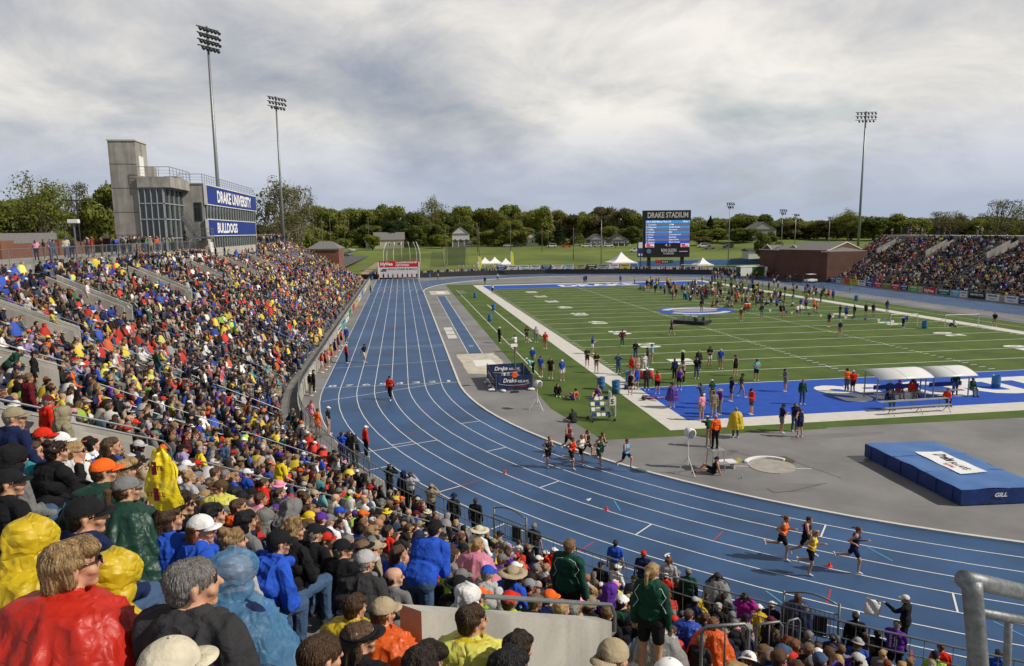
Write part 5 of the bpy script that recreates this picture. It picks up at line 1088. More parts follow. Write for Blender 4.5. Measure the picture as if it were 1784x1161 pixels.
T_ = [(570, 358, 66, 400, 'full', 'mid'), (603, 364, 52, 420, 'full2', 'fresh'), (636, 360, 60, 410, 'full3', 'mid'), (664, 354, 46, 420, 'full', 'deep'), (694, 360, 58, 400, 'full2', 'mid'), (724, 366, 48, 390, 'full3', 'deep'), (752, 338, 52, 400, 'thin', 'mid'), (780, 366, 46, 410, 'full', 'deep'), (806, 360, 54, 420, 'full2', 'mid'), (838, 360, 48, 430, 'full3', 'fresh'), (862, 357, 50, 420, 'full', 'mid'), (892, 358, 44, 430, 'full2', 'deep'), (914, 366, 44, 410, 'full3', 'mid'), (940, 359, 52, 400, 'full', 'fresh'), (968, 367, 44, 420, 'full2', 'mid'), (994, 371, 46, 410, 'full3', 'brown'), (1024, 368, 44, 400, 'full', 'fresh'), (1052, 361, 58, 400, 'full2', 'brown'), (1086, 360, 54, 390, 'full3', 'sparse'), (1118, 368, 46, 380, 'full', 'mid'), (1150, 372, 44, 400, 'con', 'con'), (1214, 392, 46, 360, 'full2', 'deep'), (1238, 377, 26, 370, 'con', 'con'), (1262, 381, 44, 370, 'full3', 'mid'), (1298, 371, 60, 350, 'full', 'mid'), (1336, 374, 52, 350, 'full2', 'deep'), (1372, 384, 50, 350, 'full3', 'brown'), (1408, 386, 48, 350, 'full', 'mid'), (1442, 384, 50, 340, 'full2', 'brown'), (1480, 361, 44, 330, 'thin', 'fresh'), (1484, 372, 50, 335, 'full3', 'mid'), (1524, 376, 50, 330, 'full', 'deep'), (1562, 373, 44, 330, 'full2', 'fresh'), (1596, 380, 46, 320, 'full3', 'mid'), (1636, 368, 44, 320, 'thin2', 'sparse'), (1632, 384, 50, 330, 'full', 'mid'), (1668, 366, 46, 320, 'thin', 'sparse'), (1676, 386, 50, 330, 'full2', 'deep'), (1716, 380, 52, 320, 'full3', 'mid'), (1748, 347, 66, 260, 'thin2', 'sparse'), (1760, 384, 50, 330, 'full', 'mid'), (1792, 362, 50, 270, 'thin', 'sparse'), (1800, 385, 60, 330, 'full2', 'mid'),
 (690, 386, 46, 345, 'full2', 'con'), (648, 408, 26, 320, 'full', 'fresh'), (722, 392, 40, 345, 'full', 'deep'), (756, 388, 44, 350, 'full3', 'deep'), (770, 408, 26, 330, 'full2', 'fresh'), (850, 400, 36, 350, 'full', 'mid'), (897, 384, 50, 345, 'full2', 'mid'), (975, 388, 24, 350, 'con', 'con'), (1010, 404, 26, 345, 'con', 'mid'), (948, 402, 30, 350, 'full3', 'deep'), (1066, 392, 36, 370, 'full3', 'mid'), (1100, 394, 40, 360, 'full', 'deep'), (1250, 398, 34, 330, 'full2', 'fresh'), (1226, 412, 30, 320, 'full3', 'brown'), (1296, 396, 50, 320, 'full3', 'deep'), (1338, 404, 40, 215, 'full2', 'deep'), (1350, 420, 26, 205, 'full', 'mid'), (640, 390, 50, 350, 'full3', 'deep'), (812, 386, 36, 385, 'full3', 'deep'), (870, 392, 30, 370, 'full3', 'deep')]
bank = {'mid': 'mid green', 'deep': 'dark green', 'fresh': 'bright green', 'brown': 'brownish green', 'con': 'blackish green', 'sparse': 'thin budding'}
LMK = [(545, 'parking lot'), (655, 'cream house'), (700, 'hammer cage'), (752, 'bare topped tree'), (803, 'porch house'), (862, 'three white tents'), (928, 'white cottage'), (970, 'parked van'), (1042, 'grey bungalow'), (1082, 'largest white tent'), (1161, 'scoreboard'), (1240, 'pale tree line right of scoreboard'), (1272, 'light pole right of scoreboard'), (1340, 'brown brick building'), (1446, 'right gable of brick building'), (1509, 'right floodlight mast'), (1600, 'top of right grandstand'), (1680, 'upper right grandstand'), (1784, 'right edge of photo')]
seen = {}
def treelab(u, k, lf, near):
    a = min(LMK, key=lambda q: abs(q[0]-u)); sd_ = 'left of' if u < a[0]-4 else 'right of' if u > a[0]+4 else 'above'
    s = '%s %s %s%s the %s' % (bank[lf], {'con': 'conifer', 'thin': 'half bare tree', 'thin2': 'half bare tree'}.get(k, 'leafy tree'), 'in front, ' if near else 'on the skyline, ', sd_, a[1])
    if s in seen: s += ', ' + ('farther out one' if seen[s] == 1 else 'outermost one'); 
    seen[s.split(', farther')[0].split(', outermost')[0]] = seen.get(s.split(', farther')[0].split(', outermost')[0], 0)+1; return s
for i, (u, vt, wp, t, k, lf) in enumerate(T_): tree(u, vt, wp, t, k, lf, treelab(u, k, lf, i >= 43))
for u, vt, wp, t, k, lf, lab, bk in ((58, 297, 108, 140, 'thin', 'mid', 'tall spreading tree with bare upper twigs at the far left', None), (40, 338, 120, 150, 'full', 'mid', 'broad leafy tree behind the yellow brick house', None), (8, 352, 70, 160, 'full2', 'mid', 'leafy tree at the extreme left edge', None), (132, 316, 66, 150, 'thin2', 'sparse', 'nearly bare tree between the left tree and the stair tower', None), (182, 312, 70, 150, 'full3', 'mid', 'leafy tree just left of the stair tower', None), (100, 362, 60, 170, 'full', 'deep', 'dark tree behind the white dormered house', None), (160, 365, 70, 175, 'full2', 'brown', 'brownish tree behind the lamp post', None), (114, 398, 26, 110, 'full3', 'fresh', 'round bright green bush behind the brick wall', None),
   (484, 304, 96, 190, 'thin', 'sparse', 'large budding sycamore with white limbs right of the press box', M_barkp), (515, 322, 60, 215, 'thin2', 'sparse', 'smaller bare sycamore beside the large one', M_barkp), (505, 372, 66, 250, 'full2', 'mid', 'green tree under the bare sycamores', None), (455, 385, 50, 230, 'full3', 'brown', 'brownish tree hard against the press box', None), (540, 392, 44, 300, 'full', 'mid', 'green tree at the start of the parking road', None)):
    tree(u, vt, wp, t, k, lf, lab, None, bk)
UN = []
for u in range(540, 1800, 15): UN.append((u+rnd.uniform(-5, 5), rnd.uniform(352, 372), rnd.uniform(2.6, 4.6)))
wood = []
for u in range(-60, 1860, 17):                         # the wood beyond the first rows of trees: one mass
    if u < 230 or u > 430:
        t = 455+rnd.uniform(-20, 30); vt = (370+rnd.uniform(0, 10)) if u > 540 else 378+rnd.uniform(0, 8); wood.append((u, vt, t))
V = []; nW = 1000
allq = []
for (u, vt, t) in wood:
    top = at(u, vt+6, t); z0 = terr(top.x, top.y); h = (top.z-z0)*.97; c = nrs.normal(size=(nW, 3)); c /= np.linalg.norm(c, axis=1)[:, None]; c *= nrs.uniform(.7, 1.05, nW)[:, None]; c = c*np.array([7.5, 4, h/2])+np.array([top.x, top.y, z0+h/2])
    o3 = c-np.array([top.x, top.y, z0+h/2]); t1 = np.cross(o3+nrs.normal(size=(nW, 3))*2, nrs.normal(size=(nW, 3))); t1 /= np.linalg.norm(t1, axis=1)[:, None]; t2 = np.cross(t1, o3+nrs.normal(size=(nW, 3))*2); t2 /= np.linalg.norm(t2, axis=1)[:, None]
    allq.append(np.stack([c+t1*.7, c+t2*.6, c-t1*.7, c-t2*.6], 1).reshape(-1, 3))
for (u, t, h) in UN:                                   # brush and hedges along the foot of the trees
    top = at(u, 425, t); z0 = terr(top.x, top.y); k_ = 260; c = nrs.normal(size=(k_, 3)); c /= np.linalg.norm(c, axis=1)[:, None]; c = c*nrs.uniform(.6, 1.05, k_)[:, None]*np.array([4.2, 2.5, h/2])+np.array([top.x, top.y, z0+h/2])
    t1 = nrs.normal(size=(k_, 3)); t1 /= np.linalg.norm(t1, axis=1)[:, None]; t2 = np.cross(t1, nrs.normal(size=(k_, 3))); t2 /= np.linalg.norm(t2, axis=1)[:, None]; allq.append(np.stack([c+t1*.55, c+t2*.5, c-t1*.55, c-t2*.5], 1).reshape(-1, 3))
q = np.concatenate(allq); n_ = len(q)//4
me = bpy.data.meshes.new('wood'); me.vertices.add(4*n_); me.vertices.foreach_set('co', q.ravel()); me.loops.add(4*n_); me.loops.foreach_set('vertex_index', np.arange(4*n_, dtype=np.int32)); me.polygons.add(n_); me.polygons.foreach_set('loop_start', np.arange(0, 4*n_, 4, dtype=np.int32)); me.materials.append(LM['mid']); me.update()
o = bpy.data.objects.new('far_wood', me); COL.objects.link(o); tag(o, 'continuous dark wood behind the houses and street trees', 'wood', kind='stuff')
# ================================================================ things on and around the field
def gl(u, v, z=0.0): q = gp(u, v, z); return (q.x, q.y, z)
# low frames stepping down the near aisle, gates in the front railing
for i, (A, B, z) in enumerate((((1230, 1092), (1301, 1087), 5.7), ((1322, 1088), (1361, 1083), 4.0), ((1373, 1082), (1393, 1077), 2.65))):
    a, b_ = gp(*A, z), gp(*B, z); a = a-(b_-a)*.1; r = thing('guard_rail', ['nearest galvanised guard frame beside the orange poncho', 'middle galvanised guard frame beside the yellow poncho', 'lowest galvanised guard frame behind the gate'][i], 'rail', (a.x, a.y, z-1.15), math.atan2(b_.y-a.y, b_.x-a.x), 'guard frames down the near steps'); Ln = (b_-a).length*1.05
    MB().tube([(0, 0, .35), (0, 0, 1.05), (.07, 0, 1.15), (Ln-.07, 0, 1.15), (Ln, 0, 1.05), (Ln, 0, .45), (Ln-.07, 0, .38), (.07, 0, .38)], .028, 8, closed=True).build('frame', M_galv, r, True)
    for x in (0, Ln): MB().rod((x, 0, -.3), (x, 0, .4), .028, 8).build('post', M_galv, r, True)
    MB().rod((Ln*.5, 0, .38), (Ln*.5, 0, 1.15), .014, 6).build('bar', M_galv, r, True)
def gate(s, L_, lab, sign=False):
    a, b_ = P(48.80, s), P(48.80, s+L_); r = thing('gate', lab, 'gate', (a.x, a.y, 0), math.atan2(b_.y-a.y, b_.x-a.x), 'arched gates in the front railing'); D = (b_-a).length; mb = MB()
    for x in (0, D): mb.rod((x, 0, .9), (x, 0, 2.05), .03, 6)
    mb.tube([(D*i/8, 0, 2.0+.16*math.sin(PI*i/8)) for i in range(9)], .026, 6); mb.rod((0, 0, 1.75), (D, 0, 1.75), .02, 6); mb.rod((0, 0, 1.05), (D, 0, 1.05), .02, 6); mb.build('frame', M_galv, r, True)
    mb = MB()
    for i in range(1, 12): mb.rod((D*i/12, 0, 1.05), (D*i/12, 0, 1.75), .009, 4)
    mb.build('bars', M_galv, r)
    if sign: MB().bx((D*.55, .02, 1.0), (D*.8, .05, 1.6)).build('sign_plate', M_dark, r)
def s_at(u, v, z): q = gp(u, v, z); return 116.2+48.8*math.atan2(C1.y-q.y, C1.x-q.x)
gate(s_at(853, 893, 1.9), 1.5, 'arched gate in the front railing behind the straw hat', True); gate(s_at(1363, 1045, 1.9), 1.35, 'arched gate in the front railing beside the navy poncho', True); gate(s_at(615, 778, 1.9), 1.6, 'arched gate in the front railing near the kneeling photographers')
# big pipe railing at the right edge of the foreground
p_ = [at(1712, 1230, 1.42), at(1697, 1100, 1.40), at(1690, 1018, 1.40)]; hr = thing('foreground_railing', 'thick galvanised pipe railing very close at the lower right', 'railing', tuple(at(1705, 1200, 1.4)))
def rl(mb, nm, m): mb.v = [tuple(Vector(v)-hr.location) for v in mb.v]; return mb.build(nm, m, hr, True)
rl(MB().tube([at(1730, 1500, 1.5), at(1708, 1200, 1.42), at(1694, 1030, 1.40), at(1693, 1012, 1.40)], .0185, 16), 'post', M_galv)
rl(MB().tube([at(1680, 1010, 1.40), at(1720, 1018, 1.47), at(1800, 1036, 1.62), at(1900, 1058, 1.85)], .0185, 16), 'top_rail', M_galv)
rl(MB().tube([at(1700, 1066, 1.42), at(1784, 1081, 1.6), at(1900, 1100, 1.9)], .010, 10), 'middle_rail', M_galv); rl(MB().rod(at(1757, 1078, 1.55), at(1752, 1230, 1.62), .008, 8), 'bar', M_galv)
# barrels
brl = thing('barrel', 'pair', 'barrel', (0, 0, 0)); M_bar = mat('barrel_blue', (.035, .16, .36), .4, .12, 2, spec=.5)
mb = MB(); mb.lathe([(.27, 0), (.29, .03), (.285, .28), (.30, .30), (.285, .33), (.285, .58), (.30, .60), (.285, .63), (.285, .88), (.295, .91), (.27, .91), (.27, .80)], n=20); mb.build('shell', M_bar, brl, True)
MB().lathe([(.266, .82), (.2, .84)], n=16).build('lining', mat('bin_bag_black', (.015, .015, .015), .4), brl, True)
BAR = [((1047, 678.5), 'blue barrel on the white border, left one of the near pair'), ((1073, 684.6), 'blue barrel on the white border, right one of the near pair'), ((853.5, 560), 'nearest of three blue barrels on the left turf strip'), ((860.2, 541), 'middle one of three blue barrels on the left turf strip'), ((828, 519), 'farthest of three blue barrels on the left turf strip'), ((1491.6, 525), 'blue barrel on the far turf edge by the right straight'), ((1610.5, 572.5), 'blue barrel beside the bending athlete, right side of the field'), ((1734.6, 675.6), 'blue barrel standing in the end zone by the shelters'), ((1308, 503), 'blue barrel by the far right corner of the field'), ((1196, 522), 'blue barrel among the resting teams at far midfield'), ((648, 488), 'blue barrel left of the start banner'), ((748, 484), 'blue barrel right of the start banner'), ((1096, 667), 'blue barrel behind the orange coolers')]
for i, (q, lab) in enumerate(BAR):
    if i == 0: brl.location = gl(*q); brl['label'] = lab; brl['group'] = 'blue rubbish barrels'
    else: dup(brl, gl(*q), i, lab, 'blue rubbish barrels')
# timing booth with banners
B4 = [Vector((-10.49, 10.29, 0)), Vector((-7.75, 10.15, 0)), Vector((-7.6, 15.0, 0)), Vector((-10.58, 14.84, 0))]
bo = thing('timing_booth', 'timing pen walled with navy lettered banners beside the sand pit', 'booth', tuple(B4[0])); M_navb = mat('banner_navy_cloth', (.014, .032, .10), .7, .1, 1.5, .3, 8)
for i in range(4):
    a, b_ = B4[i]-B4[0], B4[(i+1) % 4]-B4[0]; d = (b_-a).normalized(); n_ = V3(d.y, -d.x, 0)
    if i == 1: b_ = a.lerp(b_, .82)
    mb = MB(); k = 12; V = []; 
    for j in range(k+1):
        q = a.lerp(b_, j/k)+n_*.02*math.sin(j*1.9)
        for o_ in (0, -.04): V += [tuple(q+n_*o_+V3(0, 0, .12)), tuple(q+n_*o_+V3(0, 0, 1.12))]
    F = []
    for j in range(k): o = j*4; F += [(o, o+4, o+5, o+1), (o+2, o+3, o+7, o+6), (o+1, o+5, o+7, o+3)]
    pn = mb.add(V, F).build('banner', M_navb, bo)
    for q in (a, b_): MB().rod(q-n_*.05, q-n_*.05+V3(0, 0, 1.2), .025, 6).build('post', M_galv, bo)
    if i in (0, 2, 3):
        t_ = MB(); sg = 1 if i != 2 else -1; nn = n_*(.03 if i != 2 else -.07); c_ = a.lerp(b_, .5)+nn; dx = d*sg; Lp = (b_-a).length
        text_mb(t_, 'Drake', c_+V3(0, 0, .62)-dx*Lp*.12, dx, (0, 0, 1), .30, Lp*.36, .03, .25); text_mb(t_, 'RELAYS', c_+V3(0, 0, .60)+dx*Lp*.24, dx, (0, 0, 1), .17, Lp*.30, .02, .2)
        sw = [c_+dx*Lp*.42*math.cos(w_)+V3(0, 0, .58+.18*math.sin(w_))+nn*.1 for w_ in [PI+PI*j/14 for j in range(15)]]; t_.tube(sw, .012, 4)
        t_.build('lettering', M_swhite, pn); t_ = MB(); text_mb(t_, 'presented by', c_+V3(0, 0, .30)-dx*.1, dx, (0, 0, 1), .06, .5); text_mb(t_, 'HyVee', c_+V3(0, 0, .26)+dx*Lp*.22, dx, (0, 0, 1), .11, Lp*.2, .02); t_.build('red_lettering', mat('ink_red', (.5, .03, .05)), pn)
mb = MB(); 
for x, y_, z, s in ((.9, 2.2, .75, .3), (1.25, 2.2, .8, .22), (1.7, 2.0, .7, .25), (.85, 2.6, 1.0, .18)): mb.box((x, y_, z), (s, s*.8, s*.8), x)
mb.build('equipment', mat('equipment_grey', (.45, .45, .44)), bo); MB().box((1.4, 2.2, .55), (1.8, .8, .05)).build('table', M_wht, bo)
MB().tube([(1.6, .9, 0), (1.6, .9, 3.1)], .05, 8).build('camera_mast', M_galv, bo); MB().box((1.5, .9, 3.2), (.55, .25, .2), .3).build('mast_camera', M_wht, bo)
for i, (x, y_) in enumerate(((-.3, .1), (-.35, 2.8), (.5, -.35), (2.6, -.25), (-.2, 1.4))): tag(MB().ball((0, 0, .09), .22, 10, 6, (1.3, .9, .45)).build('sandbag', M_wht, loc=(B4[0].x+x, B4[0].y+y_, 0), rz=i), ['white sandbag at the near left corner of the timing pen', 'white sandbag at the far left corner of the timing pen', 'white sandbag under the front banner, left part', 'white sandbag under the front banner, right part', 'white sandbag midway along the left side of the timing pen'][i], 'sandbag', 'sandbags round the timing pen')
r = thing('lap_clock', 'orange face clock on a thin stand in front of the timing pen', 'clock', gl(897, 684)); MB().rod((0, 0, 0), (0, 0, 1.15), .02, 6).build('stand', M_dark, r); MB().box((0, 0, .04), (.55, .35, .08)).build('base', M_dark, r); MB().lathe([(.2, -.05), (.24, 0), (.2, .05)], n=8).build('face', mat('face_orange', (.85, .12, .02), .5), r, loc=(0, 0, 1.3)).rotation_euler = (PI/2, 0, 0)
# tripod blowers
def tripod(q, h, lab, rz):
    r = thing('tripod_sensor', lab, 'tripod', gl(*q), rz, 'white round headed devices on tripods')
    for i in range(3): a = i*2*PI/3+.5; MB().rod((.55*math.cos(a), .55*math.sin(a), .02), (0, 0, .85), .022, 6).build('leg', M_wht, r)
    mb = MB(); [mb.rod((.3*math.cos(i*2*PI/3+.5), .3*math.sin(i*2*PI/3+.5), .40), (0, 0, .42), .012, 5) for i in range(3)]; mb.build('brace', M_dark, r)
    MB().rod((0, 0, .4), (0, 0, h-.25), .022, 8).build('pole', M_wht, r); MB().tube([(0, -.26, h), (0, -.1, h), (0, .12, h)], [.23, .24, .21], 18).build('housing', M_wht, r, True); MB().tube([(0, -.28, h), (0, -.262, h)], [.17, .19], 16).build('grille', mat('grille_grey', (.12, .12, .13), .6), r)
tripod((936, 714), 1.75, 'white round device on a tripod in front of the timing pen', .6); tripod((1198, 826), 2.05, 'white round device on a tripod left of the throwing circle', .3)
# lap card rack
r = thing('card_rack', 'wheeled rack of white numbered lap cards, a five at its right end', 'rack', (-5.9, 1.1, 0), .02)
mb = MB(); 
for k in range(4): mb.tube([(0, .15*k-.2, .35+.3*k), (1.5, .15*k-.2, .35+.3*k)], .02, 5)
for x in (0.05, 1.45): mb.tube([(x, -.45, .12), (x, .5, .12)], .02, 5); mb.rod((x, -.25, .12), (x, .3, 1.4), .02, 5)
mb.build('frame', M_galv, r)
for k in range(4):
    for i in range(4): MB().box((.2+.30*i, .15*k-.27, .45+.3*k), (.24, .03, .22), 0, Matrix.Rotation(-.35, 3, 'X')).build('card', M_wht if (k+i) % 3 else M_sign, r)
MB().bx((1.5, -.45, .30), (1.54, .05, 1.5)).build('end_board', M_wht, r); MB().bx((1.32, -.1, 1.0), (1.36, .4, 1.75)).build('end_board', M_wht, r)
for k in range(4): t_ = MB(); text_mb(t_, '5', (1.56, -.2, 1.18-.28*k), (0, 1, 0), (0, 0, 1), .2, .15, .02); t_.build('numeral', M_dark, r)
t_ = MB(); text_mb(t_, '5', (1.28, -.50, 1.12), (1, 0, 0), (0, 0, 1), .30, .20, .03); MB().bx((1.12, -.49, 1.02), (1.5, -.46, 1.52)).build('front_board', M_wht, r); t_.build('numeral', M_dark, r)
for x in (.05, 1.45):
    for y_ in (-.45, .5): MB().lathe([(.03, -.03), (.09, -.03), (.09, .03), (.03, .03)], n=10).build('wheel', M_dark, r, loc=(x, y_, .09)).rotation_euler = (PI/2, 0, 0)
# landing mat
ma, mb_, md = Vector((5.98, -8.29)), Vector((9.64, -8.58)), Vector((5.75, -14.80)); mc = mb_+(md-ma)
mt = thing('landing_mat', 'large blue high jump landing mat with a white lettered panel', 'mat', (ma.x, ma.y, 0)); M_mat = mat('vinyl_blue', (.055, .155, .40), .42, .12, 1.2, .35, 5, spec=.5, world=True); M_mat2 = mat('vinyl_navy', (.012, .035, .17), .5, .15, 2, .6, 6, world=True)
def gridquad(A, B, C_, D, nu, nv, fz):
    V = []; 
    for j in range(nv+1):
        for i in range(nu+1): u, v = i/nu, j/nv; p = A.lerp(B, u).lerp(D.lerp(C_, u), v); V.append(fz(p, u, v))
    return V, [(j*(nu+1)+i, j*(nu+1)+i+1, (j+1)*(nu+1)+i+1, (j+1)*(nu+1)+i) for j in range(nv) for i in range(nu)]
A2, B2, C2_, D2 = [p-ma for p in (ma, mb_, mc, md)]
def topz(p, u, v): return (p.x, p.y, .75+.012*math.sin(p.x*3+p.y*1.3)+.010*math.sin(p.y*5.1-p.x*2)+.012*math.sin(9*u+14*v)*math.sin(3*v+7*u)-.03*(max(0, abs(u-.5)-.46)*25)**2*.5-.03*(max(0, abs(v-.5)-.48)*50)**2*.5)
V, F = gridquad(A2, B2, C2_, D2, 24, 40, topz); MB().add(V, F).build('top_cover', M_mat, mt, True)
for a, b_ in ((A2, D2), (D2, C2_), (C2_, B2), (B2, A2)):
    V = []; n_ = 40; d = (b_-a).normalized(); nn = Vector((-d.y, d.x))*-1
    for i in range(n_+1):
        p = a.lerp(b_, i/n_)
        for j in range(5): w_ = j/4; off = .03*math.sin(i*.9+j)*math.sin(i*.37+2*j)*(w_*(1-w_)*4)+.0; V.append((p.x+nn.x*off, p.y+nn.y*off, .05+.70*w_-(0.03 if j == 4 else 0)))
    MB().add(V, [(i*5+j, (i+1)*5+j, (i+1)*5+j+1, i*5+j+1) for i in range(n_) for j in range(4)]).build('side_cover', M_mat2, mt, True)
sm = MB()
for f_ in (.33, .67): a_, b_ = A2.lerp(D2, f_), B2.lerp(C2_, f_); sm.tube([(a_.x+(b_.x-a_.x)*k/12, a_.y+(b_.y-a_.y)*k/12, .752+.01*math.sin(k*2+f_*9)) for k in range(13)], .012, 5)
for f_ in (.08, .25, .42, .6, .78, .93): a_ = A2.lerp(D2, f_); sm.tube([(a_.x-.035, a_.y, .74), (a_.x-.04, a_.y, .40), (a_.x-.035, a_.y, .06)], .018, 4)
sm.build('seams', M_mat2, mt)
P4 = [gp(*q, .78).xy-ma for q in ((1593.3, 788), (1639.8, 786), (1720, 822.5), (1673.4, 825.5))]
V, F = gridquad(*P4, 10, 16, lambda p, u, v: (p.x, p.y, topz(p, 0.5, .5)[2]+.022)); MB().add(V, F).build('white_panel', M_swhite, mt, True)
t_ = MB(); ux = (P4[3]-P4[0]).normalized(); uy = (P4[1]-P4[0]).normalized(); Lp = (P4[3]-P4[0]).length; c_ = (P4[0]+P4[2])/2
X3 = V3(ux.x, ux.y, 0); Y3 = V3(uy.x, uy.y, 0); o_ = V3(c_.x, c_.y, .80)
text_mb(t_, 'Drake', o_-X3*Lp*.18-Y3*.05, X3, Y3, .55, Lp*.34, .03, .25); text_mb(t_, 'RELAYS', o_+X3*Lp*.20-Y3*.1, X3, Y3, .32, Lp*.34, .02, .2); t_.build('lettering', M_dark, mt)
t_ = MB(); text_mb(t_, 'HyVee', o_+X3*Lp*.16-Y3*.45, X3, Y3, .2, Lp*.2, .02); t_.build('red_lettering', ink['r'], mt)
t_ = MB(); q = gp(1751, 866, .45).xy-ma; dd = (C2_-D2).normalized(); qq = D2+dd*((q-D2).dot(dd)); nn = V3(dd.y, -dd.x, 0)*.05; text_mb(t_, 'GILL', V3(qq.x, qq.y, .38)+nn, V3(dd.x, dd.y, 0), (0, 0, 1), .17, .55, .035, .25); t_.build('lettering', M_swhite, mt)
# shelters and benches in the end zone
def shelter(x0, x1, y0, y1, lab):
    r = thing('shelter', lab, 'shelter', (x0, y0, 0), 0, 'curved roof shelters'); W_, D_ = x1-x0, y1-y0
    mb = MB(); n_ = 10; V = []; 
    for i in range(n_+1):
        f = i/n_; yy = -.5+(D_+1.0)*f; zz_ = 1.42+.58*math.sin(PI*(.10+.62*f))
        for x in (-.25, W_*.48, W_*.52, W_+.25): V.append((x, yy, zz_))
    F = []
    for i in range(n_):
        for j in range(3): F.append((i*4+j, i*4+j+1, (i+1)*4+j+1, (i+1)*4+j))
    rf = mb.add(V, F).build('roof', mat('roof_translucent', (.66, .67, .66), .35, .04, 1), r, True); rf.modifiers.new('t', 'SOLIDIFY').thickness = .05
    for x in (-.22, W_*.5, W_+.22): MB().tube([(x, -.5+(D_+1.0)*i/10, 1.40+.58*math.sin(PI*(.10+.62*i/10))) for i in range(11)], .03, 6).build('rib', M_frame, r)
    for x in (0, W_):
        for y_ in (0, D_): MB().rod((x, y_, 0), (x, y_, 1.8), .045, 8).build('post', M_frame, r)
    MB().bx((.1, .15, .42), (W_-.1, .5, .46)).build('seat', M_alu, r); MB().bx((.1, .5, .7), (W_-.1, .54, 1.0)).build('backrest', M_sign, r)
shelter(14.2, 17.8, 2.0, 3.3, 'left one of two white curved roof shelters in the end zone'); shelter(18.4, 21.1, 2.0, 3.2, 'right one of two white curved roof shelters in the end zone')
r = thing('team_bench', 'long aluminium bench with a raised back plank on the white border', 'bench', (12.4, -1.3, 0), .03)
MB().bx((0, -.05, .42), (4.7, .2, .46)).build('seat', M_alu, r); MB().bx((.2, .75, .62), (5.2, 1.05, .66)).build('upper_plank', M_alu, r)
for x in (.4, 2.4, 4.4): MB().tube([(x, -.3, .02), (x, .0, .42), (x, .3, .02)], .025, 6).build('leg', M_galv, r); MB().rod((x+.2, .9, 0), (x+.2, .9, .62), .025, 6).build('leg', M_galv, r)
r = thing('small_bench', 'small aluminium bleacher bench on the left turf beside the far barrel', 'bench', gl(808, 514), .9)
for k in range(3): MB().bx((-.9, .25*k, .25+.2*k), (.9, .25*k+.2, .29+.2*k)).build('plank', M_alu, r)
for x in (-.7, .7): MB().tube([(x, 0, 0), (x, .3, .6), (x, .7, 0)], .02, 5).build('leg', M_galv, r)
# midfield camera platform
r = thing('camera_platform', 'low black platform with tables and equipment at midfield', 'platform', (16.9, 43.4, 0), -.78); r.scale = (.62,)*3
MB().bx((0, -2.0, .05), (6.4, 2.4, .75)).build('deck', mat('platform_black', (.02, .02, .022), .5, .3, 2), r, bev=.1)
for x, y_, h in ((2.2, -.5, 1.7), (3.6, .2, 1.5), (5.2, -.8, 1.6)): MB().box((x, y_, h), (1.1, .6, .05)).build('table_top', M_wht if x < 4 else M_dark, r); [MB().rod((x+sx_, y_+sy_, .75), (x+sx_, y_+sy_, h), .02, 5).build('table_leg', M_dark, r) for sx_ in (-.5, .5) for sy_ in (-.25, .25)]
for x, y_, s in ((4.4, -1.2, .5), (5.2, .9, .6), (3.2, 1.4, .4)): MB().box((x, y_, .75+s/2), (s, s*.7, s), x, None).build('case', M_dark, r, bev=.03)
MB().rod((6.2, -1.6, 0), (6.2, -1.6, 1.9), .03, 5).build('rail_post', M_dark, r); MB().rod((6.2, 1.6, 0), (6.2, 1.6, 1.9), .03, 5).build('rail_post', M_dark, r)
# coolers
def cooler(q, lab, col=(.75, .07, .02), h=.62, z=.6):
    r = thing('cooler', lab, 'cooler', gl(*q), 0, 'drink coolers'); MB().lathe([(.20, z), (.235, z+.05), (.235, z+h-.1), (.22, z+h-.08)], n=16).build('tank', mat('cooler_orange' if col[0] > .5 else 'cooler_blue', col, .4), r, True); MB().lathe([(.24, z+h-.08), (.24, z+h), (.1, z+h+.03)], n=16).build('lid', M_wht, r, True); MB().bx((-.3, -.28, z-.05), (.3, .28, z)).build('stand_top', M_dark, r); [MB().rod((a, b_, 0), (a, b_, z), .02, 5).build('stand_leg', M_dark, r) for a in (-.28, .28) for b_ in (-.25, .25)]
cooler((1119, 672), 'left one of the two orange coolers near the white border'); cooler((1133, 671), 'right one of the two orange coolers near the white border'); cooler((1299, 544), 'left orange cooler at the edge of the midfield oval'); cooler((1304, 544), 'right orange cooler at the edge of the midfield oval'); cooler((1093, 678), 'small blue cooler with white lid by the barrels', (.03, .08, .35), .4, .05)
tag(MB().ball((0, 0, .16), .16, 12, 6, (1.3, 1, .8)).tube([(.1, 0, .1), (.5, -.25, .05), (.75, -.45, .03)], .02, 5).build('camera_bag', M_dark, loc=gl(1122, 698)), 'black camera bag with a strap on the white border', 'bag')
# small ladder stand
r = thing('step_stand', 'silver step platform under the two officials by the throwing circle', 'platform', gl(1246, 818), .1)
for x in (-.35, .35):
    for y_ in (-.3, .3): MB().rod((x, y_, 0), (x*.8, y_*.8, 1.0), .025, 6).build('leg', M_alu, r)
MB().bx((-.35, -.3, .98), (.35, .3, 1.03)).build('deck', M_alu, r); MB().bx((-.36, -.7, .45), (.36, -.35, .49)).build('step', M_alu, r); MB().tube([(-.3, .3, 1.0), (-.3, .3, 1.8), (.3, .3, 1.8), (.3, .3, 1.0)], .02, 6).build('hand_hoop', M_alu, r)
tag(MB().prism([(-.3, -.35), (.5, -.35), (.5, .2), (-.3, .2)], .3, .36).bx((.35, -.3, 0), (.4, .15, .3)).build('equipment_tray', M_wht, loc=gl(1262, 815)), 'white tray beside the step platform', 'tray')
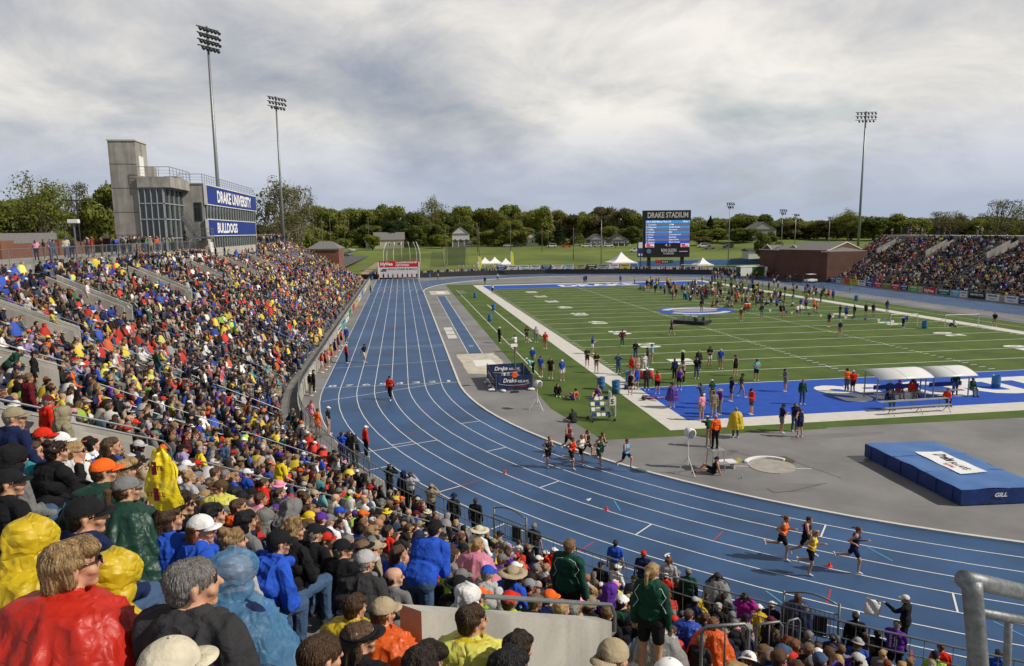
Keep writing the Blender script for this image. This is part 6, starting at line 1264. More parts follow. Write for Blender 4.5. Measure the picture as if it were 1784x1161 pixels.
# toe board, bottle, cones
mb = MB(); pts = [(cc.x+1.14*math.cos(a), cc.y+1.14*math.sin(a)) for a in [PI*(.5-.33+.66*i/14) for i in range(15)]]; out = [(cc.x+1.28*math.cos(a), cc.y+1.28*math.sin(a)) for a in [PI*(.5-.33+.66*i/14) for i in range(15)]]
mb.prism(pts+out[::-1], .004, .10); tag(mb.build('toe_board', M_swhite), 'white curved toe board at the throwing circle', 'board')
tag(MB().lathe([(.03, 0), (.035, .14), (.015, .19), (.015, .23)], n=8).build('bottle', mat('bottle_clear', (.35, .45, .6), .2), loc=gl(1293, 834)), 'clear plastic bottle standing on the grey paving', 'bottle')
cn = MB().lathe([(.075, 0), (.075, .01), (.06, .02), (.016, .16), (.01, .16)], n=12).bx((-.09, -.09, 0), (.09, .09, .012)).build('lane_cone', mat('cone_red', (.85, .035, .02), .5), smooth=False, loc=gl(1445, 987)); tag(cn, 'small red cone on the lane line between the leading runners', 'cone', 'small red lane cones')
for q, lab in (((880, 825), 'small red cone on the curve behind the chasing pack'), ((1057, 889), 'small red cone on the curve in an outer lane')): dup(cn, gl(*q), 0, lab)
# goal frames, flags on a string
def goal(q, W_, H_, lab, rz=0): 
    r = thing('goal_frame', lab, 'goal', gl(*q), rz); mb = MB(); mb.tube([(0, 0, 0), (0, 0, H_), (W_, 0, H_), (W_, 0, 0)], .05, 6); mb.build('frame', M_wht, r); MB().tube([(0, 0, H_), (0, 1.2, 0), (W_, 1.2, 0), (W_, 0, H_)], .02, 5).build('net_support', M_galv, r)
goal((1186, 477.5), 7.3, 2.4, 'white goal frame by the far fence below the scoreboard'); goal((1551, 569), 3.4, 1.4, 'thin white frame in front of the bending athlete', -.05); goal((1646, 570), 4.2, 1.4, 'thin white frame round the seated athlete at right', -.05)
mb = MB(); q0_, q1_ = gp(1290, 540), gp(1558, 566); mb.tube([q0_+V3(0, 0, .5), q0_.lerp(q1_, .5)+V3(0, 0, .35), q1_+V3(0, 0, .7)], .01, 3)
tag(mb.build('pennant_string', M_dark), 'string of pennants stretched across the far half of the field', 'pennants')
ps = bpy.data.objects[-1] if False else None
root_p = [o for o in COL.objects if o.name.startswith('pennant_string')][0]
for i in range(26):
    f = (i+.5)/26; p = q0_.lerp(q1_, f)+V3(0, 0, .5-.1*math.sin(PI*f)); mb = MB().add([tuple(p), tuple(p+V3(.42, -.05, 0)), tuple(p+V3(.2, -.06, -.38)), tuple(p+V3(.2, -.03, -.2))], [(0, 1, 2)]); mb.build('pennant', [M_swhite, M_sign, mat('teal_cloth', (.05, .3, .35))][(i*7+i//3) % 3], root_p)
# sponsor banners on the right wall, coloured boards on the left wall
def wallx(u, v=520): d = rdir(u, v); t = (73.2-CP.x)/d.x; return (CP+d*t).y
EB = [(1421, 1432, 'maroon', (.16, .01, .07), 'w', ''), (1432.5, 1443, 'white', (.7, .7, .7), 'r', ''), (1444, 1455, 'blue', (.02, .12, .40), 'w', ''), (1456, 1463, 'pale blue', (.35, .45, .55), 'k', ''), (1463.5, 1468, 'grey', (.4, .4, .4), 'k', ''), (1468.5, 1480, 'orange', (.65, .14, .02), 'k', ''), (1480.5, 1493, 'yellow', (.60, .42, .02), 'k', ''), (1493.5, 1507, 'white', (.7, .7, .7), 'k', ''), (1507.5, 1521, 'royal blue', (.02, .05, .30), 'w', ''), (1521.5, 1536, 'red', (.42, .02, .04), 'w', ''), (1536.5, 1551, 'green and yellow', (.10, .22, .10), 'y', ''), (1551.5, 1567, 'crimson', (.40, .015, .03), 'w', ''), (1567.5, 1582, 'navy', (.02, .04, .10), 'w', ''), (1583, 1600, 'bright green', (.08, .42, .02), 'w', ''), (1607, 1630, 'bright red', (.50, .012, .02), 'w', 'HyVee'), (1632, 1656, 'dark teal', (.015, .13, .13), 'w', ''), (1658, 1671.5, 'sky blue', (.10, .42, .60), 'w', ''), (1672, 1685, 'white', (.7, .7, .7), 'b', ''), (1687, 1718, 'black', (.012, .012, .012), 'w', 'PRINTED TITLE'), (1718.5, 1742, 'white', (.70, .70, .70), 'k', ''), (1751, 1775, 'white', (.7, .7, .7), 'b', ''), (1776, 1796, 'navy', (.02, .04, .14), 'w', '')]
wh = {1432.5: 'second from the far end, red print', 1493.5: 'between the yellow and the royal blue one', 1672: 'right of the sky blue one', 1718.5: 'right of the black one', 1751: 'last white one, left of the navy end'}
for x0, x1, cn_, col, ik, tx in EB:
    y0, y1 = wallx(x1), wallx(x0); r = thing('banner', '%s sponsor banner on the right grandstand wall%s' % (cn_, (', ' + wh[x0]) if x0 in wh else (', far half of the row' if x0 == 1456 else (', at the near end' if x0 == 1776 else (', far half' if x0 == 1463.5 else '')))), 'banner', (73.12, y1, 0), -PI/2, 'sponsor banners on the right grandstand wall'); Lb = y1-y0-.08
    MB().bx((0, 0, .12), (Lb, .05, 1.12)).build('cloth', mat('banner_'+cn_.replace(' ', '_'), col, .7), r); t_ = MB()
    if tx: text_mb(t_, tx, (Lb/2, -.01, .36 if len(tx) < 6 else .62), (1, 0, 0), (0, 0, 1), .5 if len(tx) < 6 else .28, Lb*.75, .04)
    else: scribble(t_, 0, Lb, .12, 1.12, -.005, int(x0))
    t_.build('print', ink[ik], r)
for i, (yy, c, nm) in enumerate(((40, (.6, .6, .6), 'white'), (46, (.12, .35, .38), 'teal'), (52, (.7, .7, .7), 'white'), (58, (.05, .3, .12), 'green'), (65, (.5, .05, .05), 'red'), (72, (.7, .45, .1), 'orange'), (80, (.65, .65, .65), 'white'), (90, (.1, .2, .5), 'blue'), (101, (.65, .65, .65), 'white'))):
    r = thing('banner', '%s banner on the front wall of the left grandstand, %s along the straight' % (nm, ('nearest', 'second', 'third', 'fourth', 'fifth', 'sixth', 'seventh', 'eighth', 'farthest')[i]), 'banner', (-24.33, yy, 0), PI/2, 'banners on the left grandstand wall'); MB().bx((0, -.04, .08), (4.6, 0, .98)).build('cloth', mat('lw_%d' % i, c, .7), r); t_ = MB(); scribble(t_, 0, 4.6, .08, .98, -.045, i); t_.build('print', M_dark, r)
# wheel-shaped hand bike rings are rails; sound horn, cameras at the rail
for (q, t, lab) in (((596, 768), 38, 'black long lens camera held at the rail'),):
    pass
# low trailer and equipment near the brick building
r = thing('equipment_trailer', 'white open trailer with green sides left of the brick building', 'trailer', g0(1310, 478, 165), .1); MB().bx((-3, 0, .5), (3, 2, 2.6)).build('box', mat('trailer_green', (.04, .12, .03), .8, .3, 3), r); MB().bx((-3.1, -.1, 2.6), (3.1, 2.1, 2.8)).build('roof', M_wht, r); MB().bx((-3.05, -.03, .5), (0, .0, 2.6)).build('side_panel', M_wht, r)
r = thing('golf_cart', 'small white utility cart by the far end of the right stand', 'cart', g0(1416, 488, 148), .1); MB().bx((-1.2, 0, .3), (1.2, 1.3, .8)).build('body', M_wht, r, bev=.06); MB().bx((-.9, 0, 1.8), (.8, 1.3, 1.88)).build('roof', M_wht, r)
for x in (-.8, .8): MB().rod((x*.9, .05, .8), (x*.9, .05, 1.8), .03, 5).build('roof_post', M_dark, r); MB().lathe([(.05, -.08), (.24, -.08), (.24, .08), (.05, .08)], n=10).build('wheel', M_dark, r, loc=(x, 0, .24)).rotation_euler = (PI/2, 0, 0)
# people on the field: (u, v of the feet, pose, heading, top, shorts, hair, hair colour, hat, hat colour, label, more)
FP = [
 (680, 697, 'walk', 170, 'red', 'black', 'short', 'grey', 'cap', 'black', 'official in a red and black jacket walking across the track lanes', {}),
 (638, 797, 'stand', -60, 'red', 'black', 'short', 'grey', 'cap', 'white', 'official in a red jacket and white cap standing at the outside of the bend', {}),
 (604, 633, 'stand', -60, 'red', 'black', 'short', 'grey', 'cap', 'white', 'red jacketed official by the waiting runners', {}),
 (604, 598, 'stand', 160, 'blue', 'grey', 'short', 'grey', 'cap', 'white', 'official in a bright blue coat behind the red jacketed one', {}),
 (635, 632, 'walk_short', -120, 'black', 'cream', 'short', 'brown', 'cap', 'black', 'man in a black jacket and pale shorts on lane seven', {}),
 (573, 758, 'stand_short', -100, 'black', 'khaki', 'short', 'brown', 'cap', 'white', 'man in a black jacket and white cap at the outer lane edge', {}),
 (541, 690, 'stand', -60, 'black', 'khaki', 'short', 'brown', 'cap', 'white', 'man in a black coat and khaki trousers against the front wall', {}), (547, 684, 'stand', -60, 'black', 'black', 'short', 'brown', 'cap', 'navy', 'man in black behind the khaki trousered one by the wall', {}),
 (561, 650, 'stand_tank', -40, 'red', 'white', 'ponytail', 'brown', None, None, 'waiting runner in red and white, nearest in the line by the wall', {}), (567, 645, 'stand_tank', -60, 'red', 'black', 'bun', 'brown', None, None, 'waiting runner in red and black second in the line', {}), (572, 640, 'stand_tank', -30, 'pink', 'white', 'ponytail', 'blond', None, None, 'waiting runner in pink third in the line', {}), (577, 632, 'stand_tank', -60, 'yellow', 'red', 'ponytail', 'brown', None, None, 'waiting runner in yellow vest and red shorts', {}), (584, 622, 'stand_tank', -60, 'navy', 'navy', 'bun', 'brown', None, None, 'waiting runner in navy, fifth in the line', {}), (590, 612, 'stand_tank', -60, 'purple', 'purple', 'ponytail', 'blond', None, None, 'waiting runner in purple, farther along the line', {}), (595, 603, 'stand_tank', -60, 'orange', 'black', 'bun', 'brown', None, None, 'waiting runner in orange at the far end of the line', {}),
 
 (870, 598, 'stand', -60, 'black', 'black', 'short', 'grey', 'cap', 'white', 'man in black with a white cap alone on the left turf', {}),
 (898, 614, 'stand_camera', 40, 'white', 'khaki', 'short', 'brown', None, None, 'man in a white shirt beside the tall camera mast', {}),
 (918, 597, 'stand_cross_short', 170, 'charcoal', 'denim', 'short', 'brown', 'cap', 'black', 'man in a charcoal shirt, left of two on the turf strip', {}), (934, 597, 'stand', 170, 'lightgrey', 'grey', 'short', 'brown', None, None, 'person in light grey, right of two on the turf strip', {}),
 (950, 608, 'stand_short', 170, 'red', 'khaki', 'short', 'brown', 'cap', 'brown', 'man in a red shirt on the edge of the white border', {}),
 (928, 640, 'stand_short', 150, 'blue', 'khaki', 'short', 'brown', 'cap', 'white', 'official in a blue polo behind the timing pen', {}), (942, 657, 'stand_short', 170, 'blue', 'khaki', 'short', 'brown', 'cap', 'navy', 'official in a blue polo, middle of the group by the pen', {}), (959, 660, 'stand_short', 170, 'black', 'black', 'short', 'brown', None, None, 'bare headed youth in black between two blue polo officials', {}), (979, 664, 'stand_short', 178, 'blue', 'white', 'short', 'grey', 'cap', 'white', 'official in a blue polo and white shorts, right of the group', {}),
 (929, 652, 'bend', 100, 'turquoise', 'black', 'short', 'brown', 'cap', 'white', 'person in turquoise bending over the timing pen', {}),
 (971, 688, 'ground_coat', 175, 'black', 'black', 'curly', 'brown', None, None, 'person in a black coat sitting on the turf by the pen', {}), (1000, 697, 'ground_lean', 40, 'red', 'blue', 'bun', 'brown', None, None, 'athlete in red and blue leaning back on the turf', {}), (1000, 737, 'ground_coat', 20, 'charcoal', 'charcoal', 'short', 'brown', None, None, 'person in a dark coat crouching left of the card rack', {}), (1040, 693, 'ground_lean', 150, 'purple', 'black', 'bun', 'lightbrown', None, None, 'athlete in purple leaning back behind the card rack', {}),
 (1023, 640, 'stand_phone', 175, 'charcoal', 'charcoal', 'short', 'brown', 'cap', 'grey', 'person in charcoal with a pale blue bib on the white border', {}), (1039, 650, 'stand_cross_short', 175, 'black', 'khaki', 'short', 'brown', None, None, 'person in black and khaki shorts on the white border', {}), (1032, 617, 'stand_phone', -90, 'blue', 'white', 'short', 'brown', 'cap', 'blue', 'man in blue and white shorts looking at a phone', {}), (1077, 652, 'stand_camera', 170, 'denim', 'denim', 'short', 'brown', None, None, 'photographer in denim aiming at the camera', {}), (1084, 604, 'stand_hips', 175, 'maroon', 'denim', 'short', 'brown', 'cap', 'black', 'man in a maroon jacket with hands on hips on the turf', {}), (1107, 627, 'stand_cross', 170, 'black', 'denim', 'short', 'brown', None, None, 'man in a black shirt and jeans standing on the turf', {}), (1128, 640, 'stand', 60, 'charcoal', 'denim', 'short', 'brown', 'cap', 'black', 'man in charcoal behind the orange coolers', {}), (1136, 633, 'stand_short', 60, 'lightblue', 'khaki', 'short', 'brown', 'cap', 'black', 'man in a pale blue shirt behind the orange coolers', {}),
 (1100, 655, 'stand_tank', 170, 'red', 'red', 'ponytail', 'lightbrown', None, None, 'girl in red by the orange coolers', {}), (1110, 655, 'stand_tank', 0, 'tan', 'pink', 'ponytail', 'auburn', None, None, 'auburn girl behind the orange coolers', {}), (1122, 652, 'stand_tee', 170, 'white', 'white', 'short', 'white', None, None, 'white haired man in white at the coolers', {}), (1109, 678, 'stand_tank', 20, 'royal', 'blue', 'ponytail', 'blond', None, None, 'girl in a blue vest in front of the coolers', {}), (1126, 680, 'stand', 175, 'charcoal', 'charcoal', 'short', 'brown', 'cap', 'white', 'man in dark green coat and white cap at the coolers', {}), (1098, 688, 'stand_tank', 175, 'black', 'black', 'bun', 'brown', None, None, 'girl in a black vest bending left of the coolers', {}), (1145, 687, 'stand_tank', 0, 'red', 'black', 'ponytail', 'brown', None, None, 'athlete in red and black stooping right of the coolers', {}),
 (1171, 711, 'stand_short', 20, 'purple', 'khaki', 'short', 'brown', 'cap', 'black', 'man in a purple rain cape on the blue end zone', dict(poncho='purple')), (1183, 680, 'stand_tank', 170, 'purple', 'black', 'ponytail', 'brown', None, None, 'girl in dark purple at the goal line', {}), (1175, 662, 'stand', 10, 'navy', 'black', 'short', 'auburn', None, None, 'person in a navy jacket behind the goal line', {}), (1191, 668, 'stand_camera', 60, 'khaki', 'black', 'short', 'brown', None, None, 'person in a khaki coat at the goal line', {}), (1189, 645, 'stand', 90, 'black', 'black', 'short', 'brown', 'straw', 'cream', 'man in black with a cream sun hat on the turf', {}), (1213, 660, 'stand_camera', 170, 'black', 'denim', 'short', 'brown', None, None, 'photographer in black and jeans near the goal line', {}), (1217, 645, 'stand', 170, 'charcoal', 'charcoal', 'short', 'brown', 'cap', 'tan', 'man in charcoal with a tan cap behind the photographer', {}), (1236, 638, 'stand_cross_short', 172, 'black', 'white', 'short', 'brown', 'cap', 'black', 'man in a black shirt, white shorts and red shoes', dict(shoe='red')), (1255, 643, 'stand_short', 160, 'royal', 'khaki', 'short', 'brown', 'cap', 'cream', 'man in a royal blue shirt holding an envelope', {}), (1281, 655, 'stand_tank', 10, 'black', 'black', 'ponytail', 'black', None, None, 'girl in black with a black ponytail on the turf', {}), (1317, 664, 'stand_cross_short', 178, 'turquoise', 'black', 'short', 'brown', 'cap', 'black', 'person in turquoise and black shorts facing the camera', {}),
 (1368, 683, 'stand_phone', 90, 'grey', 'khaki', 'short', 'grey', 'cap', 'black', 'man in a grey shirt looking down in the end zone', dict(bulk=.02)), (1274, 700, 'stand_short', 90, 'navy', 'denim', 'short', 'brown', 'cap', 'black', 'man in navy coat and denim shorts in the blue end zone', dict(bulk=.02)), (1291, 693, 'walk_short', -120, 'charcoal', 'khaki', 'short', 'brown', 'cap', 'black', 'youth in charcoal walking in the blue end zone', {}), (1309, 723, 'stand_phone', 100, 'red', 'denim', 'short', 'brown', 'cap', 'black', 'large man in a red jersey and jeans in the end zone', dict(bulk=.03)), (1222, 733, 'stand_short', 10, 'pink', 'khaki', 'short', 'brown', None, None, 'man in a plaid shirt and khaki shorts on the border', {}), (1243, 728, 'stand', 0, 'khaki', 'khaki', 'short', 'brown', None, None, 'man in an olive jacket right of the plaid shirt', {}), (1253, 723, 'stand_tee', 100, 'purple', 'grey', 'short', 'brown', 'straw', 'tan', 'man in purple with a straw hat by the end zone corner', {}), (1223, 712, 'stand_head', 20, 'denim', 'white', 'short', 'brown', None, None, 'man in a blue denim shirt shading his eyes', {}), (1240, 705, 'stand_tee', 20, 'darkgreen', 'khaki', 'short', 'brown', 'cap', 'white', 'man in a green top with a white cap holding papers', {}),
 (1281, 763, 'stand', 0, 'yellow', 'denim', 'short', 'grey', None, None, 'person in a bright yellow rain cape on the paving', dict(poncho='yellow', sc_=1.03)), (1235, 779, 'stand_head', 10, 'darkgreen', 'khaki', 'short', 'brown', 'cap', 'white', 'official in dark green and khaki on the paving, arm raised', {}), (1397, 705, 'stand', 178, 'darkgreen', 'denim', 'short', 'grey', 'cap', 'grey', 'man in a dark green jacket and jeans walking on the end zone', {}), (1361, 755, 'stand_phone', -100, 'navy', 'grey', 'short', 'brown', 'cap', 'black', 'man in navy and grey shorts reaching out on the paving', {}), (1383, 752, 'stand_camera', 175, 'navy', 'denim', 'ponytail', 'brown', None, None, 'photographer in navy among the pair on the paving', {}), (1393, 762, 'stand_tank', 15, 'navy', 'navy', 'long', 'brown', None, None, 'long haired girl in a navy dress on the paving', {}),
 (1485, 687, 'stand_short', 0, 'red', 'charcoal', 'short', 'grey', 'cap', 'white', 'man in a red shirt and grey shorts by the left shelter', dict(bulk=.02)), (1475, 683, 'stand_tee', 10, 'orange', 'denim', 'short', 'brown', 'cap', 'black', 'man in orange beside the red shirt by the left shelter', {}),
 (1170, 584, 'walk_short', 90, 'purple', 'black', 'short', 'brown', None, None, 'person in purple walking past the camera platform', {}), (1222, 553, 'stand', 0, 'black', 'black', 'short', 'brown', 'cap', 'black', 'man in black standing on the camera platform', dict(dz=.0)), (1224, 537, 'stand_short', 0, 'black', 'khaki', 'short', 'brown', None, None, 'man in a black coat behind the camera platform', {}), (1291, 560, 'stand_tee', 175, 'brown', 'tan', 'short', 'grey', 'cap', 'white', 'man in a brown jacket right of the camera platform', {}), (1327, 552, 'stand', 0, 'black', 'black', 'short', 'brown', 'cap', 'tan', 'person in black right of the orange coolers at midfield', {}), (1463, 587, 'stand_short', 0, 'navy', 'khaki', 'short', 'brown', 'cap', 'white', 'man in navy and a white cap on the right half of the field', {}), (1444, 570, 'stand_short', 100, 'charcoal', 'grey', 'short', 'brown', None, None, 'person in charcoal left of the navy jacketed man', {}),
 (1573, 571, 'bend', -90, 'royal', 'navy', 'short', 'brown', None, None, 'athlete in blue bending behind the thin frame', {}), (1545, 544, 'stand', 175, 'charcoal', 'charcoal', 'short', 'brown', None, None, 'official in charcoal on the far white border, rightmost one', {}), (1521, 551, 'stand_short', 175, 'black', 'lightgrey', 'short', 'brown', None, None, 'person in black and pale shorts near the far border', {}), (1508, 551, 'stand_short', 175, 'black', 'grey', 'short', 'brown', None, None, 'person in a black jacket and grey shorts near the far border', {}), (1732, 570, 'walk_short', 120, 'black', 'khaki', 'short', 'brown', None, None, 'person in black walking on the far right strip', {}), (1664, 570, 'ground_coat', 90, 'white', 'charcoal', 'short', 'brown', None, None, 'athlete sitting on the far border at right', {}),
 (1488, 554, 'stand', 90, 'black', 'black', 'short', 'brown', None, None, 'dark dressed man right of the blue coat on the far field', {}), (1474, 556, 'stand_short', 0, 'blue', 'navy', 'short', 'brown', None, None, 'person in a bright blue coat on the far right of the field', {}), (1463, 554, 'stand', 90, 'black', 'black', 'short', 'brown', 'cap', 'black', 'dark dressed man left of the blue coat on the far field', {}), (1423, 546, 'stand_short', 30, 'orange', 'black', 'short', 'brown', None, None, 'athlete in an orange shirt on the far turf', {}), (1418, 543, 'stand_short', 30, 'red', 'grey', 'short', 'brown', None, None, 'person in red just left of the orange shirt on the far turf', {}), (1404, 540, 'stand', 0, 'purple', 'black', 'short', 'brown', None, None, 'athlete in purple left of the red and orange shirts', {}), (1388, 553, 'stand_short', 175, 'white', 'black', 'short', 'brown', None, None, 'athlete in a white shirt on the far turf, left one of two', {}), (1394, 551, 'stand_short', 175, 'white', 'black', 'short', 'black', None, None, 'athlete in a white shirt on the far turf, right one of two', {}), (1353, 541, 'stand_short', 0, 'royal', 'black', 'short', 'brown', None, None, 'athlete in a royal blue shirt on the far turf', {}), (1365, 550, 'stand_short', 175, 'green', 'black', 'short', 'brown', None, None, 'athlete in a green shirt on the far turf', {}), (1360, 552, 'stand_short', 175, 'black', 'white', 'short', 'brown', None, None, 'athlete in black with white shorts beside the green shirt', {}), (1430, 527, 'stand', 90, 'black', 'black', 'short', 'brown', None, None, 'man in black on the far white border', {}), (1443, 522, 'stand_short', 0, 'red', 'grey', 'short', 'brown', None, None, 'person in red and grey shorts beyond the far white border', {}), (1451, 523, 'stand', 0, 'royal', 'denim', 'short', 'brown', None, None, 'person in blue beyond the far white border', {}),
 (867, 485+4, 'stand', 0, 'turquoise', 'charcoal', 'short', 'brown', None, None, 'far figure in turquoise on the grey strip beyond the turf', {}), (790-27, 488, 'stand', 0, 'lightgrey', 'denim', 'short', 'brown', None, None, 'far figure in light grey on the bend right of the start banner', {}), (845, 496, 'stand', 0, 'black', 'black', 'short', 'brown', None, None, 'dark figure at the far corner of the turf', {}), (858, 513, 'stand_short', 178, 'lemon', 'khaki', 'short', 'brown', 'cap', 'black', 'photographer in a lime vest on the white border', {}), (1021, 493, 'stand', 0, 'black', 'black', 'short', 'brown', None, None, 'figure in black on the far grey strip', {}), (1018, 494, 'stand', 0, 'purple', 'purple', 'short', 'brown', None, None, 'small figure in purple on the far grey strip', {}), (1081, 493, 'stand', 0, 'blue', 'blue', 'short', 'brown', None, None, 'figure in a blue coat on the far grey strip', {}), (646, 513, 'stand', -60, 'grey', 'charcoal', 'short', 'brown', None, None, 'person in grey by the left wall near the start', {}),
]
# ================================================================ people
def Rad(x, y): return (C1.x-x) if y > C1.y else math.hypot(C1.x-x, C1.y-y)
def Sof(x, y): return 130-y if y > C1.y else 116.2+48.8*math.atan2(C1.y-y, C1.x-x)
def hit(u, v, dz):                                     # where a photo direction meets the layer of heads dz above the treads
    d = rdir(u, v); t = 1.2
    while t < 160:
        q = CP+d*t; R = Rad(q.x, q.y)
        if R > 48.9 and q.z < Z0+.54*(R-50.0)+dz: return q, t
        t += .04
    return None, None
HZ = {}
def headz(pose, sc_=1.0):
    if pose not in HZ: HZ[pose] = fig(**POSES[pose])[1].translation.copy()
    return HZ[pose]*sc_
TAKEN = []; CARD = ('first', 'second', 'third')
def seat(u, v, pose='sit', t=None, turn=0.0, rz=None, sc_=1.0, **k):
    """a spectator whose head is seen at (u, v): placed on the stand surface"""
    h = headz(pose, sc_); stand = pose.startswith(('stand', 'walk', 'bend'))
    if t and t < 8.5: t *= 1.25; sc_ *= .97; h = h*.97
    if t is None: q, t = hit(u, v, h.z-.08)
    if t is None: q = gp(u, v, h.z); t = (q-CP).dot(_f)
    q = at(u, v, t); r = (face(Sof(q.x, q.y)) if rz is None else rz)+turn; off = Matrix.Rotation(r, 3, 'Z')@Vector((h.x, h.y, 0))
    loc = (q.x-off.x, q.y-off.y, q.z-h.z); TAKEN.append((loc[0], loc[1], .36 if not stand else .40))
    lod = 'hero' if t < 7.5 else 'mid'
    return person(pose, loc, r, lod=lod, scale=sc_, **k)
B = dict
# the nearest spectators, read off the photograph one by one: (u, v, pose, look, label)
seat(128, 985, 'sit_fem', 2.35, .25, top='charcoal', hair='bob', hc='blond', poncho='red', hood='red', glasses=True, label='blond bobbed woman in a red plastic poncho and sunglasses at the lower left')
seat(338, 1018, 'sit_turn', 2.3, .35, bulk=.02, top='charcoal', hair='crop', hc='grey', hood='charcoal', label='grey haired man in a charcoal jacket, bottom left beside the red poncho')
seat(412, 1000, 'sit', 3.1, .1, bulk=.02, top='navy', hat='hood', hatc='lightblue', poncho='lightblue', label='person under a shiny pale blue plastic poncho with the hood up')
seat(300, 1168, 'sit', 2.0, 0, top='charcoal', hair='short', hc='brown', hat='cap', hatc='cream', label='pale trucker cap cut off by the bottom edge, left side')
seat(152, 900, 'sit_turn', 3.3, .3, bulk=.01, top='navy', hair='crop', hc='black', hat='cap', hatc='black', label='man in a black cap and navy jacket, behind the blond woman in red')
seat(205, 1005, 'sit_lean', 2.75, .1, top='yellow', poncho='yellow', hat='hood', hatc='yellow', sc_=.95, label='yellow poncho with dark red lettering between the blond woman and the grey haired man')
seat(62, 945, 'sit', 2.9, 0, top='yellow', poncho='yellow', hat='hood', hatc='yellow', sc_=.97, label='person in a yellow plastic poncho behind the blond woman in red')
seat(182, 822, 'sit_turn', 4.9, .5, top='teal', hair='crop', hc='brown', hat='cap', hatc='orange', glasses=True, poncho='darkgreen', label='man in an orange fronted cap, sunglasses and dark green poncho')
seat(222, 853, 'sit_fem', 4.6, .3, top='darkgreen', hair='ponytail', hc='brown', hat='cap', hatc='grey', poncho='darkgreen', label='woman with a ponytail under a grey mesh cap in a green poncho')
seat(18, 842, 'sit_turn', 4.5, .2, top='black', hair='short', hc='darkbrown', hat='cap', hatc='black', label='boy in a black cap and black jacket at the left edge')
seat(24, 800, 'sit', 5.2, .1, bulk=.02, top='grey', hat='hood', hatc='black', label='person in a black hood and grey jacket at the left edge')
seat(100, 788, 'sit_chin', 5.8, .2, bulk=.02, top='black', hair='bun', hc='darkbrown', label='woman with a dark bun and black jacket resting her chin on her hand')
seat(77, 762, 'sit_turn', 6.6, .3, top='navy', hair='crop', hc='brown', hat='cap', hatc='red', glasses=True, label='man in a bright red cap and sunglasses near the left edge')
seat(107, 770, 'sit', 6.7, 0, top='white', hair='short', hc='brown', hat='cap', hatc='white', label='person in a white cap just right of the red cap near the left edge')
seat(26, 728, 'sit_turn', 6.0, .3, top='navy', hair='short', hc='grey', hat='cap', hatc='khaki', label='older man in a khaki cap and navy jacket below the concrete parapet at left')
seat(58, 787, 'sit_fem', 6.0, -.1, top='teal', hair='ponytail', hc='brown', label='brown ponytailed girl in teal behind the black hood, left edge')
seat(132, 787, 'sit_turn', 6.2, .3, top='white', hair='short', hc='blond', glasses=True, hood='white', label='short haired woman in sunglasses and a white hooded top')
seat(195, 778, 'sit_fem', 6.6, 0, top='black', hair='long', hc='brown', label='long brown haired woman in black behind the orange fronted cap')
seat(218, 820, 'sit_cover', 5.2, .4, bulk=.02, top='tan', hair='bob', hc='blond', hat='visor', hatc='black', glasses=True, label='blond woman in a black visor and gold jacket holding up a yellow poncho')
seat(296, 905, 'sit_fem', 4.6, .25, bulk=.02, top='blue', hair='long', hc='brown', hood='blue', label='long brown haired woman in a royal blue hooded jacket')
seat(352, 922, 'sit_turn', 4.5, -.2, bulk=.02, top='blue', hair='long', hc='auburn', hat='cap', hatc='white', hood='blue', label='auburn haired woman in a white cap and blue hooded jacket')
seat(374, 897, 'sit_fem', 5.4, 0, top='lavender', hair='long', hc='black', label='black haired woman in lavender right of the white cap and blue jacket')
seat(320, 880, 'sit_turn', 5.6, .2, top='black', hair='curly', hc='darkbrown', glasses=True, label='curly dark haired woman in black with sunglasses in the left foreground')
seat(383, 850, 'sit_back', 8.2, .4, top='lemon', hair='crop', hc='brown', hat='cap', hatc='brown', glasses=True, poncho='lemon', label='smiling man in a brown cap, sunglasses and pale yellow jacket turned to the camera')
seat(407, 944, 'sit_fem', 4.6, .1, top='lightgrey', hair='bun', hc='blond', label='woman with a strawberry blond bun behind the blue poncho')
seat(430, 908, 'sit', 5.6, 0, top='grey', hair='long', hc='black', label='long black haired woman in a grey top above the blond bun')
seat(416, 884, 'sit_turn', 6.6, .2, top='navy', hair='short', hc='brown', sc_=.92, hood='orange', label='brown haired boy in a navy jacket with an orange hood lining')
seat(487, 946, 'sit_lean', 4.9, -.1, bulk=.03, top='blue', hair='crop', hc='black', hat='cap', hatc='black', hood='blue', label='big man in a black cap and bright blue hooded jacket leaning forward')
seat(512, 925, 'sit_fem', 5.6, .1, top='black', hair='curly', hc='blond', label='curly blond woman behind the bright blue jacket')
seat(548, 930, 'sit', 6.3, .1, bulk=.02, top='black', hair='short', hc='grey', hat='cap', hatc='black', label='grey haired man in a black jacket and black cap, centre left')
seat(508, 890, 'sit_phone', 6.6, .2, bulk=.02, top='charcoal', hat='hood', hatc='grey', label='person in a grey hood looking down at a phone')
seat(597, 958, 'sit_turn', 6.0, .2, bulk=.02, top='black', hair='short', hc='grey', hat='cap', hatc='black', glasses=True, label='man in glasses, black cap and black jacket left of the stone grey cap')
seat(636, 980, 'sit_lean', 5.2, .3, bulk=.02, top='charcoal', hair='short', hc='grey', hat='cap', hatc='lightgrey', label='older man in a stone grey cap and dark jacket, centre foreground')
seat(668, 1068, 'sit', 4.2, .1, top='orange', hair='crop', hc='brown', hat='cap', hatc='tan', poncho='orange', label='person in a tan cap and orange plastic poncho beside the parapet')
seat(619, 1058, 'sit', 4.5, .1, top='yellow', hair='short', hc='brown', poncho='yellow', sc_=.95, label='brown haired boy left of the tan cap and orange poncho')
seat(628, 1112, 'sit_turn', 3.5, .2, top='black', hair='long', hc='brown', hat='visor', hatc='black', glasses=True, label='woman with long brown hair and a black visor at the bottom')
seat(560, 1146, 'sit', 2.6, 0, top='black', hair='crop', hc='brown', label='close cropped brown head at the very bottom, left of centre')
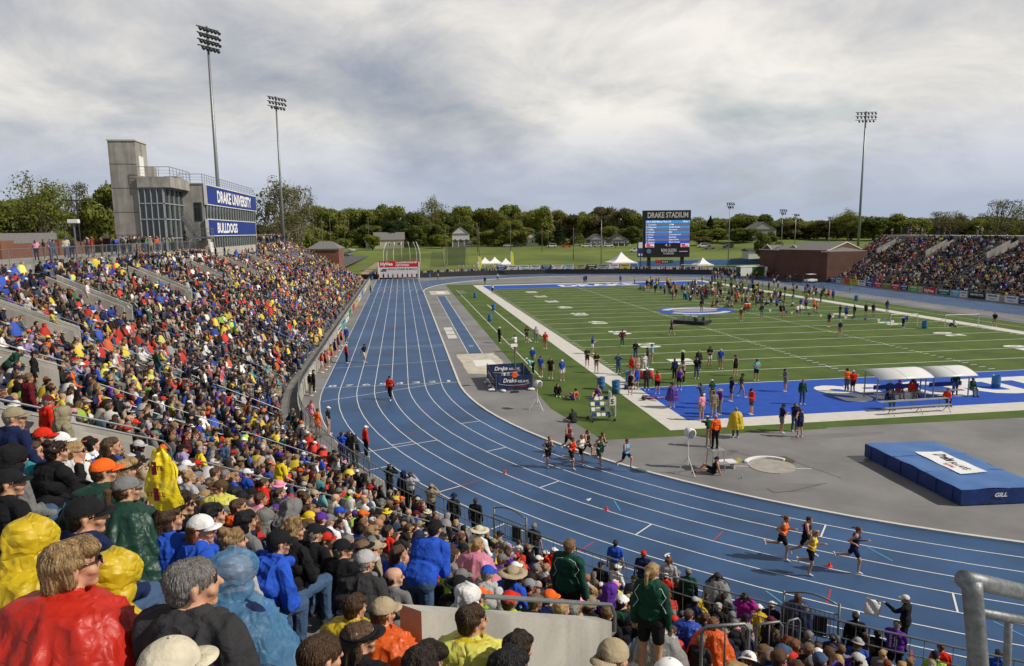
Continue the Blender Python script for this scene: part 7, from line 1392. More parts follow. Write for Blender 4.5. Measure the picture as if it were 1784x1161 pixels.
seat(740, 1160, 'sit', 2.8, 0, top='black', hair='bob', hc='darkbrown', label='dark brown haired head at the bottom edge below the parapet end')
seat(824, 1082, 'sit_turn', 3.8, .2, top='lemon', hair='short', hc='brown', poncho='lemon', hood='yellow', label='brown haired youth in a lemon yellow poncho in front of the parapet')
seat(904, 1130, 'sit', 3.6, 0, top='black', hair='short', hc='darkbrown', label='dark brown haired head in front of the parapet, right of the lemon poncho')
seat(888, 1168, 'sit', 2.7, 0, top='black', hair='short', hc='black', label='black haired head cut by the bottom edge under the parapet')
seat(1069, 1148, 'sit', 3.3, 0, top='tan', hair='crop', hc='brown', hat='cap_back', hatc='tan', label='mustard tan cap at the bottom edge, right of the parapet')
seat(758, 922, 'stand_lean', 8.8, .15, bulk=.04, top='blue', bot='denim', hair='crop', hc='black', hat='cap', hatc='black', label='large man in a blue and grey jacket and black cap bending over, centre')
seat(800, 1022, 'sit', 6.2, 0, top='black', hair='short', hc='black', hat='fedora', hatc='black', label='person in a black felt hat just above the parapet handrail')
seat(850, 1000, 'sit_lean', 7.4, .2, top='silver', hair='short', hc='grey', hat='cap', hatc='blue', glasses=True, hood='silver', label='older man in a bright blue cap and silver jacket above the handrail')
seat(893, 1000, 'sit', 7.8, 0, top='blue', hair='long', hc='black', hat='straw', hatc='tan', label='long dark haired woman in a tan sun hat and blue top')
seat(835, 925, 'sit', 15.0, 0, top='white', hair='short', hc='black', hat='straw', hatc='cream', label='person in a wide straw hat and white shirt near the first gate')
seat(833, 950, 'sit_fem', 11.0, 0, top='pink', hair='ponytail', hc='blond', poncho='pink', hood='pink', label='blond ponytailed girl in a pink poncho')
seat(993, 952, 'stand', 10.4, .0, bulk=.02, top='darkgreen', bot='black', hair='short', hc='lightbrown', label='standing man in a dark green track jacket with white piping, seen from behind')
seat(1137, 996, 'stand_fem_short', 9.2, .1, top='darkgreen', bot='black', hair='ponytail', hc='blond', hood='darkgreen', label='standing girl with a long blond ponytail, green jacket and black shorts')
seat(1064, 1030, 'sit', 12.0, 0, top='purple', hat='hood', hatc='purple', label='person in a purple hood left of the standing ponytailed girl')
seat(1083, 1050, 'sit', 10.6, .2, top='black', hair='short', hc='black', hat='cap', hatc='white', hood='darkgreen', label='person in a white cap and dark green top below the purple hood')
seat(1150, 1085, 'sit', 9.8, .1, top='silver', hair='bob', hc='brown', poncho='silver', label='person wrapped in a crumpled clear poncho behind the ponytailed girl')
seat(1298, 1042, 'stand_camera', None, .1, bulk=.02, top='magenta', bot='denim', hair='curly', hc='darkbrown', label='curly haired woman in a magenta puffer jacket shading her eyes')
seat(1217, 1050, 'sit', None, .1, top='orange', hat='hood', hatc='yellow', poncho='yellow', label='person in an amber poncho with a yellow hood, lower right')
seat(1243, 1086, 'sit_fem', None, 0, top='red', hair='long', hc='auburn', poncho='orange', label='long auburn haired girl in an orange poncho behind the nearest guard frame')
seat(1276, 1072, 'sit_fem', None, 0, top='black', hair='long', hc='grey', label='grey streaked long haired woman in black beside the auburn girl')
seat(1200, 1072, 'sit', None, 0, top='blue', hair='short', hc='brown', poncho='blue', label='person in a bright blue poncho left of the auburn haired girl')
seat(1322, 1060, 'sit', None, 0, top='yellow', hair='short', hc='brown', hat='cap', hatc='white', poncho='yellow', label='person in a white cap and yellow paw print poncho by the guard frames')
seat(1390, 1040, 'stand_short', None, .2, bulk=.02, top='navy', bot='navy', hair='long', hc='brown', poncho='navy', label='woman in a navy rain poncho standing by the lower right gate')
seat(1363, 1138, 'sit_fem', None, .1, top='navy', hair='ponytail', hc='brown', hat='cap', hatc='denim', label='girl with a braid and a denim cap at the bottom right')
seat(1409, 1132, 'sit', None, 0, top='black', hair='short', hc='lightbrown', label='light brown haired person in black right of the denim cap and braid')
seat(1428, 1152, 'sit', None, 0, top='purple', hair='short', hc='brown', hat='cap', hatc='denim', label='denim cap over a purple top at the bottom edge')
seat(1453, 1112, 'sit_turn', None, 0, top='charcoal', hair='short', hc='brown', hat='cap', hatc='grey', label='stone grey cap and charcoal hooded jacket, lower right')
seat(1492, 1120, 'sit', None, 0, top='black', hat='hood', hatc='black', label='black hooded figure right of the stone grey cap')
seat(1490, 1140, 'sit', None, 0, top='purple', hair='short', hc='darkbrown', hat='cap', hatc='black', label='black cap at the bottom edge left of the purple shirted man')
seat(1563, 1090, 'stand_phone', None, -.3, bulk=.03, top='purple', bot='black', hair='short', hc='grey', hat='cap', hatc='black', label='man in a black cap and purple state shirt with white back lettering, lower right')
seat(1630, 1142, 'sit', None, 0, top='lime', hair='short', hc='black', hat='cap', hatc='navy', label='navy cap in front of the girl in pink, lower right')
seat(1640, 1128, 'sit_fem', None, 0, top='red', hair='bun', hc='brown', label='girl in a red coat with bunched brown hair, lower right')
seat(1740, 1140, 'stand', None, 0, top='blue', hair='short', hc='black', sc_=.95, label='black haired person in a blue shirt seen behind the foreground pipe')
seat(1738, 1152, 'sit', None, 0, top='black', hair='short', hc='black', label='dark head under the foreground pipe railing')
# more mid foreground
HL = [(147,862,'sit','black','short','brown','cap_back','black'),(560,905,'sit','navy','short','brown','cap','purple'),(573,908,'sit','white','short','grey','cap','grey'),(592,893,'sit_turn','white','short','grey','cap','blue'),(632,897,'sit','black','crop','brown','cap','orange'),(649,927,'sit_fem','turquoise','bob','blond',None,None),(676,925,'sit_fem','red','long','darkbrown',None,None),(712,920,'sit','charcoal','crop','brown',None,None),(695,965,'sit_fem','blue','long','brown',None,None),(610,860,'sit','lime','short','brown','cap','cream'),(712,893,'sit','grey','ring','grey',None,None),(725,896,'sit','blue','short','brown','cap','maroon'),(745,893,'sit','black','short','brown','bucket','cream'),(727,868,'sit','red','short','black','cap','black'),(805,937,'sit_fem','blue','ponytail','brown',None,None),(860,945,'sit','navy','crop','brown','cap','khaki'),(862,965,'sit','yellow','crop','brown',None,None),(866,935,'sit_fem','teal','curly','blond',None,None),(886,965,'sit_fem','purple','long','brown',None,None),(888,955,'sit','lavender','bob','lightbrown','cap','lavender'),(905,945,'sit','white','short','brown',None,None),(918,955,'sit_tee','white','curly','lightbrown',None,None),(938,975,'sit','purple','short','brown','cap','white'),(950,965,'sit','red','short','brown','cap','white'),(952,990,'sit_fem','silver','short','blond',None,None),(965,960,'sit','red','short','black','cap','white'),(1047,985,'sit','black','short','brown','cap','black'),(1075,990,'sit','white','short','darkbrown','cap','white'),(1185,1020,'sit','black','short','brown',None,None),(1160,1005,'sit','red','short','brown','cap','white'),(1230,1035,'sit','charcoal','short','brown','cap','charcoal'),(1262,1040,'sit','charcoal','short','black',None,None),(1180,1000,'sit','grey','short','brown','cap','grey'),(1345,1055,'sit_turn','navy','short','brown','cap','white'),(1530,1105,'sit_fem','black','bun','black',None,None),(1505,1105,'sit','brown','short','brown',None,None),(1385,1125,'sit_fem','maroon','long','auburn',None,None),
 (493,802,'stand_head','yellow','short','black',None,None),(340,760,'sit_turn','grey','crop','brown',None,None),(396,772,'stand_lean','denim','curly','blond',None,None),(300,752,'sit_turn','black','short','darkbrown',None,None),(226,730,'sit','grey','bald','brown',None,None),(258,728,'sit','lightgrey','short','brown','cap','black'),(272,740,'sit','darkgreen','short','lightbrown',None,None),(270,758,'sit','grey','short','brown','cap','grey'),(326,760,'sit_fem','maroon','ponytail','auburn',None,None),(348,738,'sit','royal','short','brown',None,None),(352,785,'sit_fem','yellow','bob','white',None,None),(368,780,'sit','blue','short','lightbrown',None,None),(320,782,'sit','lavender','short','brown','cap','black'),(325,812,'sit','white','short','brown','cap','white'),(318,822,'sit_lean','white','short','brown','cap','lightgrey'),(330,832,'sit_fem','lightgrey','bun','blond',None,None),(345,833,'sit','grey','short','grey',None,None),(375,824,'sit','tan','short','brown',None,None),(393,828,'sit','black','short','grey',None,None),(408,832,'sit_fem','blue','bob','blond',None,None),(430,825,'sit_turn','blue','short','brown','cap','white'),(412,860,'sit_fem','black','long','black',None,None),(438,862,'sit_tee','grey','short','brown','cap','black'),(460,842,'sit','red','short','brown',None,None),(487,860,'sit_chin','charcoal','ponytail','brown',None,None),(455,870,'sit_tee','pink','short','brown',None,None),(535,870,'sit_fem','black','bun','brown',None,None),(505,878,'sit_fem','grey','long','brown',None,None),(585,868,'sit','cream','ring','white',None,None),(560,800,'sit','royal','short','brown','cap','black'),(488,783,'sit','purple','bob','blond',None,None),(428,785,'sit_turn','charcoal','short','brown',None,None),(112,722,'stand','khaki','hood','brown','hood','khaki'),(85,700,'stand','red','short','grey','cap','maroon'),(50,660,'stand','maroon','curly','lightbrown',None,None),(125,648,'sit','orange','crop','brown',None,None),(170,640,'sit','blue','short','black','cap','black'),(35,610,'stand_lean','darkgreen','short','black','cap','white'),(60,618,'stand','black','short','black','cap','black'),(165,560,'stand_lean','grey','short','brown','cap','white'),(152,495,'stand_tee','white','short','brown',None,None),(98,500,'stand','charcoal','short','black',None,None)]
def facing_words(p): return 'standing' if p.startswith('stand') else 'seated'
hatw = dict(cap='cap', cap_back='cap', straw='straw hat', bucket='bucket hat', visor='visor', hood='hood', beanie='knit hat', fedora='felt hat')
def look(top, hair, hc, hat, hatc, garment):
    s = '%s %s' % (top, garment)
    if hat: return s+' and %s %s' % (hatc, hatw[hat])
    return s+(' with a bald head' if hair == 'bald' else ' with %s %s hair' % ({'short': 'short', 'crop': 'cropped', 'bob': 'bobbed', 'long': 'long', 'ponytail': 'ponytailed', 'bun': 'bunned', 'curly': 'curly', 'ring': 'thinning'}[hair], hc))
REC = []
for r_ in HL:
    u, v, pose, top, hair, hc, hat, hatc = r_
    o = seat(u, v, pose, None, rnd.uniform(-.15, .25), top=top, bot=rnd.choice(('denim', 'black', 'khaki', 'navy')), hair=hair, hc=hc, hat=hat, hatc=hatc or 'white', skin=rnd.choice((0, 0, 1, 2)), bulk=rnd.choice((0, .02)), hood=rnd.choice((None, None, top)), group=None)
    o['_s'] = 0; del o['_s']; REC.append([o, u, v, pose, look(top, hair, hc, hat, hatc, {'stand_tee': 'shirt', 'sit_tee': 'shirt'}.get(pose, 'jacket'))])
# ---------------------------------------------------------------- fill the seats
TOPS = ['black']*38+['charcoal']*20+['navy']*18+['grey']*10+['lightgrey']*10+['white']*14+['red']*8+['maroon']*4+['blue']*5+['royal']*4+['denim']*6+['purple']*3+['green']*1+['darkgreen']*5+['teal']*2+['turquoise']*1+['pink']*1+['lavender']*1+['orange']*2+['yellow']*6+['lemon']*2+['tan']*3+['khaki']*4+['cream']*2+['brown']*4+['lime']*1
HATS = [None]*11+['cap']*7+['hood']*1+['bucket']*1+['visor']*1
HATC = ['white']*5+['black']*8+['navy']*2+['red']*2+['grey']*3+['blue']*1+['tan']*1+['maroon']*1+['yellow']*1+['lightgrey', 'pink', 'orange', 'purple', 'khaki']
HAIRS = ['short']*8+['long']*4+['bob']*3+['ponytail']*3+['curly']*1+['bun']*1+['ring']*1
HCS = ['brown']*6+['darkbrown']*4+['blond']*4+['black']*2+['grey']*3+['auburn']*1+['lightbrown']*3+['white']
SPOSE = ['sit']*6+['sit_turn']*5+['sit_left']*1+['sit_lean']*3+['sit_phone']*1+['sit_chin']*2+['sit_tee']*3+['sit_fem']*5+['sit_tee_short']*3
inv = Matrix(((_r2.x, _r2.y, _r2.z), (_u2.x, _u2.y, _u2.z), (-_f.x, -_f.y, -_f.z)))
def proj(p):
    q = inv@(Vector(p)-CP); t = -q.z
    return (IW/2+FPX*q.x/t, IH/2-FPX*q.y/t, t) if t > .1 else (0, 0, -1)
seats = []
ais = sorted(AISL)
for i in range(NR):
    R = rowR(i)+.55; s = S0+1.5
    while s < S1-1:
        k = scl(R, s); step = rnd.uniform(.46, .56)/k; s += step
        da = min(abs(s-a) for a in ais)*k
        if da < (AW+.28 if R > 59.6 else .55): continue
        p = P(R, s); u, v, t = proj(p+V3(0, 0, rowz(i)+1.2))
        if t < 1.5 or u < -40 or u > 1824 or v > 1230 or v < 300: continue
        if t < 7.2 and u < 1130 and v > 640: continue
        if rnd.random() < .05: continue
        if i > 17 and 53 < p.y < 87 and rnd.random() < .93: continue
        seats.append((t, i, s, p, u, v))
s = 127.0
while s < S1-1:                                        # people pressed up behind the railing on the bend
    s += rnd.uniform(.42, .7); p = P(49.55, s); u, v, t = proj(p+V3(0, 0, 1.4))
    if t > 2 and -40 < u < 1820 and v < 1230: seats.append((t, -1, s, p, u, v))
seats.sort(key=lambda q: q[0])
NIND = 52; cnt = 0; far = []
def free(p, extra=0.0): return all((p.x-a)**2+(p.y-b_)**2 > (c+extra)**2 for a, b_, c in TAKEN)
rows_w = ['first', 'second', 'third', 'fourth', 'fifth', 'sixth', 'seventh', 'eighth', 'ninth', 'tenth', 'eleventh', 'twelfth', 'thirteenth', 'fourteenth', 'fifteenth', 'sixteenth', 'seventeenth', 'eighteenth', 'nineteenth', 'twentieth', 'twenty-first']
for t, i, s, p, u, v in seats:
    if not free(p): continue
    top = rnd.choice(TOPS); hat = rnd.choice(HATS)
    if rnd.random() < .30: top = random.Random(int(s/2.6)*97+i//3*13).choice(TOPS+['red', 'blue', 'white', 'navy', 'yellow', 'royal']*5)
    pose = rnd.choice(SPOSE); hair = rnd.choice(HAIRS); hc = rnd.choice(HCS); hatc = rnd.choice(HATC); pon = None; skin = rnd.choice((0, 0, 0, 1, 1, 2, 2, 3, 4))
    if top in ('yellow', 'blue', 'orange', 'red', 'lemon', 'lime') and rnd.random() < .6: pon = top
    if rnd.random() < .018: pon = top = rnd.choice(('silver', 'white'))
    if hat == 'hood': hatc = top
    if hair in ('long', 'bob', 'ponytail', 'bun') and pose in ('sit', 'sit_turn'): pose = 'sit_fem'
    if i >= 0 and cnt < NIND and -10 < u < 1790 and 380 < v < 1165 and t > 3.0:
        cnt += 1
        o = person(pose, (p.x, p.y, rowz(i)), face(s)+rnd.gauss(0, .18), top=top, bot=rnd.choice(('denim', 'black', 'khaki', 'navy', 'grey')), hair=hair, hc=hc, hat=hat, hatc=hatc, skin=skin, bulk=rnd.choice((0, .02)), scale=rnd.uniform(.93, 1.04), poncho=pon, hood=None if hat == 'hood' or rnd.random() < .55 else top, seed=cnt)
        REC.append([o, u, v, pose, look(top, hair, hc, hat, hatc, 'plastic poncho' if pon else ('shirt' if 'tee' in pose else 'jacket')), i])
    else: far.append((t, p, rowz(i) if i >= 0 else .22, face(s), top, hat, hatc, pose, hair, hc, skin, pon))
# labels: own look, then row, then the neighbour nearest in view
used = set()
for r_ in REC:
    o, u, v, pose, lk = r_[:5]; row = ' in the %s row up' % rows_w[r_[5]] if len(r_) > 5 else ''
    base = '%s spectator in a %s' % (facing_words(pose), lk); lab = base
    near = sorted((q for q in REC if q is not r_), key=lambda q: (q[1]-u)**2+(q[2]-v)**2)[:14]
    c_ = [base]+[base+', %s a %s' % ('right of' if q[1] < u-3 else 'left of' if q[1] > u+3 else 'above' if q[2] > v else 'below', q[4].replace(' jacket and', ' top and').replace(' jacket with', ' top with')) for q in near if q[4] != lk]+[base+', %s %s %s' % ('right of a' if q[1] < u else 'left of a', q[4].split()[0], q[4].split()[-1]) for q in near if q[4] != lk]
    c_ += [c+row for c in c_[:6]]
    c_ = [c for c in c_ if len(c.split()) <= 16]
    lab = next((c for c in c_[1:] if c not in used and not any(q is not r_ and q[4] == lk and q[3][:3] == pose[:3] and abs(q[1]-u)+abs(q[2]-v) < 0 for q in REC)), c_[0])
    used.add(lab); o['label'] = lab; o['group'] = 'spectators on the near stand'
# ---------------------------------------------------------------- the packed crowd: one mesh, colours kept per face
def low(me, M=None):
    me.calc_loop_triangles(); n = len(me.vertices); co = np.empty(n*3); me.vertices.foreach_get('co', co); co = co.reshape(-1, 3)
    if M is not None: M = np.array(M); co = co@M[:3, :3].T+M[:3, 3]
    tr = np.empty(len(me.loop_triangles)*3, np.int32); me.loop_triangles.foreach_get('vertices', tr); mi = np.empty(len(me.loop_triangles), np.int32); me.loop_triangles.foreach_get('material_index', mi)
    return co, tr.reshape(-1, 3), mi
LOWC = {}
def lowparts(pose, hair, hat, pon, lod='far'):
    k = (pose, hair, hat, bool(pon), lod)
    if k in LOWC: return LOWC[k]
    me, HM = body(pose, lod); parts = [low(me)]
    if hat != 'hood' and hair != 'bald': c, t_, m_ = low(hair_mesh(hair if not hat else (hair+'_u' if hair in ('long', 'ponytail', 'bob') else 'crop'), lod), HM); parts.append((c, t_, m_*0+6))
    if hat: c, t_, m_ = low(gear_mesh(hat, lod), HM); parts.append((c, t_, m_*0+7))
    if pon: c, t_, m_ = low(poncho_mesh('sit' if pose.startswith('sit') else 'stand', lod), Matrix.Translation((0, .01, .52)) @ Matrix.Rotation(-POSES[pose].get('lean', .12)*.95, 4, 'X') @ Matrix.Translation((0, 0, -.52))); parts.append((c, t_, m_*0+1))
    V = []; T = []; Mi = []; o_ = 0
    for c, t_, m_ in parts: V.append(c); T.append(t_+o_); Mi.append(m_); o_ += len(c)
    V, T, Mi = np.concatenate(V), np.concatenate(T), np.concatenate(Mi); zc = V[T].mean(1)[:, 2]; LOWC[k] = (V, T, np.where((Mi == 1) & (zc < np.median(zc[Mi == 1])), 8, Mi)); return LOWC[k]
def bake(name, items, label):
    VV = []; TT = []; CC = []; o_ = 0
    for (p, z, rz, top, hat, hatc, pose, hair, hc, skin, pon, sc__) in items:
        dc = math.hypot(p[0]-CP.x, p[1]-CP.y); V, T, Mi = lowparts(pose, hair, hat, pon, 'mid' if dc < 19 else 'far'); c, s = math.cos(rz), math.sin(rz); X = V*sc__
        VV.append(np.stack([X[:, 0]*c-X[:, 1]*s+p[0], X[:, 0]*s+X[:, 1]*c+p[1], X[:, 2]+z], 1)); TT.append(T+o_); o_ += len(V)
        bot = PAL[rnd.choice(('denim', 'black', 'khaki', 'navy', 'denim', 'grey'))]; j = rnd.uniform(.55, 1.15)
        g_ = sum(PAL[top])/3; pal = np.array([SKINC[skin], [x*.9+g_*.1 for x in PAL[top]], bot, PAL[rnd.choice(('white', 'black', 'grey'))], (.03, .02, .015), (.3, .1, .08), HAIRC[hc], PAL[hatc], PAL[rnd.choice(TOPS)] if rnd.random() < .22 and not pon else [x*.9+g_*.1 for x in PAL[top]]])*j
        CC.append(pal[Mi])
    V = np.concatenate(VV).astype(np.float32); T = np.concatenate(TT).astype(np.int32); C_ = np.concatenate(CC).astype(np.float32); n = len(T)
    me = bpy.data.meshes.new(name); me.vertices.add(len(V)); me.vertices.foreach_set('co', V.ravel()); me.loops.add(3*n); me.loops.foreach_set('vertex_index', T.ravel()); me.polygons.add(n); me.polygons.foreach_set('loop_start', np.arange(0, 3*n, 3, dtype=np.int32))
    at_ = me.attributes.new('tint', 'FLOAT_VECTOR', 'FACE'); at_.data.foreach_set('vector', np.clip(C_, 0, .85).ravel())
    m = MATS.get('crowd_cloth')
    if not m:
        m = bpy.data.materials.new('crowd_cloth'); m.use_nodes = True; a = m.node_tree.nodes.new('ShaderNodeAttribute'); a.attribute_name = 'tint'; b_ = m.node_tree.nodes['Principled BSDF']; m.node_tree.links.new(a.outputs['Vector'], b_.inputs['Base Color']); b_.inputs['Roughness'].default_value = .75; b_.inputs['Specular IOR Level'].default_value = .25; MATS['crowd_cloth'] = m
    me.materials.append(m); me.polygons.foreach_set('use_smooth', np.ones(n, bool)); me.update(); o = bpy.data.objects.new(name, me); COL.objects.link(o); tag(o, label, 'crowd', kind='stuff'); return o
items = [(p+Vector((rnd.gauss(0, .09), rnd.gauss(0, .09), 0)), z, rz+rnd.gauss(0, .3), top, hat, hatc, pose, hair, hc, skin, pon, rnd.uniform(.84, 1.07)) for (t, p, z, rz, top, hat, hatc, pose, hair, hc, skin, pon) in far]
def rp(p, z, rz, pose, top=None): return (p, z, rz, top or rnd.choice(TOPS), rnd.choice(HATS[:-1]), rnd.choice(HATC), pose, rnd.choice(HAIRS), rnd.choice(HCS), rnd.choice((0, 0, 1, 2, 3, 4)), None, rnd.uniform(.92, 1.05))
SP = ['stand', 'stand_tee', 'stand_cross', 'stand_short', 'walk']
for _ in range(70):                                    # people on their feet in the stand and its aisles
    i = rnd.randrange(2, NR); s = rnd.uniform(S0+2, 112) if rnd.random() < .5 else rnd.choice([a for a in AISL if a < 130]); q = P(rowR(i)+.2, s); items.append(rp(q, rowz(i), face(s)+rnd.choice((0, PI, .6)), rnd.choice(SP)))
for _ in range(150):
    s = rnd.uniform(4, 112); q = P(rnd.uniform(66.6, 70), s)
    if not 47 < q.y < 86: items.append(rp(q, 9.75, face(s)+rnd.gauss(0, .6), rnd.choice(SP)))
for _ in range(90): s = rnd.uniform(4, 45); q = P(rnd.uniform(66.3, 70), s); items.append(rp(q, 9.75, face(s)+rnd.gauss(0, .6), rnd.choice(SP)))
for a, b_ in zip(fpts[1:], fpts[2:]):                  # standing two and three deep behind the far fence
    L_ = (b_-a).length; n_ = V3(-(b_-a).normalized().y, (b_-a).normalized().x, 0)
    for _ in range(int(L_*2.3)): q = a.lerp(b_, rnd.random())+n_*rnd.uniform(.5, 3.5); items.append(rp(q, .25, PI+rnd.gauss(0, .5), rnd.choice(SP)))
bake('seated_crowd', items, 'packed spectators filling the left grandstand and standing behind the far fence')
FARP = []
for (u, v, pose, hd, top, bot, hair, hc, hat, hatc, lab, kw) in FP:
    if v < 555: q = gp(u, v); FARP.append((q, 0 if 'platform' not in lab or 'behind' in lab else .75, math.radians(hd), top, hat, hatc or 'white', pose, hair, hc, rnd.choice((0, 1, 2)), None, 1.0))
items = []
for i in range(NR):
    s = .5
    while s < 92:
        s += rnd.uniform(.46, .60); R = rowR(i)+.55
        if any(abs(s-a) < (1.1 if R > 59.6 else .5) for a in (8, 22.5, 37, 51.5, 66, 80.5)): continue
        dens = .80 if i < 14 else .62
        if math.sin(s*.35+i*.7)+math.sin(s*.13-i*.4) < -1.1: dens *= .45
        if rnd.random() > dens: continue
        p = PE(R, s); items.append(rp(p, rowz(i), PI/2+rnd.gauss(0, .3), rnd.choice(SPOSE)))
for _ in range(60): p = PE(rnd.uniform(66.5, 69), rnd.uniform(0, 90)); items.append(rp(p, 9.75, PI/2+rnd.gauss(0, .6), rnd.choice(SP)))
for _ in range(90): q = at(rnd.uniform(1240, 1425), 480, rnd.uniform(150, 172)); items.append(rp((q.x, q.y), 0, rnd.uniform(0, 6), rnd.choice(SP)))
for (cu, cv, ru, rv, k) in ((1150, 502, 40, 7, 34), (1215, 512, 50, 9, 48), (1270, 508, 60, 12, 48), (1345, 520, 60, 12, 36), (1300, 532, 60, 9, 22), (1240, 522, 70, 9, 24), (1420, 515, 50, 8, 18)):
    for _ in range(k):                                 # teams resting on the far turf, with bags lying about
        q = gp(cu+rnd.gauss(0, ru*.55), cv+rnd.gauss(0, rv*.6)); it = list(rp((q.x, q.y), 0, rnd.uniform(0, 6), rnd.choice(('stand_short', 'stand_tee', 'stand', 'ground', 'ground_coat', 'ground', 'stand_cross')))); items.append(tuple(it))
items += FARP
bake('distant_crowd', items, 'spectators over the right grandstand, teams resting on the far turf and people by the brick building')
# ---------------------------------------------------------------- athletes, officials, people on the infield: (u, v of the feet, pose, heading in degrees, look, label)
def stand_at(u, v, pose, hdg, top, bot, hair='short', hc='brown', hat=None, hatc='white', shoe='white', label='', skin=0, sc_=1.0, poncho=None, bulk=0.0, hood=None, group=None, dz=0.0, **k):
    q = gp(u, v, dz)
    if pose.startswith('run'): th = math.atan2(C1.y-q.y, C1.x-q.x); hdg = math.degrees(math.atan2(-math.sin(th), -math.cos(th)))+rnd.uniform(-5, 5)
    return person(pose, (q.x, q.y, dz), math.radians(hdg), top=top, bot=bot, shoe=shoe, hair=hair, hc=hc, hat=hat, hatc=hatc, skin=skin, scale=sc_, poncho=poncho, bulk=bulk, hood=hood, label=label, group=group, **k)
G1, G2, G3 = 'leading runners', 'chasing runners', 'people on the infield'
# heading 0 looks away (+Y), 90 looks left, -90 looks right, 180 towards the camera
for a in ((1362, 975, 'run_a', -62, 'orange', 'black', 'tail_run', 'auburn', 'last of the four leading runners, orange and yellow vest'), (1402, 977, 'run_b', -62, 'black', 'black', 'short', 'darkbrown', 'second from the back of the four leaders, black vest with gold side'), (1411, 1003, 'run_c', -62, 'yellow', 'black', 'bob', 'blond', 'blond runner in a yellow vest and black shorts, nearest the stand'), (1486, 997, 'run_a', -62, 'navy', 'navy', 'tail_run', 'brown', 'front runner in a navy vest and shorts')):
    stand_at(a[0], a[1], a[2], a[3], a[4], a[5], a[6], a[7], label=a[8], group=G1, sc_=.97)
for a in ((955, 815, 'run_c', -48, 'charcoal', 'black', 'short', 'lightbrown', 'rearmost runner of the chasing pack in a charcoal vest'), (990, 790, 'run_b', -48, 'maroon', 'black', 'short', 'brown', 'tall runner in a maroon vest at the back of the pack'), (996, 817, 'run_a', -48, 'red', 'black', 'bob', 'lightbrown', 'runner in a red vest in the chasing pack'), (1012, 811, 'run_a', -48, 'white', 'black', 'ponytail', 'blond', 'blond runner in a white vest in the chasing pack'), (1022, 803, 'run_b', -48, 'black', 'black', 'ponytail', 'brown', 'runner in black behind the white vest in the pack'), (1044, 815, 'run_a', -48, 'darkgreen', 'darkgreen', 'tail_run', 'darkbrown', 'runner in dark green vest and shorts in the pack'), (1047, 808, 'run_c', -48, 'black', 'black', 'bun', 'darkbrown', 'runner in a black vest at the front of the pack'), (1090, 821, 'run_b', -55, 'lightblue', 'navy', 'bun', 'brown', 'lone runner in a pale blue vest ahead of the pack')):
    stand_at(a[0], a[1], a[2], a[3], a[4], a[5], a[6], a[7], label=a[8], group=G2, sc_=.96)
for (u, v, pose, hd, top, bot, hair, hc, hat, hatc, lab, kw) in FP:
    if v < 555: continue                               # the farthest ones are in the distant crowd
    stand_at(u, v, pose, hd+rnd.uniform(-8, 8), top, bot, hair, hc, hat, hatc or 'white', label=lab, group=G3, skin=rnd.choice((0, 0, 1, 2)) if 'athlete' not in lab else rnd.choice((0, 1, 4)), **kw)
RP = [(1072, 948, 'stand_tee', 'blue', 'khaki', 'short', 'black', None, None, 'man in a blue polo standing on the track side of the railing'), (1121, 967, 'stand', 'navy', 'navy', 'short', 'brown', 'cap', 'red', 'person in a red cap and navy jacket outside the railing'), (1165, 979, 'stand', 'lightgrey', 'grey', 'curly', 'auburn', None, None, 'curly haired person in a pale grey sweater outside the railing'), (930, 918, 'stand_tee', 'charcoal', 'black', 'short', 'grey', None, None, 'grey haired man in charcoal outside the railing by the first gate'), (828, 874, 'stand', 'black', 'black', 'short', 'darkbrown', None, None, 'dark haired man in black outside the railing'), (790, 865, 'stand', 'charcoal', 'black', 'short', 'brown', 'bucket', 'navy', 'person in a navy bucket hat outside the railing'), (750, 849, 'stand_camera', 'khaki', 'black', 'short', 'brown', 'cap', 'khaki', 'photographer in a khaki cap outside the railing'), (714, 829, 'stand_camera', 'lightgrey', 'black', 'short', 'brown', 'headset', 'black', 'photographer in pale grey with a headset outside the railing'), (677, 814, 'stand_camera', 'black', 'black', 'short', 'black', None, None, 'photographer in black outside the railing, left of the headset'), (701, 827, 'stand', 'navy', 'black', 'short', 'black', 'hood', 'navy', 'navy hooded figure beside the photographer with the headset'), (1199, 999, 'stand', 'darkgreen', 'black', 'short', 'brown', 'cap', 'grey', 'man in a grey cap and dark jacket outside the railing'), (1250, 1006, 'stand_camera', 'charcoal', 'black', 'short', 'black', None, None, 'photographer with a clear cover over the camera, lower right'), (1491, 1076, 'stand', 'black', 'black', 'short', 'black', None, None, 'black haired person in black outside the lower right railing'), (1580, 1045, 'stand_flag', 'black', 'black', 'short', 'grey', 'cap', 'white', 'track judge in black and a white cap holding out a white flag'),
 (594, 757, 'stand_camera', 'blue', 'navy', 'short', 'black', None, None, 'photographer in blue left of the red jacketed official'), (606, 756, 'stand_camera', 'black', 'denim', 'long', 'darkbrown', None, None, 'long haired photographer in black aiming along the track'), (617, 763, 'stand', 'charcoal', 'charcoal', 'short', 'brown', 'hood', 'charcoal', 'hooded figure in charcoal beside the photographers'), (541, 701, 'stand_tank', 'pink', 'pink', 'ponytail', 'auburn', None, None, 'girl in pink outside the rail on the bend'), (552, 716, 'stand_tank', 'orange', 'orange', 'bun', 'brown', None, None, 'girl in orange outside the rail on the bend')]
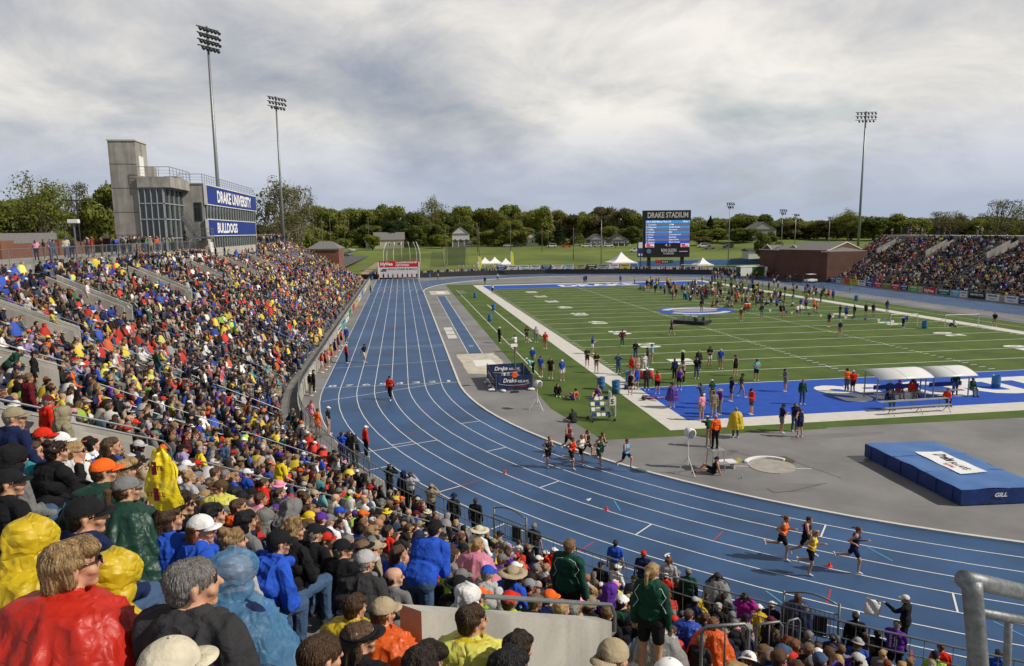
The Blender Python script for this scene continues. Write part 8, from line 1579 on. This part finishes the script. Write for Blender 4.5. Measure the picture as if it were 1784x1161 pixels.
for (u, v, pose, top, bot, hair, hc, hat, hatc, lab) in RP:
    h_ = headz(pose); q = gp(u, v, h_.z); d_ = Vector((q.x-C1.x, q.y-C1.y)) if q.y < C1.y else Vector((q.x-C1.x, 0)); f_ = min(1, 48.45/d_.length); x_, y_ = C1.x+d_.x*f_, (C1.y if q.y < C1.y else q.y)+d_.y*f_
    person(pose, (x_, y_, 0), math.radians({'stand_flag': 40}.get(pose, -25)), top=top, bot=bot, shoe='black', hair=hair, hc=hc, hat=hat, hatc=hatc or 'white', poncho='silver' if 'clear cover' in lab else None, label=lab, group=G3)
# on the step platform, on the benches, lying athlete, reclining cameraman
q = gp(1246, 818); person('stand', (q.x-.05, q.y, 1.03), math.radians(5), top='orange', bot='black', shoe='black', hair='short', hc='grey', hat='cap', hatc='lavender', label='official in a bright orange jacket standing on the step platform', group=G3)
for u, v, pose, hd, top, bot, lab, z in ((1553, 705, 'sit', 175, 'navy', 'denim', 'man in navy and jeans sitting at the left end of the long bench', .02), (1651, 699, 'sit_lean', 178, 'red', 'charcoal', 'man in red leaning forward at the right end of the long bench', .02)):
    q = gp(u, v+10, 0); person(pose, (q.x, q.y+.35, z), math.radians(hd), top=top, bot=bot, label=lab, group=G3)
for x, y_, top, hat, hc_, lab in ((15.6, 2.7, 'charcoal', 'cap', 'white', 'person in charcoal with a white cap under the left shelter'), (16.3, 2.7, 'red', 'cap', 'red', 'person in red and a red cap under the left shelter, middle one'), (17.2, 2.6, 'red', 'cap', 'navy', 'stout person in red under the left shelter, right one'), (17.7, 3.1, 'navy', 'cap', 'black', 'person in navy at the right post of the left shelter'), (21.6, 2.3, 'darkgreen', 'cap', 'brown', 'person in dark green under the right shelter')):
    person('sit', (x, y_, 0), math.radians(178), top=top, bot='khaki', hat=hat, hatc=hc_, bulk=.02, label=lab, group=G3)
person('stand', (20.6, 2.6, 0), math.radians(150), top='darkgreen', bot='denim', hair='short', hc='grey', hat='cap', hatc='charcoal', label='man in dark green and jeans standing under the right shelter', group=G3)
q = gp(1140, 696); o = person('lie', (q.x+.3, q.y, .13), 0, top='purple', bot='purple', hair='ponytail', hc='auburn', label='athlete in purple lying on her back on the white border', group=G3); o.rotation_euler = (math.radians(90), 0, math.radians(-75)); o.rotation_euler = Matrix(((0, 0, 1), (-1, 0, 0), (0, -1, 0))).to_euler(); o.rotation_euler = (math.radians(-90), 0, math.radians(80)); o.location = (q.x+.85, q.y, .12)
q = gp(1246, 822); person('ground_lean', (q.x-.25, q.y-.3, .02), math.radians(75), top='black', bot='black', hair='short', hc='brown', hat='cap', hatc='navy', label='person in black reclining on the paving under the step platform', group=G3)
for i in range(9):                                     # runners waiting at the start
    x = -22.6+i*1.15; person(('stand_tank', 'stand_tank', 'run_c')[i % 3], (x, 134.6+rnd.uniform(-1, 1), 0), PI+rnd.gauss(0, .3), top=('red', 'maroon', 'purple', 'grey', 'red', 'navy', 'black', 'orange', 'black')[i], bot='black', lod='far', hair='ponytail', hc='brown', label='runner in %s waiting in the %s lane from the left at the start' % (('red', 'maroon', 'purple', 'grey', 'bright red', 'navy', 'black', 'orange', 'black')[i], rows_w[i]), group='runners waiting at the start')
# white flag of the judge, held-up yellow poncho, phones and lettering on clothes
J = [o for o in PEOPLE if 'track judge' in o['label']][0]; hq = J.location+Matrix.Rotation(J.rotation_euler.z, 3, 'Z')@Vector((-.17, .45, 1.38))
fl = thing('hand_flag', 'small white flag held out by the track judge', 'flag', tuple(hq)); dv = (at(1535, 1043, 17.5)-at(1562, 1053, 17.5)).normalized(); MB().rod(tuple(-dv*.1), tuple(dv*.62), .012, 6).build('stick', M_dark, fl)
V = []; n_ = 8
for i in range(n_+1):
    for j in range(n_+1): p = dv*(.12+.46*i/n_)+V3(-.05+.03*math.sin(i*.9+j*.7), .02*math.sin(j+i), -.48*j/n_); V.append(tuple(p))
fo = MB().add(V, [(i*(n_+1)+j, (i+1)*(n_+1)+j, (i+1)*(n_+1)+j+1, i*(n_+1)+j+1) for i in range(n_) for j in range(n_)]).build('cloth', M_tent, fl, True); fo.modifiers.new('s', 'SOLIDIFY').thickness = .004
def ppl(w_): return [o for o in PEOPLE if w_ in o.get('label', '')][0]
def kid(o, n_): return [c for c in o.children if c.name.split('.')[0] == n_][0]
o = ppl('purple state shirt'); decal(o, o.data, M_swhite, 'back_lettering', [('STATE 2016', (-.05, 0, 1.23), (0, 0, 1), (-1, 0, 0), .05, .34), ('IOWA HIGH', (.03, 0, 1.23), (0, 0, 1), (-1, 0, 0), .03, .26), ('TRACK', (.08, 0, 1.23), (0, 0, 1), (-1, 0, 0), .03, .2)])
for w_ in ('green track jacket with white', 'long blond ponytail, green'):
    o = ppl(w_); z = .95; decal(o, o.data, M_swhite, 'white_piping', [], [([(s_*.05, 0, z+.50), (s_*.15, 0, z+.47), (s_*.21, 0, z+.36), (s_*.15, 0, z+.27), (s_*.22, 0, z+.16)], .004) for s_ in (-1, 1)])
mar = mat('ink_maroon', (.22, .01, .03), .5)
o = ppl('yellow plastic poncho behind the blond'); c_ = kid(o, 'poncho'); decal(c_, c_.data, mar, 'lettering', [('I', (.02, 0, .78), (1, 0, 0), (0, 0, 1), .16, .09), ('STATE', (.02, 0, .84), (1, 0, 0), (0, 0, 1), .05, .30)])
o = ppl('yellow poncho with dark red lettering'); c_ = kid(o, 'poncho'); decal(c_, c_.data, mar, 'lettering', [('I', (.10, 0, .70), (.9, 0, -.4), (.4, 0, .9), .16, .09), ('STATE', (.10, 0, .76), (.9, 0, -.4), (.4, 0, .9), .05, .26)])
o = ppl('shiny pale blue plastic'); c_ = kid(o, 'poncho'); decal(c_, c_.data, mat('ink_sky', (.2, .5, .7), .5), 'lettering', [('oVuH', (-.02, 0, .72), (1, 0, .05), (0, 0, 1), .10, .30)])
o = ppl('paw print poncho'); c_ = kid(o, 'poncho'); decal(c_, c_.data, M_dark, 'print', [], [([(x, 0, z), (x+.03, 0, z+.01)], .018) for x, z in ((-.1, .7), (-.05, .75), (.02, .75), (.07, .70), (-.02, .62), (.0, .60))])
hy_ = at(283, 822, 5.1); hp_ = thing('raised_poncho', 'yellow plastic poncho with dark red state lettering held up by a raised arm', 'poncho', tuple(hy_)); V = []; nu, nv = 30, 50; X_ = Vector((math.cos(-.3), math.sin(-.3), 0)); Yv = Vector((-X_.y, X_.x, 0))
for s__ in (-1, 1):
    for j in range(nv+1):
        for i in range(nu+1):
            a, b_ = i/nu, j/nv; wd = (.05+.15*min(1, b_*2.4)**.7)*(1+.10*math.sin(7*b_+2)); p = X_*((a-.5)*2*wd)+Yv*(s__*(.07*math.sin(PI*a)**.7+.012*math.sin(14*a+9*b_))+.02*math.sin(9*b_+5*a))+V3(0, 0, .24-.62*b_+.02*math.sin(8*a)); V.append(tuple(p))
F = []
for k in range(2):
    o_ = k*(nu+1)*(nv+1); F += [(o_+j*(nu+1)+i, o_+j*(nu+1)+i+1, o_+(j+1)*(nu+1)+i+1, o_+(j+1)*(nu+1)+i) for j in range(nv) for i in range(nu)]
M_yp = mat('yellow_film', (.80, .62, .02), .22, .1, 4, .6, 14, spec=.6)
Va = np.array(V); Va += (fold(Va*1.0, .03, .8, 4)[:, None])*np.array(tuple(-Yv)); MB().add([tuple(q) for q in Va], F).build('sheet', M_yp, hp_, True); t_ = MB(); M_mar = mat('ink_maroon', (.22, .01, .03), .5)
for z in (.06, -.22): o_ = -Yv*.135+V3(0, 0, z); text_mb(t_, 'I', o_+V3(0, 0, -.04), X_, (0, 0, 1), .12, .06, .06); text_mb(t_, 'STATE', o_-Yv*.004, X_, (0, 0, 1), .045, .22, .02)
t_.build('lettering', M_mar, hp_); hp_.scale = (.66, .66, .70)
